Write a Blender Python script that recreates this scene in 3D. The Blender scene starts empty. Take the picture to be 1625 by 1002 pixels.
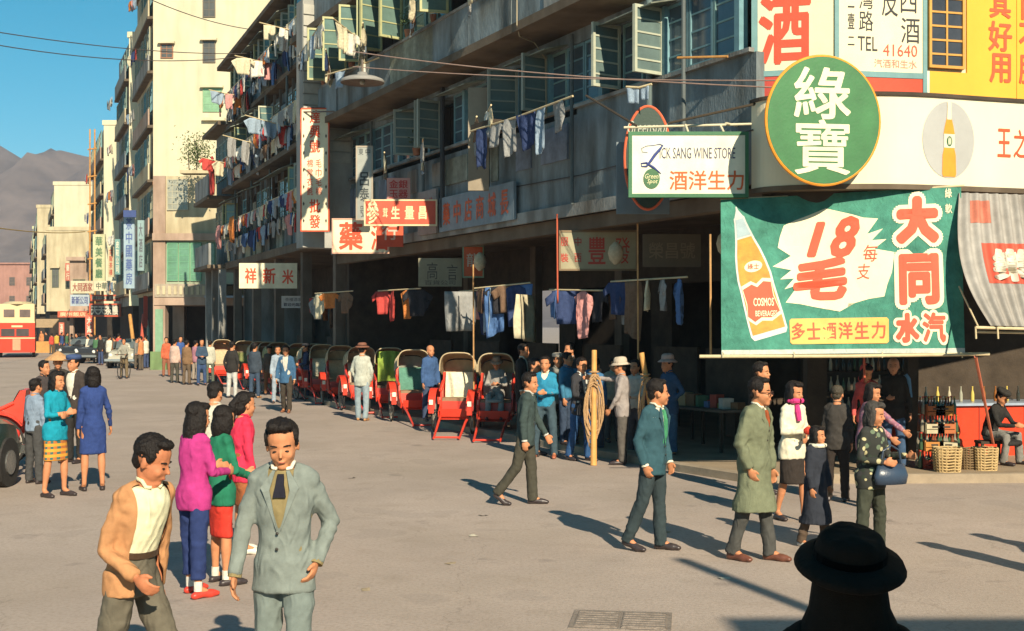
import bpy, bmesh, math, random
import numpy as np
from mathutils import Vector as V, Matrix
random.seed(7)
SC = bpy.context.scene
C = SC.collection
R = math.radians
# ---------------------------------------------------------------- camera, light
cam = bpy.data.objects.new('camera', bpy.data.cameras.new('camera')); C.objects.link(cam)
cam.location = (0, 0, 2.25); cam.rotation_euler = (R(90), 0, 0)
cam.data.sensor_width = 36; cam.data.lens = 2000/1625*36
cam.data.shift_y = 14/1625; cam.data.clip_end = 6000
SC.camera = cam
SUN_EL, SUN_DIR = R(31), V((.325, -.946, 0))
w = bpy.data.worlds.new('World'); SC.world = w; w.use_nodes = True
nt = w.node_tree; bg = nt.nodes['Background']
sky = nt.nodes.new('ShaderNodeTexSky'); sky.sky_type = 'NISHITA'; sky.sun_disc = False
sky.sun_elevation = SUN_EL; sky.sun_rotation = math.atan2(SUN_DIR.x, SUN_DIR.y)
sky.altitude = 1500; sky.air_density = 1.0; sky.dust_density = .1; sky.ozone_density = 3.5
hs = nt.nodes.new('ShaderNodeHueSaturation'); hs.inputs['Saturation'].default_value = 1.4; hs.inputs['Hue'].default_value = .463
nt.links.new(sky.outputs[0], hs.inputs['Color']); nt.links.new(hs.outputs[0], bg.inputs['Color'])
bg.inputs['Strength'].default_value = .066
sl = bpy.data.lights.new('sun', 'SUN'); sl.energy = 5.0; sl.angle = R(.53); sl.color = (1, .87, .66)
so = bpy.data.objects.new('sun', sl); C.objects.link(so)
sdir = V((SUN_DIR.x*math.cos(SUN_EL), SUN_DIR.y*math.cos(SUN_EL), math.sin(SUN_EL)))
so.rotation_euler = sdir.to_track_quat('Z', 'Y').to_euler()
so.location = (0, -5, 30)
vs = SC.view_settings; vs.view_transform = 'Standard'; vs.look = 'None'; vs.gamma = 1; vs.exposure = .68
vs.use_curve_mapping = False
SC.cycles.use_denoising = True; SC.cycles.max_bounces = 6
# ---------------------------------------------------------------- helpers
_m = {}
def mat(name, col, rough=.75, var=.12, sc=3.0, bump=.15, bsc=60, metal=0, spec=.3, stretch=(1,1,1), stain=0, fold=0):
    if name in _m: return _m[name]
    m = bpy.data.materials.new(name); m.use_nodes = True; _m[name] = m
    t = m.node_tree; n = t.nodes; p = n['Principled BSDF']
    p.inputs['Roughness'].default_value = rough; p.inputs['Metallic'].default_value = metal
    p.inputs['Specular IOR Level'].default_value = spec
    tc = n.new('ShaderNodeTexCoord'); mp = n.new('ShaderNodeMapping'); mp.inputs['Scale'].default_value = stretch
    t.links.new(tc.outputs['Object'], mp.inputs[0])
    nz = n.new('ShaderNodeTexNoise'); nz.inputs['Scale'].default_value = sc; nz.inputs['Detail'].default_value = 8; nz.inputs['Roughness'].default_value = .65
    t.links.new(mp.outputs[0], nz.inputs['Vector'])
    cr = n.new('ShaderNodeValToRGB'); c = V(col)
    cr.color_ramp.elements[0].position = .3; cr.color_ramp.elements[1].position = .72
    cr.color_ramp.elements[0].color = (*(c*(1-var)), 1); cr.color_ramp.elements[1].color = (*[min(1, k*(1+var)) for k in c], 1)
    t.links.new(nz.outputs['Fac'], cr.inputs[0]); out = cr.outputs[0]
    if stain:
        n2 = n.new('ShaderNodeTexNoise'); n2.inputs['Scale'].default_value = 1.1; n2.inputs['Detail'].default_value = 10
        m2 = n.new('ShaderNodeMapping'); m2.inputs['Scale'].default_value = (1.6, 1.6, .35); t.links.new(tc.outputs['Object'], m2.inputs[0]); t.links.new(m2.outputs[0], n2.inputs['Vector'])
        r2 = n.new('ShaderNodeValToRGB'); r2.color_ramp.elements[0].position = .42; r2.color_ramp.elements[1].position = .68
        r2.color_ramp.elements[0].color = (0,0,0,1); r2.color_ramp.elements[1].color = (stain,)*3+(1,)
        t.links.new(n2.outputs['Fac'], r2.inputs[0])
        mx = n.new('ShaderNodeMix'); mx.data_type = 'RGBA'; t.links.new(r2.outputs[0], mx.inputs[0]); t.links.new(out, mx.inputs[6])
        mx.inputs[7].default_value = (c.x*.35, c.y*.3, c.z*.25, 1); out = mx.outputs[2]
    t.links.new(out, p.inputs['Base Color'])
    if bump:
        nb = n.new('ShaderNodeTexNoise'); nb.inputs['Scale'].default_value = bsc; nb.inputs['Detail'].default_value = 4
        t.links.new(mp.outputs[0], nb.inputs['Vector'])
        b = n.new('ShaderNodeBump'); b.inputs['Strength'].default_value = bump; b.inputs['Distance'].default_value = .02
        t.links.new(nb.outputs['Fac'], b.inputs['Height']); t.links.new(b.outputs[0], p.inputs['Normal'])
        if fold:
            m3 = n.new('ShaderNodeMapping'); m3.inputs['Scale'].default_value = (1, 1, .55); m3.inputs['Rotation'].default_value = (.5, .4, 0); t.links.new(tc.outputs['Object'], m3.inputs[0])
            n3 = n.new('ShaderNodeTexNoise'); n3.inputs['Scale'].default_value = 9; n3.inputs['Detail'].default_value = 3; n3.inputs['Distortion'].default_value = 1.6; n3.noise_type = 'RIDGED_MULTIFRACTAL' if hasattr(n3, 'noise_type') else 'FBM'
            t.links.new(m3.outputs[0], n3.inputs['Vector']); b3 = n.new('ShaderNodeBump'); b3.inputs['Strength'].default_value = fold; b3.inputs['Distance'].default_value = .03
            t.links.new(n3.outputs['Fac'], b3.inputs['Height']); t.links.new(b3.outputs[0], b.inputs['Normal'])
    return m
def fabric(col, name=None, var=.14, rough=.9):
    return mat(name or 'fabric_%02d_%02d_%02d' % tuple(int(k*99) for k in col), col, rough, var*1.3, 14, .3, 260, spec=.12, fold=.42)
def paint(col, rough=.6, var=.14, stain=.12, bump=.1):
    return mat('paint_%02d_%02d_%02d_%d' % (*[int(k*99) for k in col], int(stain*9)), col, rough, var, 5, bump, 40, stain=stain)
def glass(col=(.05,.07,.08)):
    return mat('glass_%02d_%02d_%02d' % tuple(int(k*99) for k in col), col, .12, .3, 1.5, .03, 6, spec=.6)
class MB:
    def __init__(s): s.v = []; s.f = []
    def add(s, vs, fs):
        k = len(s.v); s.v += [tuple(a) for a in vs]; s.f += [tuple(i+k for i in f) for f in fs]; return s
    def box(s, x0, x1, y0, y1, z0, z1):
        if x0 > x1: x0, x1 = x1, x0
        if y0 > y1: y0, y1 = y1, y0
        if z0 > z1: z0, z1 = z1, z0
        return s.add([(x0,y0,z0),(x1,y0,z0),(x1,y1,z0),(x0,y1,z0),(x0,y0,z1),(x1,y0,z1),(x1,y1,z1),(x0,y1,z1)],
              [(3,2,1,0),(4,5,6,7),(0,1,5,4),(1,2,6,5),(2,3,7,6),(3,0,4,7)])
    def bar(s, a, b, w, h, up=(0,0,1)):
        a, b = V(a), V(b); d = (b-a).normalized(); u = V(up)
        if abs(d.dot(u)) > .98: u = V((0,1,0))
        x = d.cross(u).normalized()*w/2; y = x.normalized().cross(d).normalized()*h/2
        p = [a-x-y, a+x-y, a+x+y, a-x+y, b-x-y, b+x-y, b+x+y, b-x+y]
        return s.add(p, [(0,1,2,3),(7,6,5,4),(4,5,1,0),(5,6,2,1),(6,7,3,2),(7,4,0,3)])
    def tube(s, pts, rad, n=8, cap=True):
        pts = [V(p) for p in pts]; rads = rad if isinstance(rad, (list, tuple)) else [rad]*len(pts)
        k = len(s.v); prev = None
        for i, p in enumerate(pts):
            d = (pts[min(i+1, len(pts)-1)] - pts[max(i-1, 0)])
            d = d.normalized() if d.length > 1e-9 else V((0,0,1))
            if prev is None:
                x = d.orthogonal().normalized()
            else:
                x = (prev - d*prev.dot(d)); x = x.normalized() if x.length > 1e-6 else d.orthogonal().normalized()
            prev = x; y = d.cross(x)
            for j in range(n):
                a = 2*math.pi*j/n; s.v.append(tuple(p + (x*math.cos(a)+y*math.sin(a))*rads[i]))
        for i in range(len(pts)-1):
            for j in range(n):
                a = k+i*n+j; b = k+i*n+(j+1)%n; s.f.append((a, b, b+n, a+n))
        if cap:
            s.f.append(tuple(k+j for j in reversed(range(n)))); s.f.append(tuple(k+(len(pts)-1)*n+j for j in range(n)))
        return s
    def ell(s, c, r, ax=None, n=12, m=8):
        c = V(c); X, Y, Z = ax or (V((1,0,0)), V((0,1,0)), V((0,0,1))); k = len(s.v)
        for i in range(1, m):
            t = math.pi*i/m
            for j in range(n):
                a = 2*math.pi*j/n
                s.v.append(tuple(c + X*(r[0]*math.sin(t)*math.cos(a)) + Y*(r[1]*math.sin(t)*math.sin(a)) + Z*(r[2]*math.cos(t))))
        top = len(s.v); s.v.append(tuple(c+Z*r[2])); bot = len(s.v); s.v.append(tuple(c-Z*r[2]))
        for i in range(m-2):
            for j in range(n):
                a = k+i*n+j; b = k+i*n+(j+1)%n; s.f.append((b, a, a+n, b+n))
        for j in range(n):
            s.f.append((top, k+j, k+(j+1)%n)); s.f.append((bot, k+(m-2)*n+(j+1)%n, k+(m-2)*n+j))
        return s
    def rings(s, rings, n=16, cap=True):
        """rings: (centre, X, rx, Y, ry)"""
        k = len(s.v)
        for c, X, rx, Y, ry in rings:
            for j in range(n):
                a = 2*math.pi*j/n; s.v.append(tuple(c + X*(rx*math.cos(a)) + Y*(ry*math.sin(a))))
        for i in range(len(rings)-1):
            for j in range(n):
                a = k+i*n+j; b = k+i*n+(j+1)%n; s.f.append((a, b, b+n, a+n))
        if cap:
            s.f.append(tuple(k+j for j in reversed(range(n)))); s.f.append(tuple(k+(len(rings)-1)*n+j for j in range(n)))
        return s
    def lathe(s, prof, c=(0,0,0), n=16):
        cx, cy, cz = c; k = len(s.v)
        for r, z in prof:
            for j in range(n):
                a = 2*math.pi*j/n; s.v.append((cx+r*math.cos(a), cy+r*math.sin(a), cz+z))
        for i in range(len(prof)-1):
            for j in range(n):
                a = k+i*n+j; b = k+i*n+(j+1)%n; s.f.append((a, b, b+n, a+n))
        return s
    def prism(s, poly, axis, a0, a1):
        """poly of 2D points extruded along axis 0/1/2"""
        n = len(poly); P = []
        for a in (a0, a1):
            for u, v in poly:
                P.append((a,u,v) if axis == 0 else (u,a,v) if axis == 1 else (u,v,a))
        return s.add(P, [tuple(range(n)), tuple(reversed(range(n, 2*n)))] + [(i, i+n, (i+1)%n+n, (i+1)%n) for i in range(n)])
    def grid(s, fn, nu, nv):
        k = len(s.v)
        for i in range(nu+1):
            for j in range(nv+1): s.v.append(tuple(fn(i/nu, j/nv)))
        for i in range(nu):
            for j in range(nv):
                a = k+i*(nv+1)+j; s.f.append((a, a+nv+1, a+nv+2, a+1))
        return s
    def mesh(s, name='mesh', fix=True, smooth=False):
        me = bpy.data.meshes.new(name); me.from_pydata(s.v, [], s.f)
        if fix:
            b = bmesh.new(); b.from_mesh(me); bmesh.ops.recalc_face_normals(b, faces=b.faces); b.to_mesh(me); b.free()
        if smooth: me.shade_smooth()
        return me
def ob(name, me, m=None, parent=None, loc=None, rot=None, scl=None):
    if isinstance(me, MB): me = me.mesh(name)
    o = bpy.data.objects.new(name, me); C.objects.link(o)
    if m is not None and me is not None and len(me.materials) == 0: me.materials.append(m)
    if parent: o.parent = parent
    if loc is not None: o.location = loc
    if rot is not None: o.rotation_euler = rot if hasattr(rot, '__len__') else (0, 0, rot)
    if scl is not None: o.scale = scl
    return o
def tag(o, label, cat, group=None):
    o['label'] = label; o['category'] = cat
    if group: o['group'] = group
    return o
def thing(name, label, cat, loc=(0,0,0), rz=0, group=None):
    o = bpy.data.objects.new(name, None); C.objects.link(o); o.empty_display_size = .2
    o.location = loc; o.rotation_euler = (0,0,rz) if not hasattr(rz, '__len__') else rz
    return tag(o, label, cat, group)
def struct(name, me, m, **k):
    o = ob(name, me, m, **k); o['kind'] = 'structure'; return o
def copy_tree(o, parent=None):
    c = o.copy(); C.objects.link(c)
    if parent is not None: c.parent = parent
    for ch in list(o.children): copy_tree(ch, c)
    return c
def smooth(o):
    o.data.shade_smooth(); return o
def setmat(o, m):
    o.material_slots[0].link = 'OBJECT'; o.material_slots[0].material = m
WS = bpy.data.scenes.new('workshop')      # empty side scene where shapes are evaluated, removed at the end
def evaluate(o):
    WS.collection.objects.link(o)
    with bpy.context.temp_override(scene=WS, view_layer=WS.view_layers[0]):
        dg = bpy.context.evaluated_depsgraph_get(); dg.update(); return bpy.data.meshes.new_from_object(o.evaluated_get(dg))
_txt = {}
def text_geo(s, bold=0.0, shear=0.0):
    """flat letters as (verts, faces) normalised to a unit box"""
    key = (s, bold, shear)
    if key in _txt: return _txt[key]
    cu = bpy.data.curves.new('lettering', 'FONT'); cu.body = s; cu.size = 1; cu.offset = bold; cu.resolution_u = 2; cu.shear = shear
    cu.align_x = 'CENTER'; cu.space_line = .95
    o = bpy.data.objects.new('lettering', cu); me = evaluate(o)
    vs = np.empty(len(me.vertices)*3, 'f'); me.vertices.foreach_get('co', vs); vs = vs.reshape(-1, 3)[:, :2]
    fs = [tuple(p.vertices) for p in me.polygons]
    bpy.data.objects.remove(o); bpy.data.curves.remove(cu); bpy.data.meshes.remove(me)
    mn, mx = vs.min(0), vs.max(0); vs = (vs-mn)/(mx-mn)
    _txt[key] = (vs, fs); return _txt[key]
def letter(mb, s, x, z, wd, ht, y=0.0, bold=.0, shear=0.0, fn=None):
    """lettering centred on x,z in a box wd x ht, in the plane y"""
    vs, fs = text_geo(s, 0, shear)
    b = max(0, bold)*min(abs(wd)/max(1, len(s)*.8), ht); sx = 1-2*b/abs(wd) if b else 1; sz = 1-2*b/ht if b else 1
    dirs = [(0, 0)]
    if b: n = 6 if bold < .04 else 18; dirs += [(math.cos(2*math.pi*i/n), math.sin(2*math.pi*i/n)) for i in range(n)]
    for k, (dx, dz) in enumerate(dirs):     # strokes thickened by brush passes a hair apart
        P = [(x+(p-.5)*wd*sx+dx*b, y-.00025*k*(1 if wd > 0 else -1), z+(q-.5)*ht*sz+dz*b) for p, q in vs]
        if fn: P = [V(fn(p[0], p[2]))+V((0, -.00025*k, 0)) for p in P]
        mb.add(P, fs)
    return mb
def column(mb, s, x, z, wd, ht, y=0, bold=0, gap=.12):
    """characters stacked down a column centred on x,z"""
    n = len(s); c = ht/n
    for i, ch in enumerate(s):
        letter(mb, ch, x, z+ht/2-c*(i+.5), wd*(.62 if ch in '一' else 1), c*(1-gap)*(.12 if ch in '一' else 1), y, bold)
def at(px, py, D):
    """point seen at a pixel of the photograph at depth D (used to measure positions once)"""
    return V(((px-812.5)*D/2000, D, 2.25+(515-py)*D/2000))
# ================================================================ people
def nsin(P, rng, freq, k=7):
    out = np.zeros(len(P))
    for i in range(k):
        d = rng.normal(size=3); d /= np.linalg.norm(d)
        out += np.sin(P @ (d*freq*rng.uniform(.6, 1.7)) + rng.uniform(0, 6.3) + .8*np.sin(P @ (rng.normal(size=3)*freq*.5)))
    return out/k
def blob(mb, vox, it=3, wr=0, seed=0, joints=(), fr=22, cut=None, thick=0, name='blob'):
    """join overlapping closed shapes into one continuous skin"""
    me = mb.mesh(name, fix=True); o = bpy.data.objects.new(name, me)
    r = o.modifiers.new('r', 'REMESH'); r.mode = 'VOXEL'; r.voxel_size = vox; r.use_smooth_shade = True
    if it:
        s = o.modifiers.new('s', 'SMOOTH'); s.factor = .5; s.iterations = it
    new = evaluate(o)
    bpy.data.objects.remove(o); bpy.data.meshes.remove(me); new.name = name
    n = len(new.vertices)
    P = np.empty(n*3, 'f'); new.vertices.foreach_get('co', P); P = P.reshape(-1, 3).astype('d')
    if wr or joints:
        N = np.empty(n*3, 'f'); new.vertex_normals.foreach_get('vector', N); N = N.reshape(-1, 3)
        rng = np.random.default_rng(seed+5); n1 = nsin(P*np.array([1,1,.7]), rng, fr*1.3); n2 = nsin(P, rng, fr*2.3); d = wr*1.5*(.55-np.minimum(1, np.abs(n1)*2.6)) + wr*.8*(.5-np.minimum(1, np.abs(n2)*2.4)) + wr*.5*nsin(P, rng, fr*.6)
        for j, ax, amp in joints:
            q = P-np.array(j); w_ = np.exp(-(q**2).sum(1)/.012); a = q @ np.array(ax)
            d += amp*.75*w_*np.sin(a*95 + 7*nsin(P, rng, 9))*(.5+.9*nsin(P, rng, 11))
        P = P + N*d[:, None]
        new.vertices.foreach_set('co', P.astype('f').ravel())
    if cut is not None:
        b = bmesh.new(); b.from_mesh(new)
        bmesh.ops.delete(b, geom=[f for f in b.faces if cut(f.calc_center_median())], context='FACES')
        bd = [v for v in b.verts if v.is_boundary]
        for _ in range(6):
            co = {}
            for v in bd:
                nb = [e.other_vert(v) for e in v.link_edges if e.is_boundary]
                if len(nb) == 2: co[v] = v.co*.4+(nb[0].co+nb[1].co)*.3
            for v, c_ in co.items(): v.co = c_
        if thick:
            b.normal_update()
            bmesh.ops.solidify(b, geom=list(b.faces), thickness=thick)
        b.to_mesh(new); b.free()
    new.shade_smooth(); new.update()
    return new
STAND = dict(L=((.03,.06,-1), (-.02,.03,-1)), R=((.03,.06,-1), (-.02,.03,-1)))
WALK = dict(L=((.34,.03,-1), (.12,0,-1)), R=((-.16,.03,-1), (-.62,0,-1)))
WALKR = dict(R=WALK['L'], L=WALK['R'])
STEP = dict(L=((.2,.04,-1), (.02,0,-1)), R=((-.1,.04,-1), (-.32,0,-1)))
HANG = ((.05,.16,-1), (.18,.05,-1))
BACKH = ((-.3,.18,-1), (-.05,.08,-1))
FRONTH = ((.35,.14,-1), (.6,-.1,-1))
CROSS = ((.35,.25,-1), (.55,-1.1,.15))
FOLD = ((.2,.2,-1), (.9,-.7,-.15))
POCK = ((-.25,.38,-1), (.3,-.25,-1))
AK = ((-.3,.55,-1), (.5,-.8,-.3))
SKIN = (.50,.23,.12)
def person(label, x, y, H=1.66, hd=0, z0=0, legs=STAND, aL=HANG, aR=HANG, lean=2, twist=0, head=(0,0,0), top=('suit',(.1,.1,.1)),
           inner=(.7,.68,.6), tie=None, bottom=('trousers',(.08,.07,.06)), shoes=(.04,.03,.03), socks=None, hair='male', hat=None,
           female=False, lod=1, seat=None, skin=SKIN, extra=None, group=None, haircol=(.012,.009,.008), cat='person', shape=1.0, vopen=None, collar=True, collarcol=None, tielen=None, glasses=False, glove=None):
    k = H/1.68; h = R(hd); F0 = V((math.sin(h), -math.cos(h), 0)); Rt = V((-math.cos(h), -math.sin(h), 0)); U = V((0,0,1))
    seed = int(abs(x*37+y*91)) % 1000
    vb, vg = {0:(.0075,.0115), 1:(.010,.0155), 2:(.015,.022), 3:(.024,.032)}[lod]
    vb *= max(k, .8); vg *= max(k, .8)
    t = thing('person', label, cat, (x, y, z0), 0, group)
    def vec(v, side, hip=False):
        return (F0*v[0] + Rt*(v[1]*side) + U*v[2]).normalized()
    # joints --------------------------------------------------------
    P = V((0,0,0)); J = {}
    for nm, sd in (('L',-1), ('R',1)):
        th, sh = legs[nm]; hip = P + Rt*sd*.083*k; kn = hip + vec(th, sd)*.405*k; an = kn + vec(sh, sd)*.40*k
        J['hip'+nm], J['kn'+nm], J['an'+nm] = hip, kn, an
    low = min(J['anL'].z, J['anR'].z)
    dz = .085*k - low if seat is None else seat - P.z
    mx = F0*0
    if seat is None: mx = -(J['anL']+J['anR'])/2; mx.z = 0
    P = P + U*dz + mx
    for q in list(J): J[q] = J[q] + U*dz + mx
    ln = R(lean); SD = (U*math.cos(ln) + F0*math.sin(ln)).normalized(); TL = .555*k
    def spine(s):
        if s <= 0: return P + U*(s*TL)
        return P + U*(min(s, .25)*TL) + SD*(max(0, s-.25)*TL)
    def lat(s):
        a = R(twist)*max(0, min(1, s)); return (Rt*math.cos(a) + F0*math.sin(a)).normalized()
    def fwd(s):
        l = lat(s); return (SD.cross(l) * (1 if SD.cross(l).dot(F0) > 0 else -1)).normalized() if s > .25 else (F0 - l*F0.dot(l)).normalized()
    shape *= .91; sw = .152 if female else .166; sw *= shape
    prof = [(-.3,.17,.12),(0,.172,.122),(.3,.125,.098),(.62,.15,.12),(.8,.155,.108),(.92,.125,.082),(1,.062,.058)] if female else \
           [(-.3,.162,.115),(0,.165,.115),(.3,.145,.105),(.62,.168,.12),(.8,.176,.112),(.92,.145,.085),(1,.066,.06)]
    def pr(s, e=0):
        for (a, ra, fa), (b, rb, fb) in zip(prof, prof[1:]):
            if s <= b or b == 1:
                q = max(0, min(1, (s-a)/(b-a))); q = q*q*(3-2*q)
                return ((ra+(rb-ra)*q)*shape+e)*k, ((fa+(fb-fa)*q)*shape+e)*k
    def surf(s, l, e=0):
        rx, ry = pr(s, e); q = max(0, 1-(l/rx)**2)
        return spine(s) + lat(s)*l + fwd(s)*(ry*math.sqrt(q))
    def torso(mb, s0, s1, e, n=10, ns=20):
        rr = []
        for i in range(n+1):
            s = s0+(s1-s0)*i/n; rx, ry = pr(s, e); rr.append((spine(s), lat(s), rx, fwd(s), ry))
        mb.rings(rr, ns)
    neck = spine(1.0); l9 = lat(1)
    for nm, sd, arm in (('L',-1,aL), ('R',1,aR)):
        sj = spine(.855) + l9*sd*(sw-.008)*k
        def av(v):
            return (F0*math.cos(R(twist))*v[0] - Rt*math.sin(R(twist))*v[0] + l9*(v[1]*sd) + U*v[2]).normalized()
        el = sj + av(arm[0])*.285*k; wr = el + av(arm[1])*.245*k
        J['sh'+nm], J['el'+nm], J['wr'+nm], J['hd'+nm] = sj, el, wr, av(arm[2] if len(arm) > 2 else arm[1])
    # head frame ----------------------------------------------------
    hy, hp, hr_ = head; a = R(hy)
    hf = (F0*math.cos(a) - Rt*math.sin(a)); hf = (hf*math.cos(R(hp)) - U*math.sin(R(hp))).normalized()
    hx = hf.cross(U).normalized(); hu = hx.cross(hf).normalized()
    if hr_:
        q = Matrix.Rotation(R(hr_), 3, hf); hx = q @ hx; hu = q @ hu
    O = neck + U*.108*k + F0*.02*k + hf*.01*k
    def hp_(f, r, u): return O + hf*(f*k*1.055) + hx*(r*k*1.055) + hu*(u*k*1.055)
    AX = (hf, hx, hu)
    kk = k*1.055
    # skin ----------------------------------------------------------
    b = MB()
    b.ell(hp_(-.012,0,.045), (.095*kk,.081*kk,.088*kk), AX, 16, 12)
    b.ell(hp_(.022,0,-.022), (.070*kk,.067*kk,.082*kk), AX, 16, 10)
    b.ell(hp_(.058,0,-.088), (.030*kk,.030*kk,.022*kk), AX)
    b.tube([hp_(.080,0,.012), hp_(.100,0,-.012), hp_(.105,0,-.026)], [.008*kk,.0085*kk,.0115*kk], 8)
    if lod < 3:
        for s_ in (-1, 1):
            b.ell(hp_(-.008,.079*s_,-.006), (.018*kk,.009*kk,.029*kk), AX)
            b.ell(hp_(.058,.036*s_,-.028), (.027*kk,.024*kk,.027*kk), AX)
        b.ell(hp_(.084,0,-.056), (.013*kk,.022*kk,.010*kk), AX)
        b.tube([hp_(.064,-.046,.026), hp_(.0795,0,.028), hp_(.064,.046,.026)], .010*kk, 8)
    b.tube([neck-SD*.06*k, neck+SD*.01*k, hp_(-.018,0,-.035)], [.07*k,.058*k,.054*k], 14)
    torso(b, -.06, 1.0, -.034)
    for nm, sd in (('L',-1), ('R',1)):
        s_, e_, w_, d_ = J['sh'+nm], J['el'+nm], J['wr'+nm], J['hd'+nm]
        b.tube([s_, s_*.5+e_*.5, e_, e_*.5+w_*.5, w_], [.032*k,.030*k,.029*k,.032*k,.024*k], 12); b.ell(s_, (.033*k,)*3)
        inn = (-l9*sd); inn = (inn - d_*inn.dot(d_)).normalized(); side = d_.cross(inn)
        if side.dot(F0*.9+U*.35) < 0: side = -side
        b.ell(w_+d_*.045*k, (.052*k,.040*k,.018*k), (d_, side, inn))
        if lod < 3:
            for i in range(4):
                ln_ = (.9, 1, .95, .75)[i]; base = w_ + d_*.078*k + side*(1.5-i)*.0205*k
                d1 = (d_+inn*.45).normalized(); d2 = (d_*.6+inn*.9).normalized()
                m1 = base+d1*.040*ln_*k; b.tube([base-d_*.015*k, base, m1, m1+d2*.036*ln_*k], [.010*k,.0095*k,.009*k,.0075*k], 8)
            tb = w_+d_*.025*k+side*.03*k; t1 = tb+(d_*.7+side*.7+inn*.2).normalized()*.036*k
            b.tube([tb, t1, t1+(d_+inn*.4+side*.1).normalized()*.03*k], [.014*k,.0115*k,.009*k], 8)
        hp2, kn, an = J['hip'+nm], J['kn'+nm], J['an'+nm]
        b.tube([hp2, hp2*.5+kn*.5, kn, kn*.65+an*.35, kn*.3+an*.7, an], [.078*k,.068*k,.05*k,.052*k,.036*k,.031*k], 12)
        J['ball'+nm] = None
        ft = (F0 + Rt*sd*.12).normalized(); bz = max(.03*k, min(an.z-.05*k, .2)) if an.z > .26*k else .03*k
        if seat is not None: bz = max(.03*k, an.z-.055*k)
        run = math.sqrt(max(.003, (.125*k)**2 - min(.1*k, max(0, an.z-.085*k))**2))
        ball = an + ft*run; ball.z = bz; J['ball'+nm] = ball
        b.tube([an, an*.4+ball*.6, ball], [.033*k,.03*k,.022*k], 10)
    o = ob('body', blob(b, vb, 2, name='body'), mat('skin_%d' % int(skin[0]*100), skin, .6, .16, 13, .12, 150, spec=.3), t)
    if lod < 3:   # face details
        dk = mat('eye_dark', (.015,.01,.01), .3, 0, 5, 0); lip = mat('lips', (.30,.07,.05) if not female else (.42,.04,.04), .5, .05, 5, 0)
        for s_ in (-1, 1):
            ob('eye', MB().ell(hp_(.0815,.031*s_,.001), (.0065*kk,.0125*kk,.0036*kk), AX, 10, 6), dk, t)
            ob('eyebrow', MB().tube([hp_(.083,.016*s_,.026), hp_(.082,.034*s_,.031), hp_(.066,.052*s_,.026)], [.003*kk,.0042*kk,.0028*kk], 6), mat('brow', haircol, .8, .1, 5, 0), t)
        ob('mouth', MB().ell(hp_(.0905,0,-.057), (.0075*kk,.019*kk,.0036*kk), AX, 10, 6), lip, t)
    if glasses:
        g = MB()
        for s_ in (-1, 1):
            c = hp_(.098,.033*s_,0); g.tube([c+hx*(.026*math.cos(q*.5236)*kk)+hu*(.019*math.sin(q*.5236)*kk) for q in range(13)], .0032*kk, 6, False)
            g.tube([hp_(.098,.058*s_,.008), hp_(-.005,.083*s_,.008)], .003*kk, 6)
        g.tube([hp_(.1,-.009,.004), hp_(.1,.009,.004)], .003*kk, 6)
        ob('glasses', g, mat('horn', (.05,.02,.015), .3, .1), t)
    if socks is None and bottom[0] == 'trousers' and not female: socks = (.05,.045,.04)
    # hair ----------------------------------------------------------
    hm = mat('hair_%d' % int(haircol[0]*100), haircol, .55, .35, 60, .5, 160, spec=.22, stretch=(1,1,.35))
    g = MB()
    if hair in ('male', 'wave'):
        g.ell(hp_(-.026,0,.062), (.091*kk,.0865*kk,.083*kk), AX, 16, 12)
        g.ell(hp_(.032,.008,.113), (.046*kk,.062*kk,.024*kk), AX, 14, 8)
        g.ell(hp_(-.062,0,.0), (.040*kk,.064*kk,.062*kk), AX)
        for s_ in (-1, 1): g.ell(hp_(.012,.075*s_,.045), (.028*kk,.013*kk,.042*kk), AX)
        if hair == 'wave': g.ell(hp_(.045,-.03,.124), (.045*kk,.038*kk,.028*kk), AX); g.ell(hp_(.03,.035,.128), (.05*kk,.035*kk,.026*kk), AX)
    elif hair in ('long', 'bob', 'pony', 'bun'):
        g.ell(hp_(-.028,0,.058), (.093*kk,.088*kk,.087*kk), AX, 16, 12)
        g.ell(hp_(.040,0,.108), (.052*kk,.066*kk,.034*kk), AX)
        ext = {'long':.20, 'bob':.09, 'pony':.02, 'bun':.02}[hair]
        g.ell(hp_(-.055,0,-.01-ext*.3), (.060*kk,(.084 if ext > .05 else .07)*kk,(.085+ext*.55)*kk), AX, 14, 10)
        if ext > .05:
            for s_ in (-1, 1): g.ell(hp_(-.004,.082*s_,-.01-ext*.2), (.045*kk,.022*kk,(.070+ext*.4)*kk), AX)
            if hair == 'long': g.ell(hp_(-.05,0,-.175), (.05*kk,.095*kk,.05*kk), AX)
        if hair == 'pony': g.tube([hp_(-.10,0,.06), hp_(-.145,0,.0), hp_(-.135,0,-.10), hp_(-.11,.01,-.22)], [.028*kk,.038*kk,.036*kk,.012*kk], 10)
        if hair == 'bun': g.ell(hp_(-.12,0,.0), (.045*kk,)*3, AX)
    elif hair == 'shaved':
        g.ell(hp_(-.03,0,.052), (.083*kk,.080*kk,.078*kk), AX, 16, 12)
    if g.v: ob('hair', blob(g, vb*1.1, 2, .0042*kk if lod < 2 else .003, seed, fr=120, name='hair'), hm, t)
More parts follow.
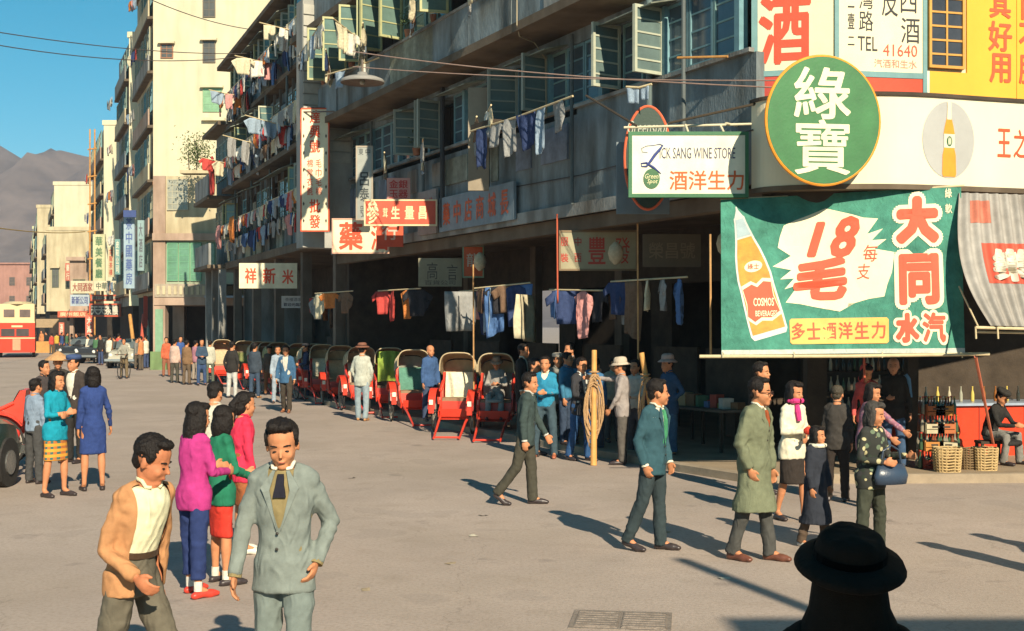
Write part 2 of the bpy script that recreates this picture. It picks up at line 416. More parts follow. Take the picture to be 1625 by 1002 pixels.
    if hat:
        kind, hc = hat; hmat = fabric(hc) if kind != 'straw' else mat('straw', hc, .8, .25, 30, .5, 90)
        g = MB(); b0 = hp_(-.012,0,.075)
        def hring(z, rf, rr, off=0): return (b0+hu*(z*kk)+hf*(off*kk), hf, rf*kk, hx, rr*kk)
        if kind == 'felt':
            g.rings([hring(.0,.114,.1), hring(.035,.114,.098), hring(.065,.106,.088), hring(.082,.085,.07), hring(.086,.05,.03)], 24)
            br = MB().rings([hring(-.022,.182,.146,.0), hring(-.016,.19,.153,.0), hring(.0,.178,.146), hring(.012,.14,.12), hring(.014,.11,.094)], 32)
            bd = MB().rings([hring(.012,.1165,.1025), hring(.034,.1165,.1005)], 24, False)
            ob('hat_brim', smooth_mesh(br), hmat, t); ob('hat_band', bd, fabric(tuple(q*.4 for q in hc)), t)
        elif kind == 'sun':
            g.rings([hring(.0,.110,.094), hring(.05,.106,.088), hring(.085,.09,.075), hring(.1,.04,.03)], 20)
            br = MB().rings([hring(-.035,.155,.135,.005), hring(-.028,.158,.138,.005), hring(.008,.112,.096)], 24)
            ob('hat_brim', smooth_mesh(br), hmat, t)
        elif kind == 'cap':
            g.rings([hring(-.01,.110,.094), hring(.03,.122,.108), hring(.055,.12,.1), hring(.07,.05,.04)], 20)
            ob('cap_peak', MB().ell(hp_(.115,0,.068), (.05*kk,.06*kk,.006*kk), AX), hmat, t)
        elif kind == 'straw':
            g.rings([hring(-.03,.24,.24), hring(-.02,.24,.24), hring(.05,.14,.14), hring(.12,.04,.04), hring(.135,.01,.01)], 28)
        elif kind == 'scarf':
            g.ell(hp_(-.03,0,.045), (.106*kk,.096*kk,.100*kk), AX); g.ell(hp_(-.03,0,-.10), (.09*kk,.10*kk,.07*kk), AX)
        ob('headscarf' if kind == 'scarf' else 'hat_crown', blob(g, vb*1.15, 2, .003, seed) if kind in ('scarf','felt','sun','cap') else smooth_mesh(g), hmat, t)
    # lower clothes ---------------------------------------------------
    bk = bottom[0]; bm_ = bottom[1] if isinstance(bottom[1], bpy.types.Material) else fabric(bottom[1])
    def legpt(nm, z):
        pts = [J['hip'+nm], J['kn'+nm], J['an'+nm]]
        for a_, b_ in zip(pts, pts[1:]):
            if z >= b_.z or b_ is pts[-1]:
                q = max(0, min(1, (a_.z-z)/max(1e-4, a_.z-b_.z))); return a_.lerp(b_, q)
    def drape(mb, ztop, zbot, e0, e1, n=8, s0=None):
        rr = []
        for i in range(n+1):
            z = ztop+(zbot-ztop)*i/n; q = i/n
            if z > P.z: s = (z-P.z)/TL; rx, ry = pr(s, e0); rr.append((spine(s), lat(s), rx, fwd(s), ry)); continue
            l_, r_ = legpt('L', z), legpt('R', z); c = (l_+r_)/2; d = r_-l_
            hh = max(0, min(1, (P.z-z)/(.25*k)))
            bx, by = pr(0, e0); lx = abs(d.dot(Rt))/2+(.090+e1*q-.012*q)*k; ly = abs(d.dot(F0))/2+(.090+e1*q-.012*q)*k
            rr.append((c, Rt, bx+(lx-bx)*hh*.9, F0, by+(ly-by)*hh*.9))
        mb.rings(rr, 22)
    jts = []
    if bk == 'trousers':
        g = MB(); torso(g, -.12, .34, .008, 5)
        fl = bottom[2] if len(bottom) > 2 else 0
        for nm, sd in (('L',-1), ('R',1)):
            hp2, kn, an = J['hip'+nm], J['kn'+nm], J['an'+nm]; dn = (an-kn).normalized()
            g.tube([hp2+U*.04*k, hp2*.5+kn*.5, kn, kn*.5+an*.5, an+dn*(.040-(.12 if fl < 0 else 0))*k], [.086*k,.084*k,.070*k,(.066+max(fl,0)*.5)*k,(.064+max(fl,0))*k], 14)
            g.ell(hp2, (.086*k,)*3)
            jts += [(kn, dn, .006 if lod < 2 else .004), (an-dn*.05, dn, .006 if lod < 2 else .003)]
        ob('trousers', blob(g, vg, 3, .0062*k, seed+1, [(tuple(a_), tuple(b_), c_) for a_, b_, c_ in jts], name='trousers', fr=17), bm_, t)
    elif bk in ('skirt', 'shorts'):
        ln_ = bottom[2] if len(bottom) > 2 else .32
        g = MB(); drape(g, spine(.34).z, ln_*H, .012, bottom[3] if len(bottom) > 3 else .0)
        ob('skirt', blob(g, vg, 2, .003*k, seed+2, fr=20, name='skirt'), bm_, t)
    # upper clothes ---------------------------------------------------
    tk, tc_ = top[0], top[1]; tm = tc_ if isinstance(tc_, bpy.types.Material) else fabric(tc_)
    im = inner if isinstance(inner, bpy.types.Material) else fabric(inner)
    sl_ = {}
    def sleeves(mb, e, short=0):
        for nm, sd in (('L',-1), ('R',1)):
            s_, e_, w_ = J['sh'+nm], J['el'+nm], J['wr'+nm]; end = w_ - (w_-e_)*(short*.9) if short < 1 else e_.lerp(s_, .35)
            pts = [s_-l9*sd*.02*k, s_*.5+e_*.5, e_, e_*.5+end*.5, end] if short < 1 else [s_-l9*sd*.02*k, s_.lerp(end,.5), end]
            rad = [(.058+e)*k,(.050+e)*k,(.047+e)*k,(.042+e)*k,(.037+e)*k][:len(pts)]
            mb.tube(pts, rad, 14); mb.ell(s_, ((.055+e)*k,)*3); mb.tube([spine(.93)+l9*sd*.05*k, s_+U*.012*k], [(.052+e)*k,(.048+e)*k], 12)
            dd = (end-e_).normalized(); sl_[nm] = (end, dd)
            jts.append((e_, dd, .008 if lod < 2 else .005))
            jts.append((s_-U*.05*k, (e_-s_).normalized(), .004))
    jts = []
    g = MB()
    openw = None
    short = top[2] if len(top) > 2 and isinstance(top[2], (int, float)) else 0
    if tk == 'suit':
        torso(g, 0, .955, .016, 10); drape(g, P.z+.06*k, P.z-.135*k, .020, .02, 4); sleeves(g, .003, short); sb, wm = .30, .062
    elif tk == 'coat':
        torso(g, 0, .96, .03, 10); drape(g, P.z+.06*k, (.30 if not (len(top) > 3) else top[3])*H, .035, .07, 8); sleeves(g, .013, short); sb, wm = .55, .055
    elif tk == 'cardigan':
        torso(g, -.02, .95, .018, 10); drape(g, P.z+.07*k, P.z-.06*k, .034, .014, 3); sleeves(g, .0, short); sb, wm = -.4, .085
    elif tk == 'tunic':
        torso(g, -.02, .955, .018, 10); drape(g, P.z+.07*k, P.z-.13*k, .030, .014, 3); sleeves(g, -.002, short); sb, wm = 2, 0
    elif tk == 'dress':
        torso(g, -.02, .955, .006, 10); drape(g, P.z+.05*k, top[3]*H, .006, 0, 8); sleeves(g, -.006, short); sb, wm = 2, 0
    else:  # shirt / sweater
        torso(g, -.07, .955, .016, 10); sleeves(g, -.002, short); sb, wm = (.72, .05) if tk == 'sweater' else (2, 0)
    if vopen: sb, wm = vopen
    cutf = None
    if sb < 1.5 and lod < 3:
        def cutf(p):
            q = p-P; s = .25+(q.dot(SD)-.25*TL*U.dot(SD))/TL if q.dot(SD) > .25*TL else q.dot(U)/TL
            if s < sb or s > 1.1: return False
            c = spine(s) if s > 0 else spine(0); l = (p-c).dot(lat(s)); f = (p-c).dot(fwd(s))
            w_ = wm*k*min(1, (s-sb)/max(.15, (.9-sb))*1.35) if sb > -.3 else wm*k
            return f > .02*k and abs(l) < w_
    gname = {'suit':'jacket','coat':'overcoat','cardigan':'cardigan','tunic':'jacket','dress':'dress','sweater':'sweater','shirt':'shirt'}[tk]
    jl = [(tuple(a_), tuple(b_), c_) for a_, b_, c_ in jts]
    ob(gname, blob(g, vg, 3, .0062*k if tk != 'coat' else .007*k, seed+3, jl, name=gname, fr=16, cut=cutf), tm, t)
    if sb < 1.5 and lod < 3:
        g = MB(); torso(g, .29 if sb < 0 else 0, .965, .008, 10); ob('shirt', blob(g, vg, 2, .002, seed+4, name='shirt'), im, t)
        if sb < 0: s5 = .315; rx5, ry5 = pr(s5, .012); ob('belt', MB().rings([(spine(s5-.03), lat(s5), rx5+.004, fwd(s5), ry5+.004), (spine(s5+.03), lat(s5), rx5, fwd(s5), ry5)], 28).mesh('belt', smooth=False), mat('belt', (.06,.035,.02), .4, .1), t)
        if lod < 2 and tk in ('suit', 'coat'):      # lapels
            for sd in (-1, 1):
                A = [surf(.965, sd*.045*k, .022), surf(.80, sd*.105*k, .026), surf(.76, sd*.092*k, .026), surf(sb+.01, sd*.012*k, .026), surf(.78, sd*.055*k, .019), surf(.96, sd*.03*k, .018)]
                off = fwd(.7)*.007; lm = MB(); nA = len(A)
                lm.add([p+off for p in A]+[p-off*.5 for p in A], [tuple(range(nA)), tuple(reversed(range(nA, 2*nA)))]+[(i, i+nA, (i+1)%nA+nA, (i+1)%nA) for i in range(nA)])
                ob('lapel', lm, tm, t)
            for i in range(2 if tk == 'suit' else 3):
                ob('button', MB().ell(surf(sb-.02-.16*i, .008, .028)+F0*.003, (.005,.009,.009), (fwd(.3), lat(.3), U), 8, 6), mat('button', (.03,.025,.02), .4, .1), t)
        if lod < 3 and sl_ and tk == 'suit':
            for nm, (e_, d_) in sl_.items(): ob('cuff', MB().tube([e_-d_*.01, e_+d_*.012*k], .038*k, 12), im, t)
    if collar and tk != 'dress' and lod < 3:
        g = MB(); cm = fabric(collarcol) if collarcol else im if sb < 1.5 else tm
        c0 = spine(.965); rr = []
        for q in range(13):
            a_ = -2.75+5.5*q/12; d_ = (-fwd(1)*math.cos(a_)+l9*math.sin(a_))
            rr.append(c0 + d_*(.060 if abs(a_) < 2.2 else .066)*k + SD*((.034 if abs(a_) < 2 else .008)*k) + fwd(1)*.012*k)
        g.tube(rr, [.011*k]*13, 8); ob('collar', g.mesh('collar', smooth=True), cm, t)
    if tie is not None:
        g = MB(); pts = [surf(.93, 0, .012), surf(.90, 0, .018), surf(.75, 0, .016), surf(.5, 0, .014), surf(max(.3, sb if sb > 0 else .3), 0, .012)]
        if tielen: pts = [surf(.93-tielen*q, 0, .016) for q in (0, .2, .45, .75, 1)]
        ws = [.016,.020,.022,.030,.034]; n_ = len(pts)
        top_ = [p+l9*w_*k for p, w_ in zip(pts, ws)]+[p-l9*w_*k for p, w_ in zip(reversed(pts), reversed(ws))]; of = fwd(.7)*.008
        nn = len(top_); F_ = []
        for i in range(n_-1): F_ += [(i, i+1, nn-2-i, nn-1-i), (i+nn, nn-1-i+nn, nn-2-i+nn, i+1+nn)]
        F_ += [(i, i+nn, (i+1)%nn+nn, (i+1)%nn) for i in range(nn)]
        g.add([p+of for p in top_]+[p-of for p in top_], F_); ob('tie', g, fabric(tie), t)
    # shoes ----------------------------------------------------------
    if shoes is not None:
        sm = mat('leather_%02d_%02d' % (int(shoes[0]*99), int(shoes[1]*99)), shoes, .38, .15, 20, .1, 90, spec=.5)
        for nm in 'LR':
            an, ball = J['an'+nm], J['ball'+nm]; d = ball-an; fdir = V((d.x, d.y, 0)).normalized(); heel = an - fdir*.035*k - U*.045*k
            if ball.z <= .031*k and an.z < .1*k: heel.z = .03*k
            g = MB(); g.tube([heel, heel.lerp(ball,.5)+U*.012*k, ball, ball+fdir*.05*k], [.034*k,.036*k,.042*k,.030*k], 12)
            g.ell(heel, (.034*k,.034*k,.03*k)); g.ell(ball+fdir*.055*k-U*.003, (.035*k,.036*k,.024*k), (fdir, fdir.cross(U), U))
            if not female: g.tube([heel+U*.01, an*.7+heel*.3], [.036*k,.038*k], 10)
            ob('shoe', blob(g, vb, 2, name='shoe'), sm, t)
            if socks: ob('sock', MB().tube([an-U*.02, an+(J['kn'+nm]-an)*.16], [.036*k,.037*k], 12), fabric(socks), t)
    if extra: extra(t, J, dict(k=k, F=F0, R=Rt, U=U, hp=hp_, surf=surf, spine=spine))
    return t
def smooth_mesh(mb):
    return mb.mesh('mesh', smooth=True)
# ================================================================ the setting
M_ROAD = mat('road_surface', (.385,.315,.27), .9, .16, .45, .35, 45, stain=0)
M_PAVE = mat('pavement_surface', (.31,.24,.16), .92, .15, .9, .3, 50, stain=.3)
M_KERB = mat('kerb_stone', (.30,.24,.17), .85, .2, 3, .25, 30)
def road_mat():
    t = M_ROAD.node_tree; n = t.nodes; p = n['Principled BSDF']; l = p.inputs['Base Color'].links[0].from_socket
    tc = n.new('ShaderNodeTexCoord')
    def patch(scale, lo, hi, fac, col, det=6):
        global _l
        nz = n.new('ShaderNodeTexNoise'); nz.inputs['Scale'].default_value = scale; nz.inputs['Detail'].default_value = det; t.links.new(tc.outputs['Object'], nz.inputs['Vector'])
        r = n.new('ShaderNodeValToRGB'); r.color_ramp.elements[0].position = lo; r.color_ramp.elements[1].position = hi
        r.color_ramp.elements[0].color = (0,0,0,1); r.color_ramp.elements[1].color = (fac,fac,fac,1); t.links.new(nz.outputs['Fac'], r.inputs[0])
        m = n.new('ShaderNodeMix'); m.data_type = 'RGBA'; t.links.new(r.outputs[0], m.inputs[0]); t.links.new(l_[0], m.inputs[6]); m.inputs[7].default_value = (*col, 1); l_[0] = m.outputs[2]
    l_ = [l]
    patch(.35, .45, .65, .35, (.28,.23,.18)); patch(2.2, .55, .72, .3, (.24,.19,.145)); patch(28, .45, .75, .5, (.21,.165,.125), 3); patch(90, .5, .7, .45, (.36,.30,.24), 2); patch(1.3, .66, .74, .5, (.12,.10,.09), 8); patch(.9, .60, .62, .22, (.20,.17,.15), 4)
    v = n.new('ShaderNodeTexVoronoi'); v.feature = 'DISTANCE_TO_EDGE'; v.inputs['Scale'].default_value = .22
    nz = n.new('ShaderNodeTexNoise'); nz.inputs['Scale'].default_value = 1.4; nz.inputs['Detail'].default_value = 6
    mx = n.new('ShaderNodeMix'); mx.data_type = 'VECTOR'; mx.inputs[0].default_value = .12
    t.links.new(tc.outputs['Object'], nz.inputs['Vector']); t.links.new(tc.outputs['Object'], mx.inputs[4]); t.links.new(nz.outputs['Color'], mx.inputs[5]); 
    ad = n.new('ShaderNodeVectorMath'); ad.operation = 'ADD'; sc = n.new('ShaderNodeVectorMath'); sc.operation = 'SCALE'; sc.inputs[3].default_value = .9
    t.links.new(nz.outputs['Color'], sc.inputs[0]); t.links.new(tc.outputs['Object'], ad.inputs[0]); t.links.new(sc.outputs[0], ad.inputs[1]); t.links.new(ad.outputs[0], v.inputs['Vector'])
    lt = n.new('ShaderNodeMath'); lt.operation = 'LESS_THAN'; lt.inputs[1].default_value = .0012; t.links.new(v.outputs['Distance'], lt.inputs[0])
    ml = n.new('ShaderNodeMath'); ml.operation = 'MULTIPLY'; ml.inputs[1].default_value = .22; t.links.new(lt.outputs[0], ml.inputs[0])
    m = n.new('ShaderNodeMix'); m.data_type = 'RGBA'; t.links.new(ml.outputs[0], m.inputs[0]); t.links.new(l_[0], m.inputs[6]); m.inputs[7].default_value = (.09,.07,.055,1)
    t.links.new(m.outputs[2], p.inputs['Base Color'])
road_mat()
def ground_fn(u, v): return (-1150+1600*u, -60+1750*v, 0)
struct('road', MB().grid(ground_fn, 12, 12), M_ROAD)
# facade A runs from the corner away along the street, local x = along, y = out over the street
OA = V((3.46, 17.85, 0)); dA = V((-.481, 1, 0)).normalized(); RZA = math.atan2(dA.y, dA.x)
OB = V((-4.75, 35.5, 0)); dB = V((-.396, 1, 0)).normalized(); RZB = math.atan2(dB.y, dB.x)
def PA(u, n, z=0): return OA + dA*u + V((-dA.y, dA.x, 0))*n + V((0,0,z))
def PB(u, n, z=0): return OB + dB*u + V((-dB.y, dB.x, 0))*n + V((0,0,z))
# pavement with kerb: along A/B and round the corner to the right
kl = [PB(20,.35), PB(9,.35), PA(19.5,.35), PA(12,.35), PA(7,.35), PA(3.5,.3), PA(1.6,.25), V((3.3,17.9,0)), V((3.9,17.85,0)), V((5.0,17.8,0)), V((7.5,17.9,0)), V((10,18.6,0)), V((20,22,0))]
kp = []
for a, b in zip(kl, kl[1:]):
    for q in range(4): kp.append(a.lerp(b, q/4))
kp.append(kl[-1])
def inn(i, d):
    a, b = kp[max(0,i-1)], kp[min(len(kp)-1,i+1)]; t = (b-a).normalized(); return kp[i]+V((-t.y, t.x, 0))*d
g = MB(); n_ = len(kp)
pts = [inn(i,.16) for i in range(n_)]
far = [V((16,28,0)), V((4,40,0)), V((0,60,0))]
poly = [(p.x,p.y) for p in pts]+[(22,40),(-2,60)]
k = MB(); k.add([(x,y,.125) for x,y in poly], [tuple(range(len(poly)))])
struct('pavement', k, M_PAVE)
g = MB()
for i in range(n_):
    o_, i_ = kp[i], inn(i,.165); g.v += [(o_.x,o_.y,0),(o_.x,o_.y,.115),(o_.x+(i_.x-o_.x)*.15,o_.y+(i_.y-o_.y)*.15,.13),(i_.x,i_.y,.13),(i_.x,i_.y,.0)]
for i in range(n_-1):
    for j in range(4): a = i*5+j; g.f.append((a, a+1, a+6, a+5))
struct('kerb', g, M_KERB)
# manhole grate set in the road
mh = thing('manhole_cover', 'rectangular iron manhole cover set in the road at the bottom of the picture', 'manhole cover', (.83, 9.57, 0), R(-8))
ob('frame', MB().box(-.38,.38,-.30,.30,.0,.006), mat('iron', (.29,.245,.21), .6, .3, 12, .3, 60, metal=.4), mh)
for i in range(2):
    g = MB(); 
    g.box(-.34+.35*i, -.02+.36*i, -.26, .26, .006, .012)
    for a_ in range(7): g.box(-.33+.35*i, -.03+.36*i, -.24+.072*a_, -.21+.072*a_, .012, .016)
    ob('plate', g, _m['iron'], mh)
# hill
def hillz(x, y):
    z = 148*math.exp(-((x+470)/170)**2)*(1+.12*math.sin(x*.031)+.06*math.sin(x*.083+1)) + 95*math.exp(-((x+250)/150)**2) + 118*math.exp(-((x+690)/150)**2)+70*math.exp(-((x+60)/260)**2)
    return z*math.exp(-((y-1250)/230)**2)
rn = random.Random(3)
b = MB().grid(lambda u, v: (-1100+1500*u, 850+800*v, hillz(-1100+1500*u, 850+800*v)*(1+.05*math.sin(u*170+v*31)*math.sin(v*63+u*40))-2+rn.uniform(-3,3)+7*math.sin(u*23+v*9)*math.sin(u*61+1)), 90, 40)
o = struct('hill', b, mat('hillside', (.125,.095,.08), .95, .5, .02, .0, 1)); smooth(o)
# ---------------------------------------------------------------- building kit
TEAL = (.15,.29,.30); CREAM = (.62,.56,.38)
def window_mesh(w, h, cols, rows, fw=.05, d=.06, bar=.028):
    g = MB(); g.box(-w/2,-w/2+fw,-d/2,d/2,0,h).box(w/2-fw,w/2,-d/2,d/2,0,h).box(-w/2+fw,w/2-fw,-d/2,d/2,0,fw).box(-w/2+fw,w/2-fw,-d/2,d/2,h-fw,h)
    for i in range(1, cols):
        x = -w/2+w*i/cols; g.box(x-bar/2, x+bar/2, -d*.35, d*.35, fw, h-fw)
    for i in range(1, rows):
        z = h*i/rows; g.box(-w/2+fw, w/2-fw, -d*.3, d*.3, z-bar/2, z+bar/2)
    return g.mesh('window_frame')
_wc = {}
def window(parent, x, y, z, w, h, cols=1, rows=4, col=TEAL, gcol=(.05,.06,.06), rz=0, fw=.05, hinge=False):
    """a sash as a part, its pane a sub-part; hinge: swings about its edge"""
    key = (round(w,3), round(h,3), cols, rows, col, gcol, fw, hinge)
    if key not in _wc:
        me = window_mesh(w, h, cols, rows, fw); pm = MB().box(-w/2+fw*.8, w/2-fw*.8, -.004, .004, fw*.8, h-fw*.8).mesh('pane')
        if hinge:
            for q in (me, pm): q.transform(Matrix.Translation((w/2, 0, 0)))
        me.materials.append(paint(col, .5, .15)); pm.materials.append(glass(gcol)); _wc[key] = (me, pm)
    me, pm = _wc[key]
    o = ob('window' if not hinge else 'open_window', me, None, parent, (x,y,z), (0,0,rz)); ob('pane', pm, None, o); return o
def opening(parent, x0, x1, z0, z1, y, depth=.5, col=(.02,.018,.016)):
    return MB()
def wall_with_holes(x0, x1, z0, z1, holes, y0, y1):
    """solid wall slab cut by rectangular openings (x0,x1,z0,z1)"""
    g = MB(); xs = sorted({x0, x1, *[q for h in holes for q in h[:2]]}); zs = sorted({z0, z1, *[q for h in holes for q in h[2:]]})
    for a, b in zip(xs, xs[1:]):
        run = None
        for c, d in zip(zs, zs[1:]):
            mid = ((a+b)/2, (c+d)/2)
            if any(h[0] < mid[0] < h[1] and h[2] < mid[1] < h[3] for h in holes):
                if run: g.box(a, b, y0, y1, *run); run = None
            else: run = (run[0], d) if run else (c, d)
        if run: g.box(a, b, y0, y1, *run)
    return g
def inside(parent, x0, x1, y, z0, z1):  # near-black sheet behind an opening, its colour stands in for the shade inside
    ob('interior_shade', MB().box(x0, x1, y-.02, y, z0, z1), mat('interior_shade_paint', (.035,.028,.022), .95, .4, 2, .1), parent)
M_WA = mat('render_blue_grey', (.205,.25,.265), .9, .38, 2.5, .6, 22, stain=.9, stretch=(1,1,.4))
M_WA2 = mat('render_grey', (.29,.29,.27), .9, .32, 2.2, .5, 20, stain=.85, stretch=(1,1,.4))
M_CONC = mat('concrete_dark', (.16,.13,.10), .95, .25, 2, .3, 25, stain=.5)
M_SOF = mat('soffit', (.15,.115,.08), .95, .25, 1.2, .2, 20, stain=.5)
M_DARK = mat('timber_and_arcade_shade', (.06,.045,.032), .9, .35, 3, .2, 30)  # timber tone; on the arcade walls it also puts shade into the colour
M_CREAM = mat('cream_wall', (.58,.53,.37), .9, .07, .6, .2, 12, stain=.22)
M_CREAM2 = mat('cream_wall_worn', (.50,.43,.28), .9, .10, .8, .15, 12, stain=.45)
M_PINK = mat('pink_wall', (.40,.29,.22), .9, .15, 1.5, .2, 16, stain=.5)
rs = random.Random(11)
# ---------------------------------------------------------------- building A
A = thing('corner_tenement', 'large blue grey tenement with teal casement windows above the dark arcade on the right', 'building', OA, RZA)
LA = 19.6
g = MB().box(.0, 5.3, -.35, 0, 4.25, 6.12); ob('wall', g, M_WA, A)
ob('wall', MB().box(5.3, LA, -.35, 0, 4.25, 6.02), M_WA, A)
rz_ = random.Random(19)
for q in range(9):
    x = 5.6+1.5*q; ob('wall_patch', MB().box(x, x+rz_.uniform(.5,1.3), .0, rz_.uniform(.015,.05), 5.1+rz_.uniform(0,.3), 5.9), rz_.choice([M_WA2, mat('tin_sheet', (.24,.27,.22), .7, .4, 5, .5, 14, stain=.8), paint((.20,.24,.30), .8, .3, .6)]), A)
for q in range(5):
    x = 1.7+3.6*q; ob('drain_pipe', MB().tube([(x,.1,4.4),(x,.1,7.45)], .035, 8), paint((.10,.12,.12)), A)
    ob('tin_hood', MB().prism([(.02,7.34),(.5,7.22),(.5,7.20),(.02,7.31)], 0, x+.3, x+2.1), mat('tin_sheet', (.24,.27,.22), .7, .4, 5, .5, 14, stain=.8), A)
ob('lintel', MB().box(0, LA, -.35, .02, 7.28, 7.52), M_WA, A)
ob('fascia', MB().box(.2, LA, .0, .07, 4.2, 4.42), M_WA2, A)
ob('sill', MB().box(.05, LA, .0, .09, 6.12, 6.18), M_WA2, A)
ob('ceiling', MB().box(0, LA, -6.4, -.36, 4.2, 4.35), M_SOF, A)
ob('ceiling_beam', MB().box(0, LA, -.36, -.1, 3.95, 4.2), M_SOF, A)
# back wall of the arcade with shop openings
hs_ = [(4.2+4.2*i, 7.6+4.2*i, .1, 3.1) for i in range(3)]
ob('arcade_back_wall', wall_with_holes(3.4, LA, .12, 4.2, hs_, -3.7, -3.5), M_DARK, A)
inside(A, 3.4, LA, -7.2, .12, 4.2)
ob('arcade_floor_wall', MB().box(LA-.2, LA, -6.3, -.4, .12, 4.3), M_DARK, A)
for i in range(1, 5):
    ob('pillar', MB().box(.9+4.2*i, 1.2+4.2*i, -3.5, -3.3, .12, 4.2), M_CONC, A)
# first floor windows: fixed casements behind teal mullions
x = .45; i = 0
while x < LA-.6:
    ob('mullion', MB().box(x-.07, x, -.12, .03, 6.18, 7.28), paint(TEAL, .6, .2, .3), A) if False else None
    win_open = i in (3, 5, 9, 10, 16, 17, 18)
    if win_open:
        inside(A, x, x+.62, -.5, 6.18, 7.28)
        window(A, x if i % 2 else x+.64, .02, 6.2, .6, 1.06, 1, 5, (.42,.44,.34) if i < 7 else (.30,.32,.26), (.12,.17,.16), R(100 if i % 2 else 78), hinge=True)
    else:
        window(A, x+.31, -.05, 6.19, .64, 1.09, 1, 4, (.15,.27,.30) if i % 4 else (.20,.32,.30), (.07,.10,.12))
    x += .66; i += 1
for j in range(10): ob('mullion', MB().box(.40+j*1.98-.06, .40+j*1.98+.06, -.1, .05, 6.18, 7.28), paint((.16,.30,.34), .6, .2), A)
# tall casements nearest the corner, sills higher and standing proud
bay0, bay1 = .35, 4.6
# second floor projecting
PJ = .9
ob('balcony_slab', MB().box(2.9, LA, -.3, PJ+.08, 7.52, 7.68), M_SOF, A)
rz_ = random.Random(9); x = 2.9
while x < LA-.1:
    x2 = min(LA, x+rz_.choice((1.3,1.9,2.6))); dd = rz_.uniform(0,.05); ob('balcony_parapet', MB().box(x, x2-.015, PJ-.1, PJ+dd, 7.68, 8.5), rz_.choice([M_WA, M_WA, M_WA2, mat('tin_sheet', (.24,.27,.22), .7, .4, 5, .5, 14, stain=.8)]), A); x = x2
ob('balcony_cap', MB().box(2.9, LA, PJ-.13, PJ+.05, 8.5, 8.56), M_WA2, A)
x = 3.2; i = 0
while x < LA-.6:
    if i in (7, 8, 13, 14, 15, 16, 18, 20):
        inside(A, x, x+.6, PJ-.5, 8.56, 9.95)
        window(A, x if i % 2 else x+.62, PJ, 8.58, .6, 1.35, 1, 4, (.40,.40,.20), (.12,.19,.16), R(105 if i % 2 else 80), hinge=True)
    else: window(A, x+.31, PJ-.05, 8.57, .64, 1.42, 1, 4, (.18,.29,.25), (.07,.11,.10))
    x += .66; i += 1
ob('balcony_slab', MB().box(2.9, LA, -.3, PJ+.35, 10.0, 10.18), M_SOF, A)
ob('balcony_parapet', MB().box(2.9, LA, PJ+.05, PJ+.15, 10.18, 11.1), M_WA, A)
x = 3.2
while x < LA-.6:
    window(A, x+.62, PJ+.06, 11.12, 1.24, 1.4, 2, 4, (.14,.22,.18), (.06,.09,.08)); x += 1.3
ob('roof_slab', MB().box(-.3, LA, -12, PJ+.5, 12.7, 12.95), M_SOF, A)
ob('upper_wall', MB().box(0, 2.85, -.35, 0, 7.52, 12.7), M_WA, A)
for j in range(3): window(A, .7+.8*j, .03, 7.7, .72, 1.5, 1, 4, TEAL)
ob('side_wall', MB().box(LA-.25, LA, -11.9, -.36, 4.36, 12.7), M_WA2, A)
ob('back_wall', MB().box(0, LA-.26, -12, -11.8, 0, 12.7), M_WA2, A)
# pier between A and B with a drain pipe, brick courses on its lit side
ob('pier', MB().box(18.0, 18.6, -.3, 1.35, 4.3, 10.9), mat('pier_render', (.36,.36,.33), .9, .15, 2, .2, 20, stain=.4), A)
for j in range(14): ob('course', MB().box(17.96, 18.0, .02, 1.34, 6.6+.3*j, 6.86+.3*j), mat('pale_block', (.40,.39,.34), .9, .15, 4, .2, 30), A)
ob('drain_pipe', MB().tube([(2.6,.16,4.4),(2.6,.16,7.5)], .05, 10), paint((.12,.16,.16)), A)
ob('drain_pipe', MB().tube([(11.3,.12,4.4),(11.3,.12,7.5)], .055, 10), paint((.05,.05,.05)), A)
# conduit looping over the soffit
ob('cable', MB().tube([(6.3,.1,6.1),(6.3,.12,7.2),(6.2,.4,7.45),(5.9,.85,7.46),(5.7,1.0,7.6),(5.7,1.0,8.6)], .012, 6), paint((.35,.30,.2)), A)
ob('cable', MB().tube([(0,.06,5.0),(5,.06,4.9),(10,.06,5.0),(LA,.06,4.85)], .012, 6), paint((.04,.04,.04)), A)
# ---------------------------------------------------------------- corner front with curved band
CW = [V((3.44,17.98,0)), V((4.51,17.72,0)), V((5.90,17.97,0)), V((7.4,18.37,0)), V((12,19.8,0)), V((18,21.9,0))]
F = thing('corner_building', 'corner shop building with white and yellow painted sign walls and curved cream band', 'building', (0,0,0))
def strip(pl, z0, z1, d0, d1):
    """wall following a plan line, thickness from d0 to d1 outwards (toward the camera)"""
    g = MB(); n = len(pl)
    for i in range(n):
        a, b = pl[max(0,i-1)], pl[min(n-1,i+1)]; t = (b-a).normalized(); o_ = V((t.y, -t.x, 0))
        p0, p1 = pl[i]+o_*d0, pl[i]+o_*d1
        g.v += [(p0.x,p0.y,z0),(p1.x,p1.y,z0),(p1.x,p1.y,z1),(p0.x,p0.y,z1)]
    for i in range(n-1):
        for j in range(4): a = i*4+j; b = i*4+(j+1)%4; g.f.append((a, b, b+4, a+4))
    g.f.append((0,1,2,3)); g.f.append(tuple((n-1)*4+j for j in (3,2,1,0)))
    return g
M_SW = mat('signwall_cream', (.70,.61,.40), .8, .05, 1.2, .1, 20, stain=.12)
ob('front_wall', strip(CW, 5.35, 12.6, -.3, 0), M_SW, F)
bl = [V((3.40,17.90,0)), V((3.52,17.62,0)), V((3.8,17.42,0)), V((4.3,17.27,0)), V((5.0,17.22,0)), V((5.7,17.33,0)), V((6.6,17.62,0)), V((7.6,17.95,0)), V((9,18.5,0)), V((13,20,0)), V((18,21.8,0))]
bs = []
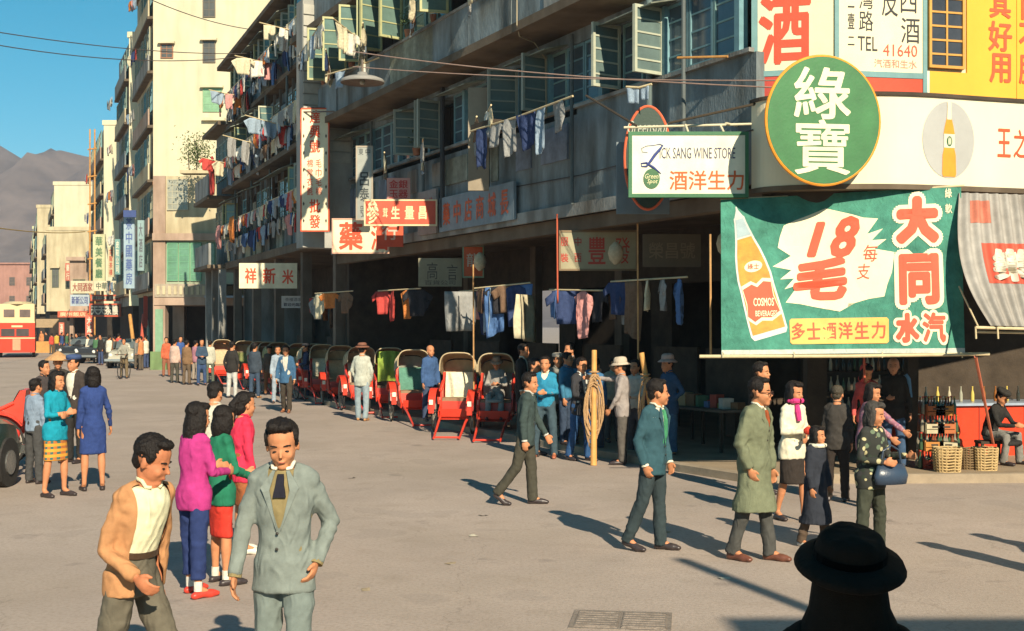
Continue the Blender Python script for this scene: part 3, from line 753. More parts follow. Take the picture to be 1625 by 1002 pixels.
for i in range(len(bl)-1):
    p0, p1, p2, p3 = bl[max(0,i-1)], bl[i], bl[i+1], bl[min(len(bl)-1,i+2)]
    for q in range(5):
        t = q/5; bs.append(.5*((2*p1)+(p2-p0)*t+(2*p0-5*p1+4*p2-p3)*t*t+(3*p1-p0-3*p2+p3)*t**3))
bs.append(bl[-1])
ob('curved_band', strip(bs, 4.17, 5.38, -.12, 0), mat('band_cream', (.74,.66,.47), .7, .04, .8, .06, 15, stain=.07), F)
ob('band_cap', strip(bs, 5.38, 5.43, -.5, .03), M_DARK, F)
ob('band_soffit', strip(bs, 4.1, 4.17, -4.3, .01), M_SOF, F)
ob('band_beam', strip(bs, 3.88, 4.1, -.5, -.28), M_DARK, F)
# painted panels on the wall, each a thin board
def board_on(pl_i, f0, f1, z0, z1, m, name, t=.03, off=0):
    a, b = CW[pl_i], CW[pl_i+1]; p, q = a.lerp(b, f0), a.lerp(b, f1); d = (q-p); o_ = V((d.normalized().y, -d.normalized().x, 0))
    g = MB(); P = [p+o_*off, q+o_*off, q+o_*(off+t), p+o_*(off+t)]
    g.v = [(v.x,v.y,z0) for v in P]+[(v.x,v.y,z1) for v in P]; g.f = [(0,1,2,3),(4,5,6,7),(0,1,5,4),(1,2,6,5),(2,3,7,6),(3,0,4,7)]
    return ob(name, g, m, F)
def letters_on(pl_i, items, m, name='lettering', off=.036):
    a, b = CW[pl_i], CW[pl_i+1]; d = (b-a); L = d.length; t = d.normalized(); o_ = V((t.y, -t.x, 0))
    g = MB()
    for s, x, z, wd, ht, bo in items: letter(g, s, x*L, z, wd*L, ht, 0, bo, fn=lambda u, v: a+t*u+o_*off+V((0,0,v)))
    return ob(name, g, m, F)
RED = paint((.62,.075,.035), .6, .08, .15); TEALT = paint((.16,.30,.30), .6, .12); BLK = paint((.03,.03,.035), .6, .1)
board_on(0, -.02, .06, 5.43, 9, TEALT, 'trim')
board_on(0, .06, .99, 5.85, 9, paint((.70,.61,.42), .7, .05, .1), 'sign_panel')
board_on(0, .06, .99, 5.77, 5.85, TEALT, 'trim', .04)
board_on(0, .06, .99, 5.43, 5.77, paint((.45,.06,.045), .7, .1, .3), 'red_strip')
board_on(1, .01, .055, 5.43, 9, TEALT, 'trim', .04)
board_on(1, .055, .955, 5.82, 9, paint((.74,.67,.46), .7, .05, .1), 'sign_panel')
board_on(1, .055, .955, 5.74, 5.82, TEALT, 'trim', .04)
board_on(1, .055, .955, 5.43, 5.74, _m['paint_45_05_04_2'] if 'paint_45_05_04_2' in _m else RED, 'red_strip')
board_on(1, .955, 1.0, 5.43, 9, TEALT, 'trim', .045)
YEL = mat('yellow_wall', (.78,.40,.045), .7, .06, 1.2, .08, 20, stain=.12)
board_on(2, .03, .95, 5.43, 5.86, YEL, 'yellow_panel'); board_on(2, .42, .95, 5.86, 9, YEL, 'yellow_panel'); board_on(3, -.015, .9, 5.43, 9, YEL, 'yellow_panel')
board_on(2, -.0, .028, 5.43, 5.86, paint((.70,.66,.5)), 'trim')
letters_on(0, [('酒', .40, 6.42, .66, .98, .035), ('港', .44, 7.55, .7, 1.0, .03)], RED)
letters_on(1, [('西', .80, 6.84, .19, .34, .0), ('酒', .82, 6.42, .20, .36, .0), ('洋', .80, 7.25, .19, .34, .0), ('皮', .60, 6.83, .17, .44, -.005), ('灣', .345, 6.83, .15, .26, .0), ('路', .345, 6.53, .15, .28, .0), ('TEL', .36, 6.21, .21, .2, -.01),
   ('町', .185, 6.90, .07, .13, .01), ('一', .185, 6.72, .07, .02, .01), ('壹', .185, 6.52, .07, .22, .01), ('二', .185, 6.24, .07, .12, .01)], BLK)
letters_on(1, [('41640', .71, 6.13, .37, .17, -.018)], paint((.50,.09,.05)), 'telephone_number')
letters_on(1, [('汽酒和生水', .66, 5.94, .46, .12, -.005)], paint((.50,.22,.15)), 'lettering')
letters_on(2, [('好', 1.055, 6.39, .31, .42, .025), ('用', 1.055, 5.93, .27, .42, .03), ('其', 1.06, 6.85, .30, .40, .025)], RED, off=.05) if False else None
RY = paint((.66,.10,.035), .6, .06)
def letters_line(p, q, items, m, off, parent, name='lettering'):
    d = q-p; t = d.normalized(); o_ = V((t.y, -t.x, 0)); g = MB()
    for s, x, z, wd, ht, bo in items: letter(g, s, x, z, wd, ht, 0, bo, fn=lambda u, v: p+t*u+o_*off+V((0,0,v)))
    return ob(name, g, m, parent)
letters_line(CW[2], CW[3], [('好', 1.20, 6.42, .40, .44, .025), ('用', 1.20, 5.96, .36, .43, .03), ('其', 1.20, 6.88, .36, .40, .03)], RY, .037, F)
letters_line(CW[3], CW[4], [('不', .16, 6.42, .40, .44, .025), ('膠', .16, 5.96, .40, .43, .02), ('而', .16, 6.88, .36, .40, .03)], RY, .037, F)
# barred window between the painted panels
wx = CW[2].lerp(CW[3], .20); rw = math.atan2((CW[3]-CW[2]).y, (CW[3]-CW[2]).x)
fw_ = window(F, wx.x, wx.y-.06, 5.9, .58, 2.4, 2, 12, (.55,.28,.06), (.05,.05,.055), rw, .04); ob('backing', MB().box(-.3,.3,.03,.05,0,2.4), M_DARK, fw_)
# band decoration: grey oval with an orange bottle, red lettering
def band_pt(px):
    """plan point and tangent on the band where it stands at x in the photograph"""
    best = min(range(len(bs)-1), key=lambda i: abs(812.5+2000*bs[i].x/bs[i].y-px)); a, b = bs[max(0,best-1)], bs[best+1]
    return bs[best], (b-a).normalized()
p, t = band_pt(1497); o_ = V((t.y,-t.x,0))
g = MB(); N_ = 40
def bandmap(px0, off):
    # arc-length map along the band from the point at px0
    i0 = min(range(len(bs)), key=lambda i: abs(812.5+2000*bs[i].x/bs[i].y-px0))
    cum = [0]
    for a, b in zip(bs, bs[1:]): cum.append(cum[-1]+(b-a).length)
    s0 = cum[i0]
    def f(u, z):
        s = s0+u; j = max(0, min(len(cum)-2, next((q for q in range(len(cum)-1) if cum[q+1] >= s), len(cum)-2)))
        q = (s-cum[j])/(cum[j+1]-cum[j]); a, b = bs[j], bs[j+1]; pp = a.lerp(b, q); tt = (b-a).normalized()
        return pp+V((tt.y,-tt.x,0))*off+V((0,0,z))
    return f
def fan(g, f, cx, cz, rx, rz_, n=40, y=None):
    P = [f(cx+rx*q, cz) for q in np.linspace(-1, 1, 9)]
    k = len(g.v); cols = 24
    for i in range(cols+1):
        x_ = -math.cos(math.pi*i/cols); h_ = math.sqrt(max(0, 1-x_*x_)); g.v.append(tuple(f(cx+rx*x_, cz-rz_*h_))); g.v.append(tuple(f(cx+rx*x_, cz+rz_*h_)))
    for i in range(cols): a = k+2*i; g.f.append((a, a+2, a+3, a+1))
def outline(g, f, prof, cx, cz):
    """symmetric flat shape from (half width, z) rows"""
    k = len(g.v)
    for hw, z in prof: g.v.append(tuple(f(cx-hw, cz+z))); g.v.append(tuple(f(cx+hw, cz+z)))
    for i in range(len(prof)-1): a = k+2*i; g.f.append((a, a+1, a+3, a+2))
f1 = bandmap(1497, .006); g = MB(); fan(g, f1, 0, 4.80, .42, .53); ob('oval_panel', g, paint((.38,.38,.36), .6, .06), F)
BP = [(.10,-.50),(.115,-.46),(.108,-.2),(.088,-.12),(.085,.05),(.09,.10),(.07,.2),(.038,.32),(.03,.45),(.032,.53)]
f2 = bandmap(1497, .011); g = MB(); outline(g, f2, BP, 0, 4.79); ob('painted_bottle', g, paint((.70,.28,.03), .5, .12), F)
f3 = bandmap(1497, .015); g = MB(); outline(g, f3, [(.088,-.12),(.085,.04),(.088,.07)], 0, 4.81); outline(g, f3, [(.036,.28),(.03,.45),(.032,.525)], 0, 4.80); ob('bottle_label', g, paint((.68,.62,.45), .5, .05), F)
f4 = bandmap(1497, .019); g = MB(); fan(g, f4, 0, 4.78, .045, .07); ob('label_ring', g, paint((.04,.12,.05)), F)
f5 = bandmap(1497, .023); g = MB(); fan(g, f5, -.012, 4.78, .012, .055); fan(g, f5, .014, 4.78, .010, .05); ob('label_mark', g, paint((.60,.60,.42)), F)
f6 = bandmap(1590, .008); g = MB()
for i, ch in enumerate('王之汽水'): letter(g, ch, -.06+.27*i, 4.80, .22, .40, 0, .015, fn=f6)
ob('lettering', g, paint((.60,.09,.03), .6, .06), F)
# shop below: back wall, pillars, counter
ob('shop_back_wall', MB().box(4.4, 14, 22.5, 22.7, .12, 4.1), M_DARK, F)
ob('shop_side_wall', MB().bar((12.5,19.9,2.1),(12.5,24,2.1), .2, 4.0), M_DARK, F)
ob('shop_pillar', MB().box(4.55, 4.85, 19.4, 19.7, .12, 4.1), M_DARK, F)
ob('shop_pillar', MB().box(6.25, 6.42, 19.9, 20.1, .12, 4.1), M_DARK, F)
# ---------------------------------------------------------------- building B and the rest of the street
Bd = thing('balcony_tenement', 'long tenement with dark eaves and balconies hung with washing behind the tall red bordered sign', 'building', OB, RZB)
LB = 18.6
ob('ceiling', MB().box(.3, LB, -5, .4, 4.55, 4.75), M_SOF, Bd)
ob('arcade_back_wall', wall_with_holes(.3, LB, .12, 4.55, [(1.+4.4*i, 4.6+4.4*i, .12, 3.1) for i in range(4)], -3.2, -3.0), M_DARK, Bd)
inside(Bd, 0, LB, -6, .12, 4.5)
for i in range(5): ob('pillar', MB().box(.5+4.4*i, .82+4.4*i, -.2, .1, .12, 4.55), M_CONC, Bd)
rb = random.Random(5)
for lv, (z0, z1) in enumerate([(4.75, 7.7), (7.8, 10.3), (10.4, 12.8)]):
    pj = .05+.15*(lv % 2)
    ob('balcony_slab', MB().box(.3, LB, -.2, pj+.36, z0-.1 if lv else z0-.02, z0+.06), M_SOF, Bd)
    xx = .3
    while xx < LB-.1:
        x2 = min(LB, xx+rb.choice((1.04,1.04,2.08))); kind = rb.random(); dd = rb.uniform(0,.07)
        if kind < .72: ob('balcony_parapet', MB().box(xx, x2-.02, pj, pj+.1+dd, z0+.06, z0+.95), rb.choice([M_WA2, M_WA, M_WA, mat('tin_sheet', (.24,.27,.22), .7, .4, 5, .5, 14, stain=.8), paint((.16,.24,.28), .8, .3, .6), paint((.34,.32,.22), .8, .3, .6)]), Bd)
        else:
            g_ = MB(); q_ = xx+.04
            while q_ < x2-.03: g_.box(q_, q_+.025, pj+.03, pj+.06, z0+.06, z0+.95); q_ += .115
            for part in [g_]: o_ = ob('railing_bars', part, paint((.20,.24,.22), .7, .3, .5), Bd); o_['kind'] = 'stuff'
            ob('clutter_box', MB().box(xx+.1, xx+.7, -.3, 0, z0+.06, z0+.06+rb.uniform(.3,.8)), paint(rb.choice([(.3,.2,.1),(.2,.25,.2),(.35,.3,.25)]), .8, .3, .5), Bd)
        xx = x2
    for q_ in range(5): ob('drain_pipe', MB().tube([(2.2+3.7*q_,pj+.2,z0+.1),(2.2+3.7*q_,pj+.2,z1)], .04, 8), paint((.12,.14,.13)), Bd)
    for q_ in range(6): x_ = .8+rb.uniform(0,16.5); ob('tin_hood', MB().prism([(pj+.02,z1-.2),(pj+.75,z1-.5),(pj+.75,z1-.52),(pj+.02,z1-.24)], 0, x_, x_+rb.uniform(1,2)), mat('tin_sheet', (.24,.27,.22), .7, .4, 5, .5, 14, stain=.8), Bd)
    ob('balcony_rail', MB().box(.3, LB, pj-.02, pj+.12, z0+.95, z0+1.0), M_CONC, Bd)
    ob('wall', MB().box(.3, LB, -.3, 0, z1-.45, z1-.11), M_WA, Bd)
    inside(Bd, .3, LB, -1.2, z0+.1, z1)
    x = .5; i = 0
    while x < LB-1:
        r_ = rb.random(); hh = z1-z0-1.15-.35
        if r_ < .42: window(Bd, x+.5, pj+.03, z0+1.0, .96, hh, 2, 4, rb.choice([TEAL, (.16,.22,.17), (.20,.22,.18)]), rb.choice([(.06,.09,.09), (.10,.14,.12)]))
        elif r_ < .7:
            window(Bd, x+.05, pj+.08, z0+1.0, .5, hh, 1, 4, rb.choice([(.48,.48,.34), (.40,.40,.20), (.42,.44,.36)]), (.12,.18,.15), R(rb.uniform(70, 110)), hinge=True)
            window(Bd, x+.95, pj+.08, z0+1.0, .5, hh, 1, 4, rb.choice([(.48,.48,.34), (.40,.40,.20)]), (.12,.18,.15), R(rb.uniform(75, 105)), hinge=True)
        elif r_ < .85: ob('blind', MB().box(x, x+.95, pj+.02, pj+.04, z0+1.0, z0+1.0+hh*.8), fabric(rb.choice([(.16,.22,.24), (.30,.27,.2), (.12,.16,.13)])), Bd)
        ob('post', MB().box(x-.06, x, pj-.02, pj+.08, z0+1.0, z1-.1), M_CONC, Bd)
        x += 1.04; i += 1
ob('eaves', MB().box(.0, LB, -12, .75, 12.8, 12.95), M_SOF, Bd)
ob('end_wall', MB().box(.0, .28, -12, .0, 4.8, 12.8), M_WA2, Bd); ob('far_end_wall', MB().box(LB-.25, LB, -12, -.35, 0, 12.8), M_WA2, Bd)
# low end house past B
OC = PB(LB+.3, .1); Cc = thing('narrow_tenement', 'narrow pale blue tenement with a dark eave beyond the washing hung block', 'building', OC, RZB)
ob('wall', MB().box(0, 4.2, -5, 0, 4.6, 10.6), mat('pale_blue_wall', (.22,.27,.26), .9, .2, 2, .2, 20, stain=.6), Cc)
ob('eaves', MB().box(-.2, 4.5, -5, .6, 10.6, 10.75), M_SOF, Cc); ob('balcony_slab', MB().box(0, 4.3, -.1, 1.0, 7.5, 7.65), M_SOF, Cc); ob('balcony_slab', MB().box(0, 4.3, -.1, 1.0, 4.6, 4.75), M_SOF, Cc)
for z in (4.75, 7.65):
    ob('balcony_parapet', MB().box(0, 4.2, .85, .95, z, z+.9), M_WA2, Cc)
    for q in range(4): window(Cc, .55+1.0*q, .05, z+.9, .8, 1.6, 2, 4, (.25,.30,.24), (.10,.13,.12))
for q in range(3): ob('pillar', MB().box(.1+1.9*q, .4+1.9*q, .2, .5, .0, 4.6), M_WA2, Cc)
inside(Cc, 0, 4.2, -4, 0, 4.6)
# planted balcony between the two
# corner house D, white and pink with green shutters
D0 = at(247, 587, 62.5); HD = thing('corner_house', 'pale corner house with green shuttered window above a dark arcade at the side street', 'building', (D0.x, 62.5, 0), 0)
ob('wall', MB().box(.5, 4.6, 0, 5, 6.75, 9.6), M_CREAM2, HD); ob('wall', MB().box(.5, 4.6, 0, 5, 4.25, 6.4), mat('green_grey_wall', (.32,.36,.26), .9, .1, 1, .1, 10, stain=.4), HD)
ob('cornice', MB().box(-.1, 4.7, -.25, 5, 6.4, 6.75), M_PINK, HD); ob('balustrade', MB().box(.0, 2.6, -.2, .1, 3.6, 4.25), mat('balustrade_stone', (.36,.31,.24), .9, .2, 8, .5, 8, stain=.5), HD)
ob('lintel', MB().box(-.05, 4.7, -.15, 5, 3.2, 3.6), M_PINK, HD)
for q in range(9): ob('baluster', MB().box(.12+.28*q, .26+.28*q, -.24, -.2, 3.72, 4.15), M_CREAM2, HD)
ob('pillar', MB().box(-.1, .5, -.1, .5, 0, 9.6), M_PINK, HD); ob('pillar', MB().box(2.6, 2.85, -.1, .2, 0, 3.2), M_PINK, HD); ob('pillar', MB().box(-.1, .5, 3.5, 4.1, 0, 9.6), M_PINK, HD)
ob('interior_shade', MB().box(-.05, 4.5, 4.6, 4.8, 0, 3.2), _m['interior_shade_paint'], HD)  # dark sheet painted as the shade under the house
window(HD, 1.1, -.04, 7.9, 1.05, 1.55, 4, 5, (.40,.38,.28), (.30,.30,.24)); 
for q in range(3): window(HD, .85+.58*q, -.04, 4.4, .54, 1.9, 1, 6, (.14,.34,.20), (.12,.26,.17))
window(HD, 2.75, -.04, 4.4, .4, 1.9, 1, 6, (.10,.22,.14), (.10,.2,.14))
ob('green_board', MB().box(.02, .4, -.16, -.11, 0.6, 3.0), paint((.20,.34,.22)), HD)
ob('awning', MB().box(2.7, 8, -1.2, .2, 3.55, 3.65), paint((.30,.36,.42)), HD)
for q in range(3):
    ob('street_window', MB().box(-.14, -.1, .7+1.0*q, 1.3+1.0*q, 4.6, 6.2), paint((.12,.25,.15)), HD)
ob('green_base', MB().box(-.2, .6, -.25, .6, 0, .9), paint((.18,.28,.12), .7, .1, .5), HD)
# side-street shops behind, right of D
ob('side_street_wall', MB().box(4.7, 9, 1, 5, 0, 8.5), M_WA2, HD)
# tall white slab E
def far_block(name, label, x, y, wd, ht, run, m, wins=(), levels=0, seed=1, depth=None, z0=0, trim=M_SOF):
    """wall facing the camera from x to x+wd at depth y, street face running away"""
    o = thing(name, label, 'building', (x, y, 0), 0)
    L_ = run; d = V((-.368, .93, 0)); ob('wall', MB().box(0, wd, 0, .3, z0, ht), m, o)
    g = MB(); q = d*L_
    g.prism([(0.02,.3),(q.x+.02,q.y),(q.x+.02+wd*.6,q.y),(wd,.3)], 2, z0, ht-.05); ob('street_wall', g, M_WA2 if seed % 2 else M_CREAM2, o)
    ob('parapet', MB().box(-.1, wd, -.06, .36, ht, ht+.35), m, o)
    rr = random.Random(seed)
    fh = (ht-4)/max(1, levels)
    for i in range(levels):
        z = 4+fh*i; nrm = V((-.93,-.368,0))
        a = V((0,.3,z)); b_ = a+d*L_
        ob('balcony_slab', MB().prism([(a.x,a.y-.2),(b_.x,b_.y),(b_.x+nrm.x*.38,b_.y+nrm.y*.38),(a.x+nrm.x*.38,a.y+nrm.y*.38)], 2, z, z+.14), trim, o)
        if i < levels:
            n1, n2 = nrm*.27, nrm*.35
            ob('balcony_parapet', MB().prism([(a.x+n1.x,a.y+n1.y),(b_.x+n1.x,b_.y+n1.y),(b_.x+n2.x,b_.y+n2.y),(a.x+n2.x,a.y+n2.y)], 2, z+.14, z+1.0), rr.choice([M_WA2, M_CREAM2, M_PINK, M_WA]), o)
        k_ = max(2, int(L_/1.6))
        for j in range(k_):
            c = a+d*(L_*(j+.5)/k_)+nrm*(.06 if i % 2 else .22)
            window(o, c.x, c.y, z+1.0, 1.1, min(1.7, fh-1.3), 2, 3, rr.choice([(.14,.20,.16), (.3,.3,.2), TEAL]), (.06,.08,.07), math.atan2(d.y, d.x))
    inside_ = MB().prism([(.1,.5),(q.x+.1,q.y),(q.x+wd*.5,q.y),(wd*.8,.5)], 2, 0, 4) if z0 > 1 else None
    if inside_: ob('interior_shade', inside_, _m['interior_shade_paint'], o)  # dark block, ground floor shade put into its colour
    for (wx0, wx1, wz0, wz1, c) in wins:
        ww = window(o, (wx0+wx1)/2, -.03, wz0, wx1-wx0, wz1-wz0, 2, 3, c, (.10,.10,.09) if c[1] < .3 or c[0] > .3 else c)
        ob('ledge', MB().box(wx0-.1, wx1+.1, -.25, 0, wz1, wz1+.12), m, o)
    return o
def pw(x0, x1, y0, y1, D, ox): return ((x0-812.5)*D/2000-ox, (x1-812.5)*D/2000-ox, 2.25+(515-y1)*D/2000, 2.25+(515-y0)*D/2000)
ox = (243-812.5)*66/2000
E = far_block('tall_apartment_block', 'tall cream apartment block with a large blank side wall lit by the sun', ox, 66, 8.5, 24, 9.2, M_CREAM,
  [(*pw(322,342,65,100,66,ox), (.14,.12,.09)), (*pw(255,275,70,93,66,ox), (.30,.14,.08)), (*pw(322,342,-8,28,66,ox), (.14,.12,.09)), (*pw(322,352,140,178,66,ox), (.22,.38,.22))], 7, 2, z0=3.8)
ob('ledge', MB().box(2.6, 3.8, -.25, 0, 12.9, 13.05), M_CREAM, E)
ob('base_line', MB().box(0, 8.5, -.06, 0, 9.55, 9.75), paint((.50,.22,.10)), E)
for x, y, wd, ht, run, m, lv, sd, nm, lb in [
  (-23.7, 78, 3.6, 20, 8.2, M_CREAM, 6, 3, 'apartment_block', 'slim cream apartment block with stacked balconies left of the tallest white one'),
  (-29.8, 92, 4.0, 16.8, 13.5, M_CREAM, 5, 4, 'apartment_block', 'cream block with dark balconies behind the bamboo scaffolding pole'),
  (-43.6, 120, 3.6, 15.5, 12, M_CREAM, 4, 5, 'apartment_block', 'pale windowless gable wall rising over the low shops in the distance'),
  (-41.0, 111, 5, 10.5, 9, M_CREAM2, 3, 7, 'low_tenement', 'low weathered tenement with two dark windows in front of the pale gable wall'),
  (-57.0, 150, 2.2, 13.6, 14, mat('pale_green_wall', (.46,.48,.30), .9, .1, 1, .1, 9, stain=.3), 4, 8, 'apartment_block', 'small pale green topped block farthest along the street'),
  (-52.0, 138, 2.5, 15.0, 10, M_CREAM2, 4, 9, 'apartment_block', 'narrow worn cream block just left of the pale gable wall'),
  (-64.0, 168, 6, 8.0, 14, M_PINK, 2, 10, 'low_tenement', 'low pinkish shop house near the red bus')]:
    far_block(nm, lb, x, y, wd, ht, run, m, [(.5,1.1,5.5,7.2,(.12,.14,.1)), (1.8,2.4,5.5,7.2,(.12,.14,.1))] if nm == 'low_tenement' else (), lv, sd, z0=3.4)
# row of low shops under the far blocks and a pinkish building closing the street
for x, y, wd, ht, m, nm, lb in [
  (-36.5, 104, 5.2, 7.5, M_PINK, 'shop_house', 'low pinkish shop house with red sign over its front'),
  (-31.5, 98, 4.0, 6.5, M_CREAM2, 'shop_house', 'cream shop house behind the parked black cars'),
  (-96, 236, 22, 13.5, mat('pink_far', (.36,.19,.15), .9, .15, .3, .1, 5, stain=.3), 'far_building', 'dull pink building closing the street behind the red bus'),
  (-88, 300, 50, 9, M_WA2, 'far_building', 'grey low building under the hill')]:
    o = thing(nm, lb, 'building', (x, y, 0), 0)
    g = wall_with_holes(0, wd, 0, ht, [(.3, wd-.3, .0, 2.8)], 0, .3); ob('wall', g, m, o); ob('roof', MB().box(-.2, wd+.2, -.3, 6, ht, ht+.3), m, o)
    ob('interior_shade', MB().box(.1, wd-.1, 1.0, 1.2, 0, 2.8), _m['interior_shade_paint'], o); ob('awning', MB().box(-.1, wd+.1, -1.2, 0, 2.9, 3.1), paint((.35,.22,.14)), o)  # the sheet in the shop opening is shade painted dark
    for q in range(int(wd//1.6)):
        if ht < 9 and nm == 'shop_house': window(o, .8+1.6*q, -.04, 4.4, 1.1, 1.6, 2, 3, (.3,.25,.15), (.06,.06,.05))
        elif q % 2: window(o, .8+1.6*q, -.04, 6, 1.1, 1.6, 2, 3, (.25,.16,.12), (.1,.08,.07)); window(o, .8+1.6*q, -.04, 9.5 if ht > 12 else 3.4, 1.1, 1.6, 2, 3, (.25,.16,.12), (.1,.08,.07))
# bamboo scaffolding
sc_ = thing('bamboo_scaffold', 'orange bamboo scaffolding tied up the front of a distant block', 'scaffold', at(146, 560, 92).xy.to_3d(), 0)
for q in range(2): ob('upright', MB().tube([(-.15+.35*q,0,0),(-.15+.35*q,0,16.5)], .06, 6), mat('bamboo_orange', (.48,.24,.07), .7, .3, 4, .2, 30), sc_)
for q in range(8): ob('cross_pole', MB().tube([(-.3,-.05,1+q*2.0),(.35,-.05,1.1+q*2.0)], .05, 6), _m['bamboo_orange'], sc_)
# ================================================================ signs
def sign(label, px0, px1, py0, py1, D, face, items, lcol, border=None, rz=0, t=.07, name='shop_sign', bw=.035, hang=None, cols=(), extra=None, cat='sign', group=None):
    a, b = at(px0, py1, D), at(px1, py0, D); W, H = b.x-a.x, b.z-a.z; W /= max(.3, math.cos(rz)) if rz else 1
    o = thing(name, label, cat, ((a.x+b.x)/2, D, (a.z+b.z)/2), rz, group)
    ob('panel', MB().box(-W/2+(bw if border else 0), W/2-(bw if border else 0), -t/2, t/2, -H/2+(bw if border else 0), H/2-(bw if border else 0)), paint(face, .6, .10, .3), o)
    if border:
        g = MB().box(-W/2,-W/2+bw,-t/2-.01,t/2+.01,-H/2,H/2).box(W/2-bw,W/2,-t/2-.01,t/2+.01,-H/2,H/2).box(-W/2+bw,W/2-bw,-t/2-.01,t/2+.01,-H/2,-H/2+bw).box(-W/2+bw,W/2-bw,-t/2-.01,t/2+.01,H/2-bw,H/2)
        ob('frame', g, paint(border, .5, .12), o)
    y = -t/2-.004; g = MB()
    for s, x, z, wd, ht, bo in items: letter(g, s, x*W, z*H, wd*W, ht*H, y, bo)
    for s, x, z, wd, ht, bo in cols: column(g, s, x*W, z*H, wd*W, ht*H, y, bo)
    if g.v: ob('lettering', g, paint(lcol, .6, .05), o)
    if extra: extra(o, W, H, y)
    if hang:
        for q in hang: ob('bracket', MB().tube([q[0], q[1]], .02, 6), mat('bracket_iron', (.16,.13,.10), .6, .3), o)
    return o
RD = (.66,.085,.035); WH = (.72,.66,.46)
def dots(o, W, H, y):
    for q in range(7):
        for s_ in (-1, 1): cx, cz = s_*W*.385, H*(.41-.137*q); ob('diamond', MB().add([(cx,y,cz-.06),(cx+.025,y,cz),(cx,y,cz+.06),(cx-.025,y,cz)], [(0,1,2,3)]), paint((.05,.04,.03)), o)
    g = MB().box(-W/2,W/2,-.004,.004,0,.06)
    ob('bracket', MB().tube([(-.2,.02,H/2+.02),(1.5,.35,H/2+.02)], .022, 6), mat('bracket_iron', (.16,.13,.10), .6, .3), o)
sign('tall white hanging sign with red border, red characters and black diamonds', 477, 523, 172, 368, 33, (.74,.68,.48), [], RD, (.62,.10,.04), cols=[('達興號', 0, .31, .36, .36, .025), ('毛巾毛棉', .13, -.06, .20, .30, .01), ('棉常衣氈', -.17, -.06, .20, .30, .01), ('批發', 0, -.355, .38, .25, .025)], extra=dots)
sign('square white sign with large red characters below the red sign', 527, 618, 347, 403, 30.4, WH, [('藥', -.17, 0, .42, .8, .03), ('酒', .33, -.02, .30, .78, .03)], RD, (.60,.35,.25))
sign('red horizontal sign with cream characters in a cream frame', 578, 694, 317, 359, 28, (.62,.10,.055), [('參', -.38, .02, .17, .9, .03), ('茸', -.21, 0, .07, .36, .02), ('生', -.07, 0, .12, .48, .04), ('量', .12, 0, .13, .5, .03), ('昌', .30, 0, .11, .5, .05)], (.74,.62,.36), (.66,.55,.33))
sign('lower red sign end peeping out under the red horizontal sign', 598, 640, 350, 392, 29.2, (.60,.09,.04), [('行', .0, .05, .6, .6, .02)], (.60,.45,.36))
sign('small patterned red and white sign above the red horizontal one', 614, 651, 283, 318, 29.5, (.60,.30,.25), [('金銀', 0, .22, .8, .38, .02), ('玉器', 0, -.22, .8, .38, .02)], (.50,.05,.04))
sign('narrow grey vertical sign in an iron frame beside the blue wall', 565, 592, 232, 350, 30, (.32,.34,.31), [], (.05,.06,.06), (.36,.31,.24), cols=[('呂泰', 0, -.05, .55, .42, .02)], extra=lambda o, W, H, y: ob('lettering', (lambda g: (letter(g, '東', -.2*W, .42*H, .28*W, .09*H, y), letter(g, '中', .2*W, .42*H, .28*W, .09*H, y), letter(g, '號', 0, -.38*H, .5*W, .16*H, y), g)[-1])(MB()), paint((.05,.06,.06)), o))
sign('white sign with red characters half in shade over the rickshaws', 380, 472, 418, 458, 40, WH, [('祥', -.30, 0, .20, .62, .03), ('新', .02, 0, .22, .64, .03), ('米', .34, -.04, .20, .58, .03)], RD, None, t=.1)
sign('little pale blue sign hanging in the arcade behind the rickshaws', 447, 485, 470, 489, 41, (.44,.46,.46), [('茶樓酒家', 0, .2, .7, .3, 0), ('歡迎光臨請', 0, -.22, .82, .3, .02)], (.06,.06,.08))
sign('bare brown plank sign seen edge on among the teal windows', 743, 776, 140, 303, 25.2, (.30,.25,.18), [], (.1,.1,.1), t=.12)
o = sign('green framed white wine store sign reading Lick Sang Wine Store', 997, 1187, 210, 314, 17.75, (.76,.74,.58), [('酒洋生力', .15, -.24, .62, .30, .012)], (.60,.12,.03), (.05,.16,.075), t=.09, bw=.05)
o['label'] = 'green framed white wine store sign with English and red Chinese lettering'
g = MB(); letter(g, 'ICK SANG WINE STORE', .125, .16, 1.06, .155, -.05, -.006); ob('lettering', g, paint((.06,.06,.12)), o)
g = MB(); g2 = [((a-1092)/118.3, (262-b_)/118.3) for a, b_ in [(1024,241),(1015,240),(1014,234),(1022,230),(1034,229),(1044,227),(1049,229),(1044,236),(1036,245),(1029,255),(1022,264),(1014,264),(1013,259),(1022,258),(1034,266),(1046,276)]]
g.tube([(x, -.052, z-.01) for x, z in g2], [.003,.003,.004,.004,.004,.005,.011,.019,.022,.021,.014,.008,.009,.014,.018,.006], 8); ob('script_initial', g, paint((.05,.07,.22)), o)
g = MB(); g.rings([(V((-.52,-.047,-.2)), V((1,0,0)), .115, V((0,0,1)), .14), (V((-.52,-.055,-.2)), V((1,0,0)), .115, V((0,0,1)), .14)], 28); ob('roundel', g, paint((.06,.15,.07)), o)
g = MB(); letter(g, 'Green', -.52, -.165, .19, .07, -.058, .012, .3); letter(g, 'Spot', -.51, -.245, .15, .08, -.058, .012, .3); ob('roundel_lettering', g, paint((.66,.62,.36)), o)
for (a, b) in [((-.85,.6,.62),(.95,.15,.60)), ((.0,.0,.46),(0,.3,.62)), ((.5,.0,.46),(.5,.3,.61)), ((.55,.1,.60),(1.0,.9,.66))]:
    ob('bracket', MB().tube([a, b], .018, 8), paint((.66,.60,.42)), o)
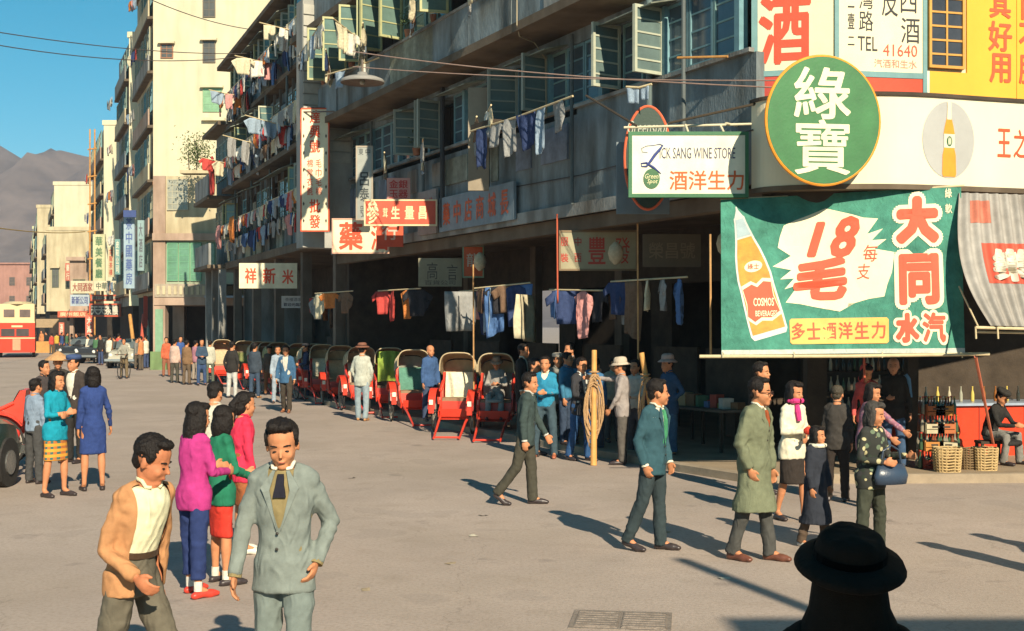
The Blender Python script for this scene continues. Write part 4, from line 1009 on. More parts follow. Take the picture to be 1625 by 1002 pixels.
# the oval drink sign and the grey board behind it
o = sign('dark oval drink sign rimmed in red half hidden behind the wine store sign', 990, 1066, 168, 334, 18.5, (.1,.1,.1), [], (.1,.1,.1), t=.05)
for ch in list(o.children): bpy.data.objects.remove(ch)
W, H = 76*18.5/2000, 166*18.5/2000; X_, Z_ = V((1,0,0)), V((0,0,1))
ob('disc', MB().rings([(V((0,.02,0)), X_, W/2-.03, Z_, H/2-.03), (V((0,-.03,0)), X_, W/2-.03, Z_, H/2-.03)], 36), paint((.035,.06,.045), .5), o)
g = MB(); g.tube([(math.cos(q*math.pi/20)*(W/2-.012), -.01, math.sin(q*math.pi/20)*(H/2-.012)) for q in range(41)], .022, 8, False); ob('rim', g, paint((.62,.12,.05)), o)
g = MB(); letter(g, 'Greenspot', 0, .42, W*.86, .24, -.035, .0, .25); ob('lettering', g, paint((.45,.46,.36)), o)
o2 = sign('blue grey board behind the oval drink sign', 978, 1062, 226, 340, 18.9, (.17,.21,.23), [], (.1,.1,.1), t=.05, cat='board', name='board')
# great round green sign
o = thing('round_sign', 'big round green sign with orange rim and two cream characters on the corner', 'sign', at(1305, 192, 16.9), R(8))
ry = 103*16.9/2000; rx = 94*16.9/2000/math.cos(R(8))
ob('disc', MB().rings([(V((0,.06,0)), X_, rx-.02, Z_, ry-.02), (V((0,-.05,0)), X_, rx-.02, Z_, ry-.02)], 56), mat('sign_green', (.045,.17,.06), .5, .18, 2.5, .1, 30, stain=.15), o)
g = MB(); g.tube([(math.cos(q*math.pi/30)*(rx-.014), -.02, math.sin(q*math.pi/30)*(ry-.014)) for q in range(61)], .028, 8, False); ob('rim', g, paint((.76,.30,.03)), o)
g = MB(); letter(g, '綠', -.02, .36, .80, .70, -.056, .019); letter(g, '寶', -.02, -.36, .78, .74, -.056, .012)
ob('lettering', g, paint((.74,.70,.48)), o)
for s_ in (-1, 1): ob('bracket', MB().tube([(s_*.5,.05,.2),(s_*.5,.6,.2)], .02, 6), mat('bracket_iron', (.16,.13,.10)), o)
# arcade signs
sign('faded cream shop sign with red characters hanging in the arcade', 887, 1012, 366, 430, 22.8, (.34,.31,.20), [('中', -.26, .22, .09, .22, .02), ('西', -.26, -.18, .09, .22, .02), ('服', -.43, .22, .10, .22, .02), ('裝', -.43, -.18, .10, .22, .02), ('豐', -.02, 0, .22, .68, .02), ('發', .30, 0, .20, .66, .0)], (.42,.06,.04), (.20,.14,.08), t=.05)
sign('dim dark brown shop sign deep in the arcade near the corner', 1020, 1112, 372, 424, 21.2, (.10,.075,.045), [('榮昌號', 0, 0, .8, .5, .01)], (.17,.12,.07), t=.04)
sign('olive shop board with dark characters beside the small red one', 664, 733, 410, 455, 28.6, (.23,.21,.14), [('言', .28, 0, .24, .55, .0), ('高', -.18, .05, .24, .6, .0), ('百貨公司', 0, -.36, .7, .16, 0)], (.07,.06,.05), t=.05)
sign('small orange red arcade sign with a pale character', 734, 768, 390, 441, 27.6, (.50,.10,.035), [('龍', 0, .05, .62, .42, .01)], (.42,.36,.28), (.18,.26,.16), t=.05, bw=.03)
# painted fascia boards on the facade of A
def fascia_board(u0, u1, z0, z1, face, chars, lc, label, n=.12):
    c = PA((u0+u1)/2, n, (z0+z1)/2); o = thing('fascia_sign', label, 'sign', c, RZA); W, H = u1-u0, z1-z0
    ob('panel', MB().box(-W/2, W/2, -.03, .03, -H/2, H/2), paint(face, .7, .15, .3), o)
    g = MB(); k = len(chars)
    for i, ch in enumerate(chars): letter(g, ch, (-.5+(i+.5)/k)*W*.94, 0, -W/k*.62, H*.66, .036, .03)
    ob('lettering', g, paint(lc), o)
fascia_board(7.6, 11.4, 4.3, 5.05, (.20,.26,.30), '長城商店中藥', (.50,.10,.04), 'blue fascia board with orange red characters under the teal windows')
fascia_board(11.6, 12.7, 4.3, 5.3, (.30,.26,.24), '公司', (.50,.06,.05), 'small red lettered panel at the far end of the blue fascia board')
# distant street signs
ds = [(197, 214, 340, 458, 61, (.30,.40,.46), '茶中國藥房', (.08,.12,.28), 'pale blue vertical sign with dark characters far along the street'),
 (148, 167, 372, 446, 80, (.50,.50,.30), '華美餐廳', (.08,.16,.08), 'pale yellow green vertical sign far down the street'),
 (219, 229, 350, 430, 60, (.25,.36,.36), '大酒店', (.1,.1,.12), 'teal vertical sign beside the pale blue one'),
 (66, 77, 412, 487, 140, (.24,.30,.34), '洋服公司', (.55,.50,.42), 'small grey blue vertical sign hanging near the bus'),
 (136, 148, 500, 545, 88, (.58,.14,.09), '大減價', (.64,.58,.46), 'red banner with pale characters on a distant shop pillar'),
 (172, 181, 392, 440, 82, (.52,.46,.3), '金龍茶樓', (.4,.08,.05), 'slim cream vertical sign right of the pale yellow green one'), (104, 112, 418, 446, 110, (.45,.12,.08), '藥行', (.6,.55,.4), 'tiny red vertical sign before the low weathered tenement'),
 (86, 93, 440, 478, 118, (.2,.28,.38), '大押', (.6,.58,.5), 'tiny blue vertical sign near the brown awning'), (183, 191, 380, 436, 70, (.16,.3,.28), '皮鞋公司', (.6,.58,.45), 'dark teal vertical sign left of the pale blue one'),
 (94, 102, 512, 548, 98, (.58,.16,.10), '酒家', (.64,.58,.46), 'narrow red and white banner near the distant orange stall')]
for a_, b_, c_, d_, D_, fc, s, lc, lb in ds:
    sign(lb, a_, b_, c_, d_, D_, fc, [], lc, None, cols=[(s, 0, 0, .6, .92, .03)], name='street_sign', t=.15)
dh = [(113, 150, 446, 466, 90, (.56,.50,.34), '大同酒家', (.25,.07,.05), 'cream board sign across a distant upper storey'),
 (150, 192, 446, 462, 86, (.58,.52,.36), '中華百貨', (.12,.14,.1), 'cream sign with dark characters beside the cream board sign'),
 (112, 142, 468, 486, 88, (.38,.44,.48), '新新公司', (.06,.08,.2), 'pale blue board sign below the cream ones'),
 (144, 192, 468, 478, 85, (.5,.42,.32), '金行珠寶玉器', (.08,.07,.06), 'thin cream sign strip above the red framed one'),
 (142, 192, 482, 503, 84, (.10,.09,.08), '天天茶樓', (.56,.52,.42), 'black sign with pale characters in a red frame'),
 (92, 140, 494, 504, 95, (.52,.11,.06), '廣州飯店', (.62,.5,.3), 'long red sign over the distant brown awning')]
for a_, b_, c_, d_, D_, fc, s, lc, lb in dh:
    sign(lb, a_, b_, c_, d_, D_, fc, [(s, 0, 0, .86, .7, .03)], lc, (.5,.1,.05) if 'red framed' in lb or 'red frame' in lb else None, name='street_sign', t=.15, bw=.1)
# leaning boards and blue topped sign crown
sign('dark blue round ornament crowning the pale blue vertical sign', 196, 216, 334, 345, 60.5, (.05,.08,.22), [], WH, name='sign_ornament')
sign('long red diagonal strut sign by the pink pillar', 228, 234, 470, 520, 70, (.50,.08,.05), [], WH, name='sign_post', rz=R(20))
# ================================================================ banner
bn = thing('advertising_banner', 'big green cloth banner with an orange drink bottle, starburst price and red characters', 'banner', (0,0,0))
TL, TR, BR, BL = at(1143, 318, 17.85), at(1527, 296, 17.25), at(1530, 560, 16.85), at(1145, 563, 16.95)
def bf(off=0, jit=True):
    def f(x, z):
        u, v = x/390, z/250     # banner space: x 0..390 right, z 0..250 up
        p = BL.lerp(BR, u).lerp(TL.lerp(TR, u), v)
        p = V(p); p.z -= .22*v*math.sin(math.pi*min(1, max(0, u)))*(1-u)*.0
        p.y += -.045*math.sin(u*9+v*2)*(1-v*.3) + .05*math.sin(v*4)*math.sin(u*3+.4) - off + .006*math.sin(u*30+v*8)
        return p
    return f
F0_ = bf(0); g = MB().grid(lambda u, v: F0_(390*u, 250*v), 60, 40)
bcloth = mat('banner_cloth', (.06,.23,.165), .85, .38, 3.5, .5, 120, fold=.5)
g2 = MB().grid(lambda u, v: F0_(390*u, 250*v)+V((0,.006,0)), 60, 40)
ob('cloth', g.mesh('cloth', smooth=True), bcloth, bn); ob('cloth_back', g2.mesh('cloth_back', smooth=True), bcloth, bn)
def shape(pts, off, m, name, f=None, dens=1):
    """flat printed shape: fan of a fine polygon in banner space (triangulated by bmesh)"""
    f = f or bf(off); b = bmesh.new(); vs_ = [b.verts.new((x, z, 0)) for x, z in pts]; b.faces.new(vs_)
    bmesh.ops.triangulate(b, faces=b.faces)
    for _ in range(2):
        le = [e for e in b.edges if e.calc_length() > 22]
        if le: bmesh.ops.subdivide_edges(b, edges=le, cuts=1); bmesh.ops.triangulate(b, faces=b.faces)
    for v in b.verts: v.co = f(v.co.x, v.co.y)
    me = bpy.data.meshes.new(name); b.to_mesh(me); b.free(); return ob(name, me, m, bn)
def bx(px): return px-1143
def bz(py): return 563-py
CR = paint((.76,.69,.47), .7, .05); BR_ = paint((.64,.10,.05), .7, .06)
rst = random.Random(4); star = []; N_ = 24
for i in range(N_*2):
    a = math.pi*2*i/(N_*2)+.05; ca, sa = math.cos(a), math.sin(a)
    cx, cz, rx_, rz2 = 1326, 418, 82, 66
    e = 1.10 + .10*((i//2) % 3 == 0)+rst.uniform(-.05,.05) if i % 2 == 0 else .80
    sx = (abs(ca)**.75)*(1 if ca > 0 else -1); sz = (abs(sa)**.75)*(1 if sa > 0 else -1)
    star.append((bx(cx)+sx*rx_*e*1.02, bz(cz)+sz*rz2*e))
shape(star, .006, CR, 'starburst')
def ltr(items, off, m, name='lettering'):
    f = bf(off); g = MB()
    for s, x, y, wd, ht, bo, sh in items: letter(g, s, bx(x), bz(y), wd, ht, 0, bo, sh, fn=f)
    ob(name, g, m, bn)
ltr([('1', 1300, 385, 30, 56, .10, .25), ('8', 1346, 383, 46, 66, .07, .30), ('毛', 1306, 447, 88, 68, .06, .18)], .012, BR_, 'price')
ltr([('每', 1386, 410, 22, 26, .0, .1), ('支', 1375, 438, 20, 24, .0, .1)], .012, BR_)
ltr([('大', 1461, 361, 84, 88, .14, 0), ('同', 1462, 452, 78, 92, .13, 0), ('水', 1442, 525, 46, 54, .12, 0), ('汽', 1484, 525, 46, 54, .12, 0)], .006, CR, 'lettering_outline')
ltr([('大', 1461, 361, 70, 74, .08, 0), ('同', 1462, 452, 64, 78, .06, 0), ('水', 1442, 525, 37, 45, .07, 0), ('汽', 1484, 525, 37, 45, .04, 0)], .013, BR_)
ltr([('綠', 1512, 322, 11, 15, .02, 0), ('軟', 1512, 346, 11, 15, .02, 0)], .007, CR)
shape([(bx(1254)+x_, bz(548)+z_) for x_, z_ in [(3,0),(156,0),(159,3),(159,36),(156,39),(3,39),(0,36),(0,3)]], .011, paint((.76,.42,.10)), 'yellow_panel')
for i, ch in enumerate('多士酒洋生力'): pass
ltr([(ch, 1268+25.8*i, 528, 22, 26, .02, 0) for i, ch in enumerate('多士酒洋生力')], .018, BR_)
# bottle, tilted
def bt(s, w_, side):   # s along from cap 0 to base 1
    ax, az, bx_, bz_ = bx(1168), bz(326), bx(1222), bz(536); d = V((bx_-ax, bz_-az)); L = d.length; d /= L; n_ = V((-d.y, d.x))
    p = V((ax, az))+d*(s*L)+n_*(w_*side); return (p.x, p.y)
BW = [(0,1),(.03,2),(.08,7),(.09,9),(.13,10),(.2,13),(.28,17),(.36,22),(.45,26),(.55,29),(.65,29),(.75,30),(.88,31),(.97,31),(1,27)]
def bottle(s0, s1, inset):
    rows = [(s, w_) for s, w_ in BW if s0 <= s <= s1]
    def wat(s):
        for (a, wa), (b, wb) in zip(BW, BW[1:]):
            if a <= s <= b: return wa+(wb-wa)*(s-a)/(b-a)
    rows = [(s0, wat(s0))]+[r_ for r_ in rows if s0 < r_[0] < s1]+[(s1, wat(s1))]
    return [bt(s, w_-inset, 1) for s, w_ in rows]+[bt(s, w_-inset, -1) for s, w_ in reversed(rows)]
shape(bottle(0, 1, 0), .006, paint((.50,.52,.48), .5), 'bottle_outline'); shape(bottle(.25, .96, 3.5), .011, mat('orange_print', (.74,.24,.03), .6, .25, 9, 0), 'bottle_drink')
shape(bottle(.10, .235, 3), .011, paint((.34,.44,.46)), 'bottle_neck')
def oval(cx, cz, rx_, rz2, n=20, rot=0): return [(cx+rx_*math.cos(q*2*math.pi/n)*math.cos(rot)-rz2*math.sin(q*2*math.pi/n)*math.sin(rot), cz+rx_*math.cos(q*2*math.pi/n)*math.sin(rot)+rz2*math.sin(q*2*math.pi/n)*math.cos(rot)) for q in range(n)]
shape(oval(bx(1196), bz(425), 15, 9, rot=.2), .016, CR, 'bottle_badge'); ltr([('綠士', 1196, 425, 19, 9, .01, 0)], .021, BR_, 'badge_lettering')
def lab(e): return [bt(.62-e, 24+e*60, -1), bt(.60-e, 8, -1), bt(.63-e, 0, 1), bt(.60-e, 12, 1), bt(.62-e, 24+e*60, 1), bt(.72, 22+e*60, 1), bt(.84+e, 26+e*60, 1), bt(.87+e, 10, 1), bt(.85+e, 6, -1), bt(.87+e, 18, -1), bt(.82+e, 27+e*60, -1), bt(.73, 23+e*60, -1)]
shape(lab(.025), .015, CR, 'bottle_label_edge'); shape(lab(0), .019, BR_, 'bottle_label')
ltr([('COSMOS', 1212, 482, 34, 13, .03, 0), ('BEVERAGES', 1216, 500, 36, 9, .02, 0)], .024, CR, 'label_lettering')
for q in range(2): ob('pole', MB().tube([at(1110, 566, 16.9), at(1345, 565.5, 16.86), at(1570, 562, 16.8)], .024, 10) if q == 0 else MB().tube([at(1143, 317, 17.88), at(1330, 308, 17.58), at(1530, 295, 17.28)], .014, 8), mat('bamboo', (.55,.45,.27), .6, .2, 6, .2, 40), bn)
hem = MB().grid(lambda u, v: F0_(390*u, 7*v)+V((0,-.007,0)), 50, 1); ob('hem', hem, fabric((.46,.50,.44)), bn)
for px in (1147, 1260, 1400, 1527): ob('tie_cord', MB().tube([at(px, 568, 16.83), at(px, 559, 16.84), at(px+1, 563, 16.9)], .008, 6), fabric((.5,.45,.3)), bn)
# awning at the right edge
aw = thing('awning', 'grey ribbed cloth awning with a red square and white flower emblem at the right edge', 'awning', (0,0,0))
AT0, AT1, AB1, AB0 = at(1522, 306, 17.25), at(1720, 312, 17.9), at(1740, 522, 16.6), at(1572, 517, 16.2)
def af(off=0):
    def f(u, v):   # v 0 bottom 1 top
        l_ = AB0.lerp(AT0, v) + V((-.17*math.sin(math.pi*v)*(1-u)**3, 0, 0)); r_ = AB1.lerp(AT1, v); p = l_.lerp(r_, u)
        p.z -= .10*math.sin(math.pi*v); p.y += .035*math.sin(u*2*math.pi*13)-off; return p
    return f
ob('cloth', MB().grid(lambda u, v: af()(u, v), 150, 16).mesh('cloth', smooth=True), mat('awning_cloth', (.34,.32,.29), .9, .2, 5, .2, 100, stain=.4), aw)
ob('cloth_back', MB().grid(lambda u, v: af(-.008)(u, v), 150, 16).mesh('cloth_back', smooth=True), _m['awning_cloth'], aw)
ob('red_square', MB().grid(lambda u, v: af(.006)(.14+u*.55-.0*v, .36+.30*v), 90, 8).mesh('red_square', smooth=True), paint((.56,.10,.06), .8, .15, .3), aw)
for ccx in (.14, .62): ob('red_emblem', MB().grid(lambda u, v: af(.006)(ccx-.05+u*.14, .80+.15*v), 20, 4), paint((.52,.17,.11), .8, .25, .5), aw)
g = MB(); fA = af(.013)
letter(g, '樂', .34, .50, .30, .25, 0, .05, fn=fA); ob('emblem', g, paint((.62,.57,.46)), aw)
ob('frame_rail', MB().tube([at(1548, 520, 16.2), at(1700, 524, 16.4)], .02, 8), _m['bamboo'], aw); ob('frame_rail', MB().tube([at(1548, 527, 16.3), at(1700, 530, 16.5)], .016, 8), _m['bamboo'], aw)
ob('frame_stay', MB().tube([at(1522, 455, 17.0), at(1552, 518, 16.2)], .012, 8), _m['bamboo'], aw)
for px in (1548, 1583): ob('frame_hook', MB().tube([at(px, 519, 16.2), at(px+1, 538, 16.2)], .012, 6), _m['bamboo'], aw)
# ================================================================ washing
WASH = {'white':(.66,.63,.54), 'cream':(.58,.52,.36), 'pale blue':(.28,.36,.44), 'blue':(.08,.16,.34), 'dark blue':(.04,.06,.14), 'red':(.50,.07,.06), 'orange':(.52,.18,.05), 'grey':(.28,.28,.27), 'pink':(.55,.26,.24), 'black':(.03,.03,.035), 'brown':(.18,.11,.07)}
def cloth_mesh(kind, seed):
    r_ = random.Random(seed); ph = r_.uniform(0, 6)
    out = {'shirt':[(-.26,0),(-.48,-.16),(-.44,-.32),(-.25,-.22),(-.26,-.66),(.26,-.66),(.25,-.22),(.44,-.32),(.48,-.16),(.26,0)],
           'trousers':[(-.2,0),(-.24,-.5),(-.22,-.95),(-.05,-.95),(0,-.3),(.05,-.95),(.22,-.95),(.24,-.5),(.2,0)],
           'towel':[(-.28,0),(-.29,-.6),(.28,-.58),(.28,0)], 'cloth':[(-.4,0),(-.36,-.45),(-.2,-.75),(.3,-.7),(.42,-.3),(.38,0)],
           'hanging gown':[(-.08,0),(-.38,-.12),(-.34,-.3),(-.2,-.22),(-.24,-1.0),(.24,-1.0),(.2,-.22),(.34,-.3),(.38,-.12),(.08,0)]}[kind]
    b = bmesh.new(); f = b.faces.new([b.verts.new((x*r_.uniform(.9,1.1), 0, z*r_.uniform(.92,1.08))) for x, z in out])
    bmesh.ops.triangulate(b, faces=b.faces)
    for _ in range(4):
        le = [e for e in b.edges if e.calc_length() > .12]
        if le: bmesh.ops.subdivide_edges(b, edges=le, cuts=1); bmesh.ops.triangulate(b, faces=b.faces)
    for v in b.verts: v.co.y = (.045*math.sin(v.co.x*17+ph)+.02*math.sin(v.co.x*39+v.co.z*5+ph*2))*min(1, -v.co.z*3+.15); v.co.x *= 1-.12*abs(v.co.z)
    bmesh.ops.solidify(b, geom=list(b.faces), thickness=.006)
    me = bpy.data.meshes.new('garment'); b.to_mesh(me); b.free(); me.shade_smooth(); return me
CL = {k: [cloth_mesh(k, i*7+1) for i in range(2)] for k in ('shirt','trousers','towel','cloth','hanging gown')}
rl = random.Random(21); seen = {}
def garment(kind, col, loc, rz, s, where, swing=0):
    o = bpy.data.objects.new('hanging_'+kind.replace(' ', '_').replace('hanging_', ''), rl.choice(CL[kind])); C.objects.link(o)
    if not o.data.materials: o.data.materials.append(fabric(WASH['white']))
    setmat(o, fabric(WASH[col])); o.location = loc; o.rotation_euler = (swing, 0, rz); o.scale = (s*rl.uniform(.85,1.1), s, s*rl.uniform(.85,1.15))
    lb = '%s %s hung %s' % (col, kind.replace('hanging ', ''), where)
    seen.setdefault(lb, []).append(o); tag(o, lb, 'laundry', 'washing hung '+where); return o
def washline(p0, p1, n, s, cols, where, kinds=('shirt','towel','trousers','cloth'), pole=True):
    p0, p1 = V(p0), V(p1); rz = math.atan2((p1-p0).y, (p1-p0).x)
    if pole:
        o = ob('bamboo_pole', MB().tube([p0-(p1-p0)*.06, p0.lerp(p1,.5)-V((0,0,.03)), p1+(p1-p0)*.06], .018, 7), _m['bamboo'])
        tag(o, 'bamboo washing pole '+where, 'pole', 'bamboo washing poles')
    for i in range(n):
        q = (i+.5)/n; garment(rl.choice(kinds), rl.choice(cols), p0.lerp(p1, q)-V((0,0,.02)), rz+rl.uniform(-.25,.25), s*rl.uniform(.8,1.1), where, rl.uniform(-.08,.08))
PALE = ['white','cream','pale blue','grey','white']; MIX = ['white','red','pale blue','grey','orange','cream','pink','dark blue','white','grey','cream','pale blue','white','grey']
washline(PA(7.3,1.1,5.95), PA(4.1,.85,6.05), 6, .8, ['pale blue','grey','pale blue','dark blue'], 'under the teal windows right of the plank sign', ('trousers','cloth','shirt'))
washline(PA(7.7,.7,6.35), PA(6.6,1.1,6.3), 3, .62, ['cream','white'], 'at the little corner shelf by the teal windows', ('towel','shirt'))
washline(at(996,138,18.4), at(1032,134,18.2), 2, .38, ['pale blue','white'], 'over the oval drink sign', ('towel','towel'))
washline(PA(9.6,1.4,9.75), PA(5.2,1.35,9.8), 8, .95, ['white','white','cream','red','grey'], 'from the top balcony parapet in the middle', ('towel','shirt','cloth'))
washline(PA(17.5,1.6,9.3), PA(14.2,2.0,9.4), 7, .75, ['white','grey','cream','pale blue'], 'on the long pole before the yellow framed open windows')
washline(PA(13.2,1.2,8.75), PA(11.9,2.4,8.9), 3, .9, ['white','cream','grey'], 'from the pole behind the round street lamp', ('shirt','cloth'))
washline(PA(12.6,1.2,8.3), PA(14.3,1.8,8.2), 2, .7, ['white','pale blue'], 'low beside the round street lamp', ('cloth','towel'))
for u0, n_, z, lv in [(1,10,11.5,'top'), (7,11,11.45,'top'), (12.5,11,11.4,'top'), (1.2,12,9.0,'middle'), (6.5,13,8.95,'middle'), (12,13,8.9,'middle'), (2,11,6.35,'lowest'), (7.5,12,6.3,'lowest'), (13,11,6.25,'lowest')]:
    where = 'along the %s balcony of the far tenement, %s' % (lv, {1:'near end',7:'middle',12.5:'far end',1.2:'near end',6.5:'middle',12:'far end',2:'near end',7.5:'middle',13:'far end'}[u0])
    washline(PB(u0,.75,z), PB(u0+4.8,.85,z-.05), n_+4, .64, MIX, where)
for u0, n_, z, lv in [(1,8,11.1,'top'), (7,8,11.1,'top'), (12.5,8,11.0,'top'), (1.2,8,8.55,'middle'), (6.5,8,8.5,'middle'), (12,8,8.5,'middle'), (2,9,5.8,'lowest'), (7.5,9,5.75,'lowest'), (13,8,5.7,'lowest')]:
    where = 'over the parapet of the %s balcony, %s' % (lv, {1:'near end',7:'middle',12.5:'far end',1.2:'near end',6.5:'middle',12:'far end',2:'near end',7.5:'middle',13:'far end'}[u0])
    washline(PB(u0,.5,z), PB(u0+4.8,.55,z-.05), n_+3, .72, MIX+['blue','grey','brown'], where, ('cloth','towel','shirt','hanging gown'), pole=False)
for i, u in enumerate((3.5, 8, 14)):
    washline(PB(u,.3,11.2-.1*i), PB(u-.3,1.7,11.3-.1*i), 3, .8, MIX, 'on %s pole sticking out from the top balcony' % ('the nearest','the middle','the farthest')[i])
    washline(PB(u+2,.3,8.6), PB(u+1.6,1.8,8.8), 3, .85, MIX, 'on %s pole sticking out from the middle balcony' % ('the nearest','the middle','the farthest')[i])
garment('cloth', 'orange', PB(13.2,1.0,6.3), RZB, 1.3, 'as a bright sheet above the white sign with red characters')
garment('cloth', 'pink', PB(16.4,1.0,6.2), RZB, 1.3, 'as a sheet at the far end of the lowest balcony')
garment('hanging gown', 'red', PB(18.3,1.0,9.2), RZB, 1.5, 'from the far corner of the middle balcony')
for i, (u, z) in enumerate([(7.5,8.75),(10.5,8.7),(13.5,8.75),(16.2,8.7),(12.2,6.1),(14.6,6.1),(9.4,6.15)]):
    wh = 'on the %s of the small racks along the near tenement' % ('first','second','third','fourth','fifth','sixth','seventh')[i]; n0 = 1.05 if z > 8 else .15
    washline(PA(u,n0+.1,z), PA(u-1.7,n0+.75,z+.1), 5, .6, ['white','grey','cream','pale blue','brown','dark blue'], wh)
rpq = random.Random(12)
for i, (u, n0, z) in enumerate([(5.2,.87,8.56),(6.9,.87,8.56),(9.9,.87,8.56),(11.4,.87,8.56),(15.3,.87,8.56),(17.6,.87,8.56),(8.9,.1,6.2),(12.9,.1,6.2)]):
    pt = thing('potted_plant', 'small potted plant on the %s of the near tenement, %s from the corner' % ('parapet' if z > 8 else 'window sill', ('first','second','third','fourth','fifth','sixth','first','second')[i]), 'plant', PA(u,n0,z), 0, 'potted plants on the near tenement')
    ob('pot', MB().lathe([(.0,0),(.08,0),(.11,.17),(.09,.17)], n=12), paint((.35,.14,.07)), pt); g = MB()
    for k_ in range(60):
        c_ = V((rpq.gauss(0,.10), rpq.gauss(0,.10), .3+abs(rpq.gauss(0,.12)))); a = V((rpq.uniform(-1,1),rpq.uniform(-1,1),rpq.uniform(-.3,1))).normalized()*.05; b_ = a.orthogonal().normalized()*.02; g.add([c_-a, c_+b_, c_+a, c_-b_], [(0,1,2,3)])
    ob('foliage', g, mat('leaves', (.09,.12,.04), .7, .5, 6, 0), pt); _ = pt.children[-1]
# small washing on the distant blocks
for bx0, by0, L_, lv in [(E.location.x, 66, 9, 6), (-23.7, 78, 8, 5), (-29.8, 92, 12, 4)]:
    for i in range(lv):
        z = 5+3.0*i; d = V((-.368,.93,0)); q = rl.uniform(.15,.6); p = V((bx0,by0+.3,z))+d*(L_*q)+V((-.93,-.368,0))*.8
        washline(p, p+d*2.2+V((-.2,0,0)), 4, .9, MIX, 'high on the distant street fronts left of the tall cream block', pole=False)
# clothes for sale hanging in the arcade
def rack(p0, p1, items, where):
    p0, p1 = V(p0), V(p1); rz = math.atan2((p1-p0).y, (p1-p0).x)
    o = ob('clothes_rail', MB().tube([p0, p1], .016, 7), _m['bamboo']); tag(o, 'thin bamboo rail '+where, 'rail')
    for q, kd, c, s in items: garment(kd, c, p0.lerp(p1, q)-V((0,0,.02)), rz+rl.uniform(-.6,.6), s, where)
rack(at(752,458,26.2), at(842,449,25.2), [(.12,'towel','brown',.8),(.25,'trousers','pale blue',.9),(.38,'trousers','blue',.95),(.5,'shirt','black',.9),(.62,'shirt','brown',.8),(.75,'hanging gown','dark blue',.9),(.9,'towel','blue',1.1)], 'in the arcade above the rickshaws')
rack(at(872,460,23.4), at(1005,462,21.8), [(.06,'towel','blue',.9),(.22,'shirt','dark blue',.9),(.42,'hanging gown','pink',.85),(.6,'shirt','black',.9),(.78,'shirt','brown',.8),(.95,'towel','grey',.9)], 'under the faded cream sign')
rack(at(600,462,30.5), at(668,458,29), [(.1,'shirt','red',.7),(.35,'trousers','red',.8),(.7,'hanging gown','orange',.7),(.9,'shirt','black',.8)], 'under the white sign with large red characters')
rack(at(500,466,34.5), at(560,462,32.5), [(.1,'shirt','cream',.9),(.4,'shirt','orange',.7),(.8,'shirt','brown',.8)], 'in the arcade beyond the red clothes')
garment('towel', 'grey', at(731,463,27), .3, 1.3, 'as a pale strip left of the small red arcade sign'); garment('towel', 'cream', at(835,468,24.8), 1.2, 1.6, 'as a long narrow strip right of the clothes rail')
# thin upright bamboo poles at the arcade edge
for px, y0, y1, D_, lb in [(884,340,482,22.6,'thin red pole at the left edge of the faded cream sign'), (1012,345,640,21.3,'thin bamboo pole right of the faded cream sign'), (1127,372,566,17.6,'thin bamboo pole left of the green banner'), (751,420,700,26,'thin bamboo pole below the small red arcade sign'), (1371,566,604,17.4,'short red hanging rod under the banner')]:
    o = ob('thin_pole', MB().tube([at(px,y0,D_), at(px+1,y1,D_)], .016, 7), paint((.48,.10,.05)) if 'red' in lb.split(' pole')[0] or 'rod' in lb else mat('bamboo_brown', (.45,.25,.10), .7, .3, 5, .2, 40)); tag(o, lb, 'pole')
o = ob('thin_pole', MB().tube([at(1548,566,16.6), at(1576,704,18.4)], .02, 7), paint((.55,.16,.09))); tag(o, 'red brown stick leaning from the banner pole to the pavement crates', 'pole')
# carrying poles with coiled rope
def rope_pole(p0, p1, label, n):
    o = thing('carrying_pole', label, 'pole', p0); d = V(p1)-V(p0); ob('pole', MB().tube([V((0,0,0)), d*.5, d], [.052,.046,.042], 12), mat('pole_bamboo', (.58,.30,.09), .5, .2, 5, .15, 40), o)
    g = MB(); rr = random.Random(n)
    for i in range(n):
        a = rr.uniform(-.11,.11); top = d*rr.uniform(.68,.80); L_ = rr.uniform(.75,1.15); w_ = rr.uniform(.05,.14); y = rr.uniform(-.09,-.04)
        pts = [top+V((a*.4, y, 0))+V((w_*math.sin(q*math.pi*2/12)*(1.2 if q < 12 else 1), .01*math.sin(q), -L_*(.5-.5*math.cos(q*math.pi*2/12)))) for q in range(13)]
        g.tube(pts, .013, 6, False)
    for i in range(4): g.tube([d*(.72+.03*i)+V((.07*math.cos(q),.07*math.sin(q),0)) for q in [k*.785 for k in range(9)]], .014, 6, False)
    ob('coiled_rope', g, mat('rope', (.42,.26,.13), .9, .3, 40, .5, 120), o)
rope_pole(at(942,738,20.1).xy.to_3d()+V((0,0,.0)), at(943,556,20.3), 'upright thick bamboo carrying pole wound with rope, the left one', 9)
rope_pole(at(1050,742,19.8).xy.to_3d(), at(1018,560,19.9), 'leaning bamboo carrying pole with a bundle of rope, the right one', 6)
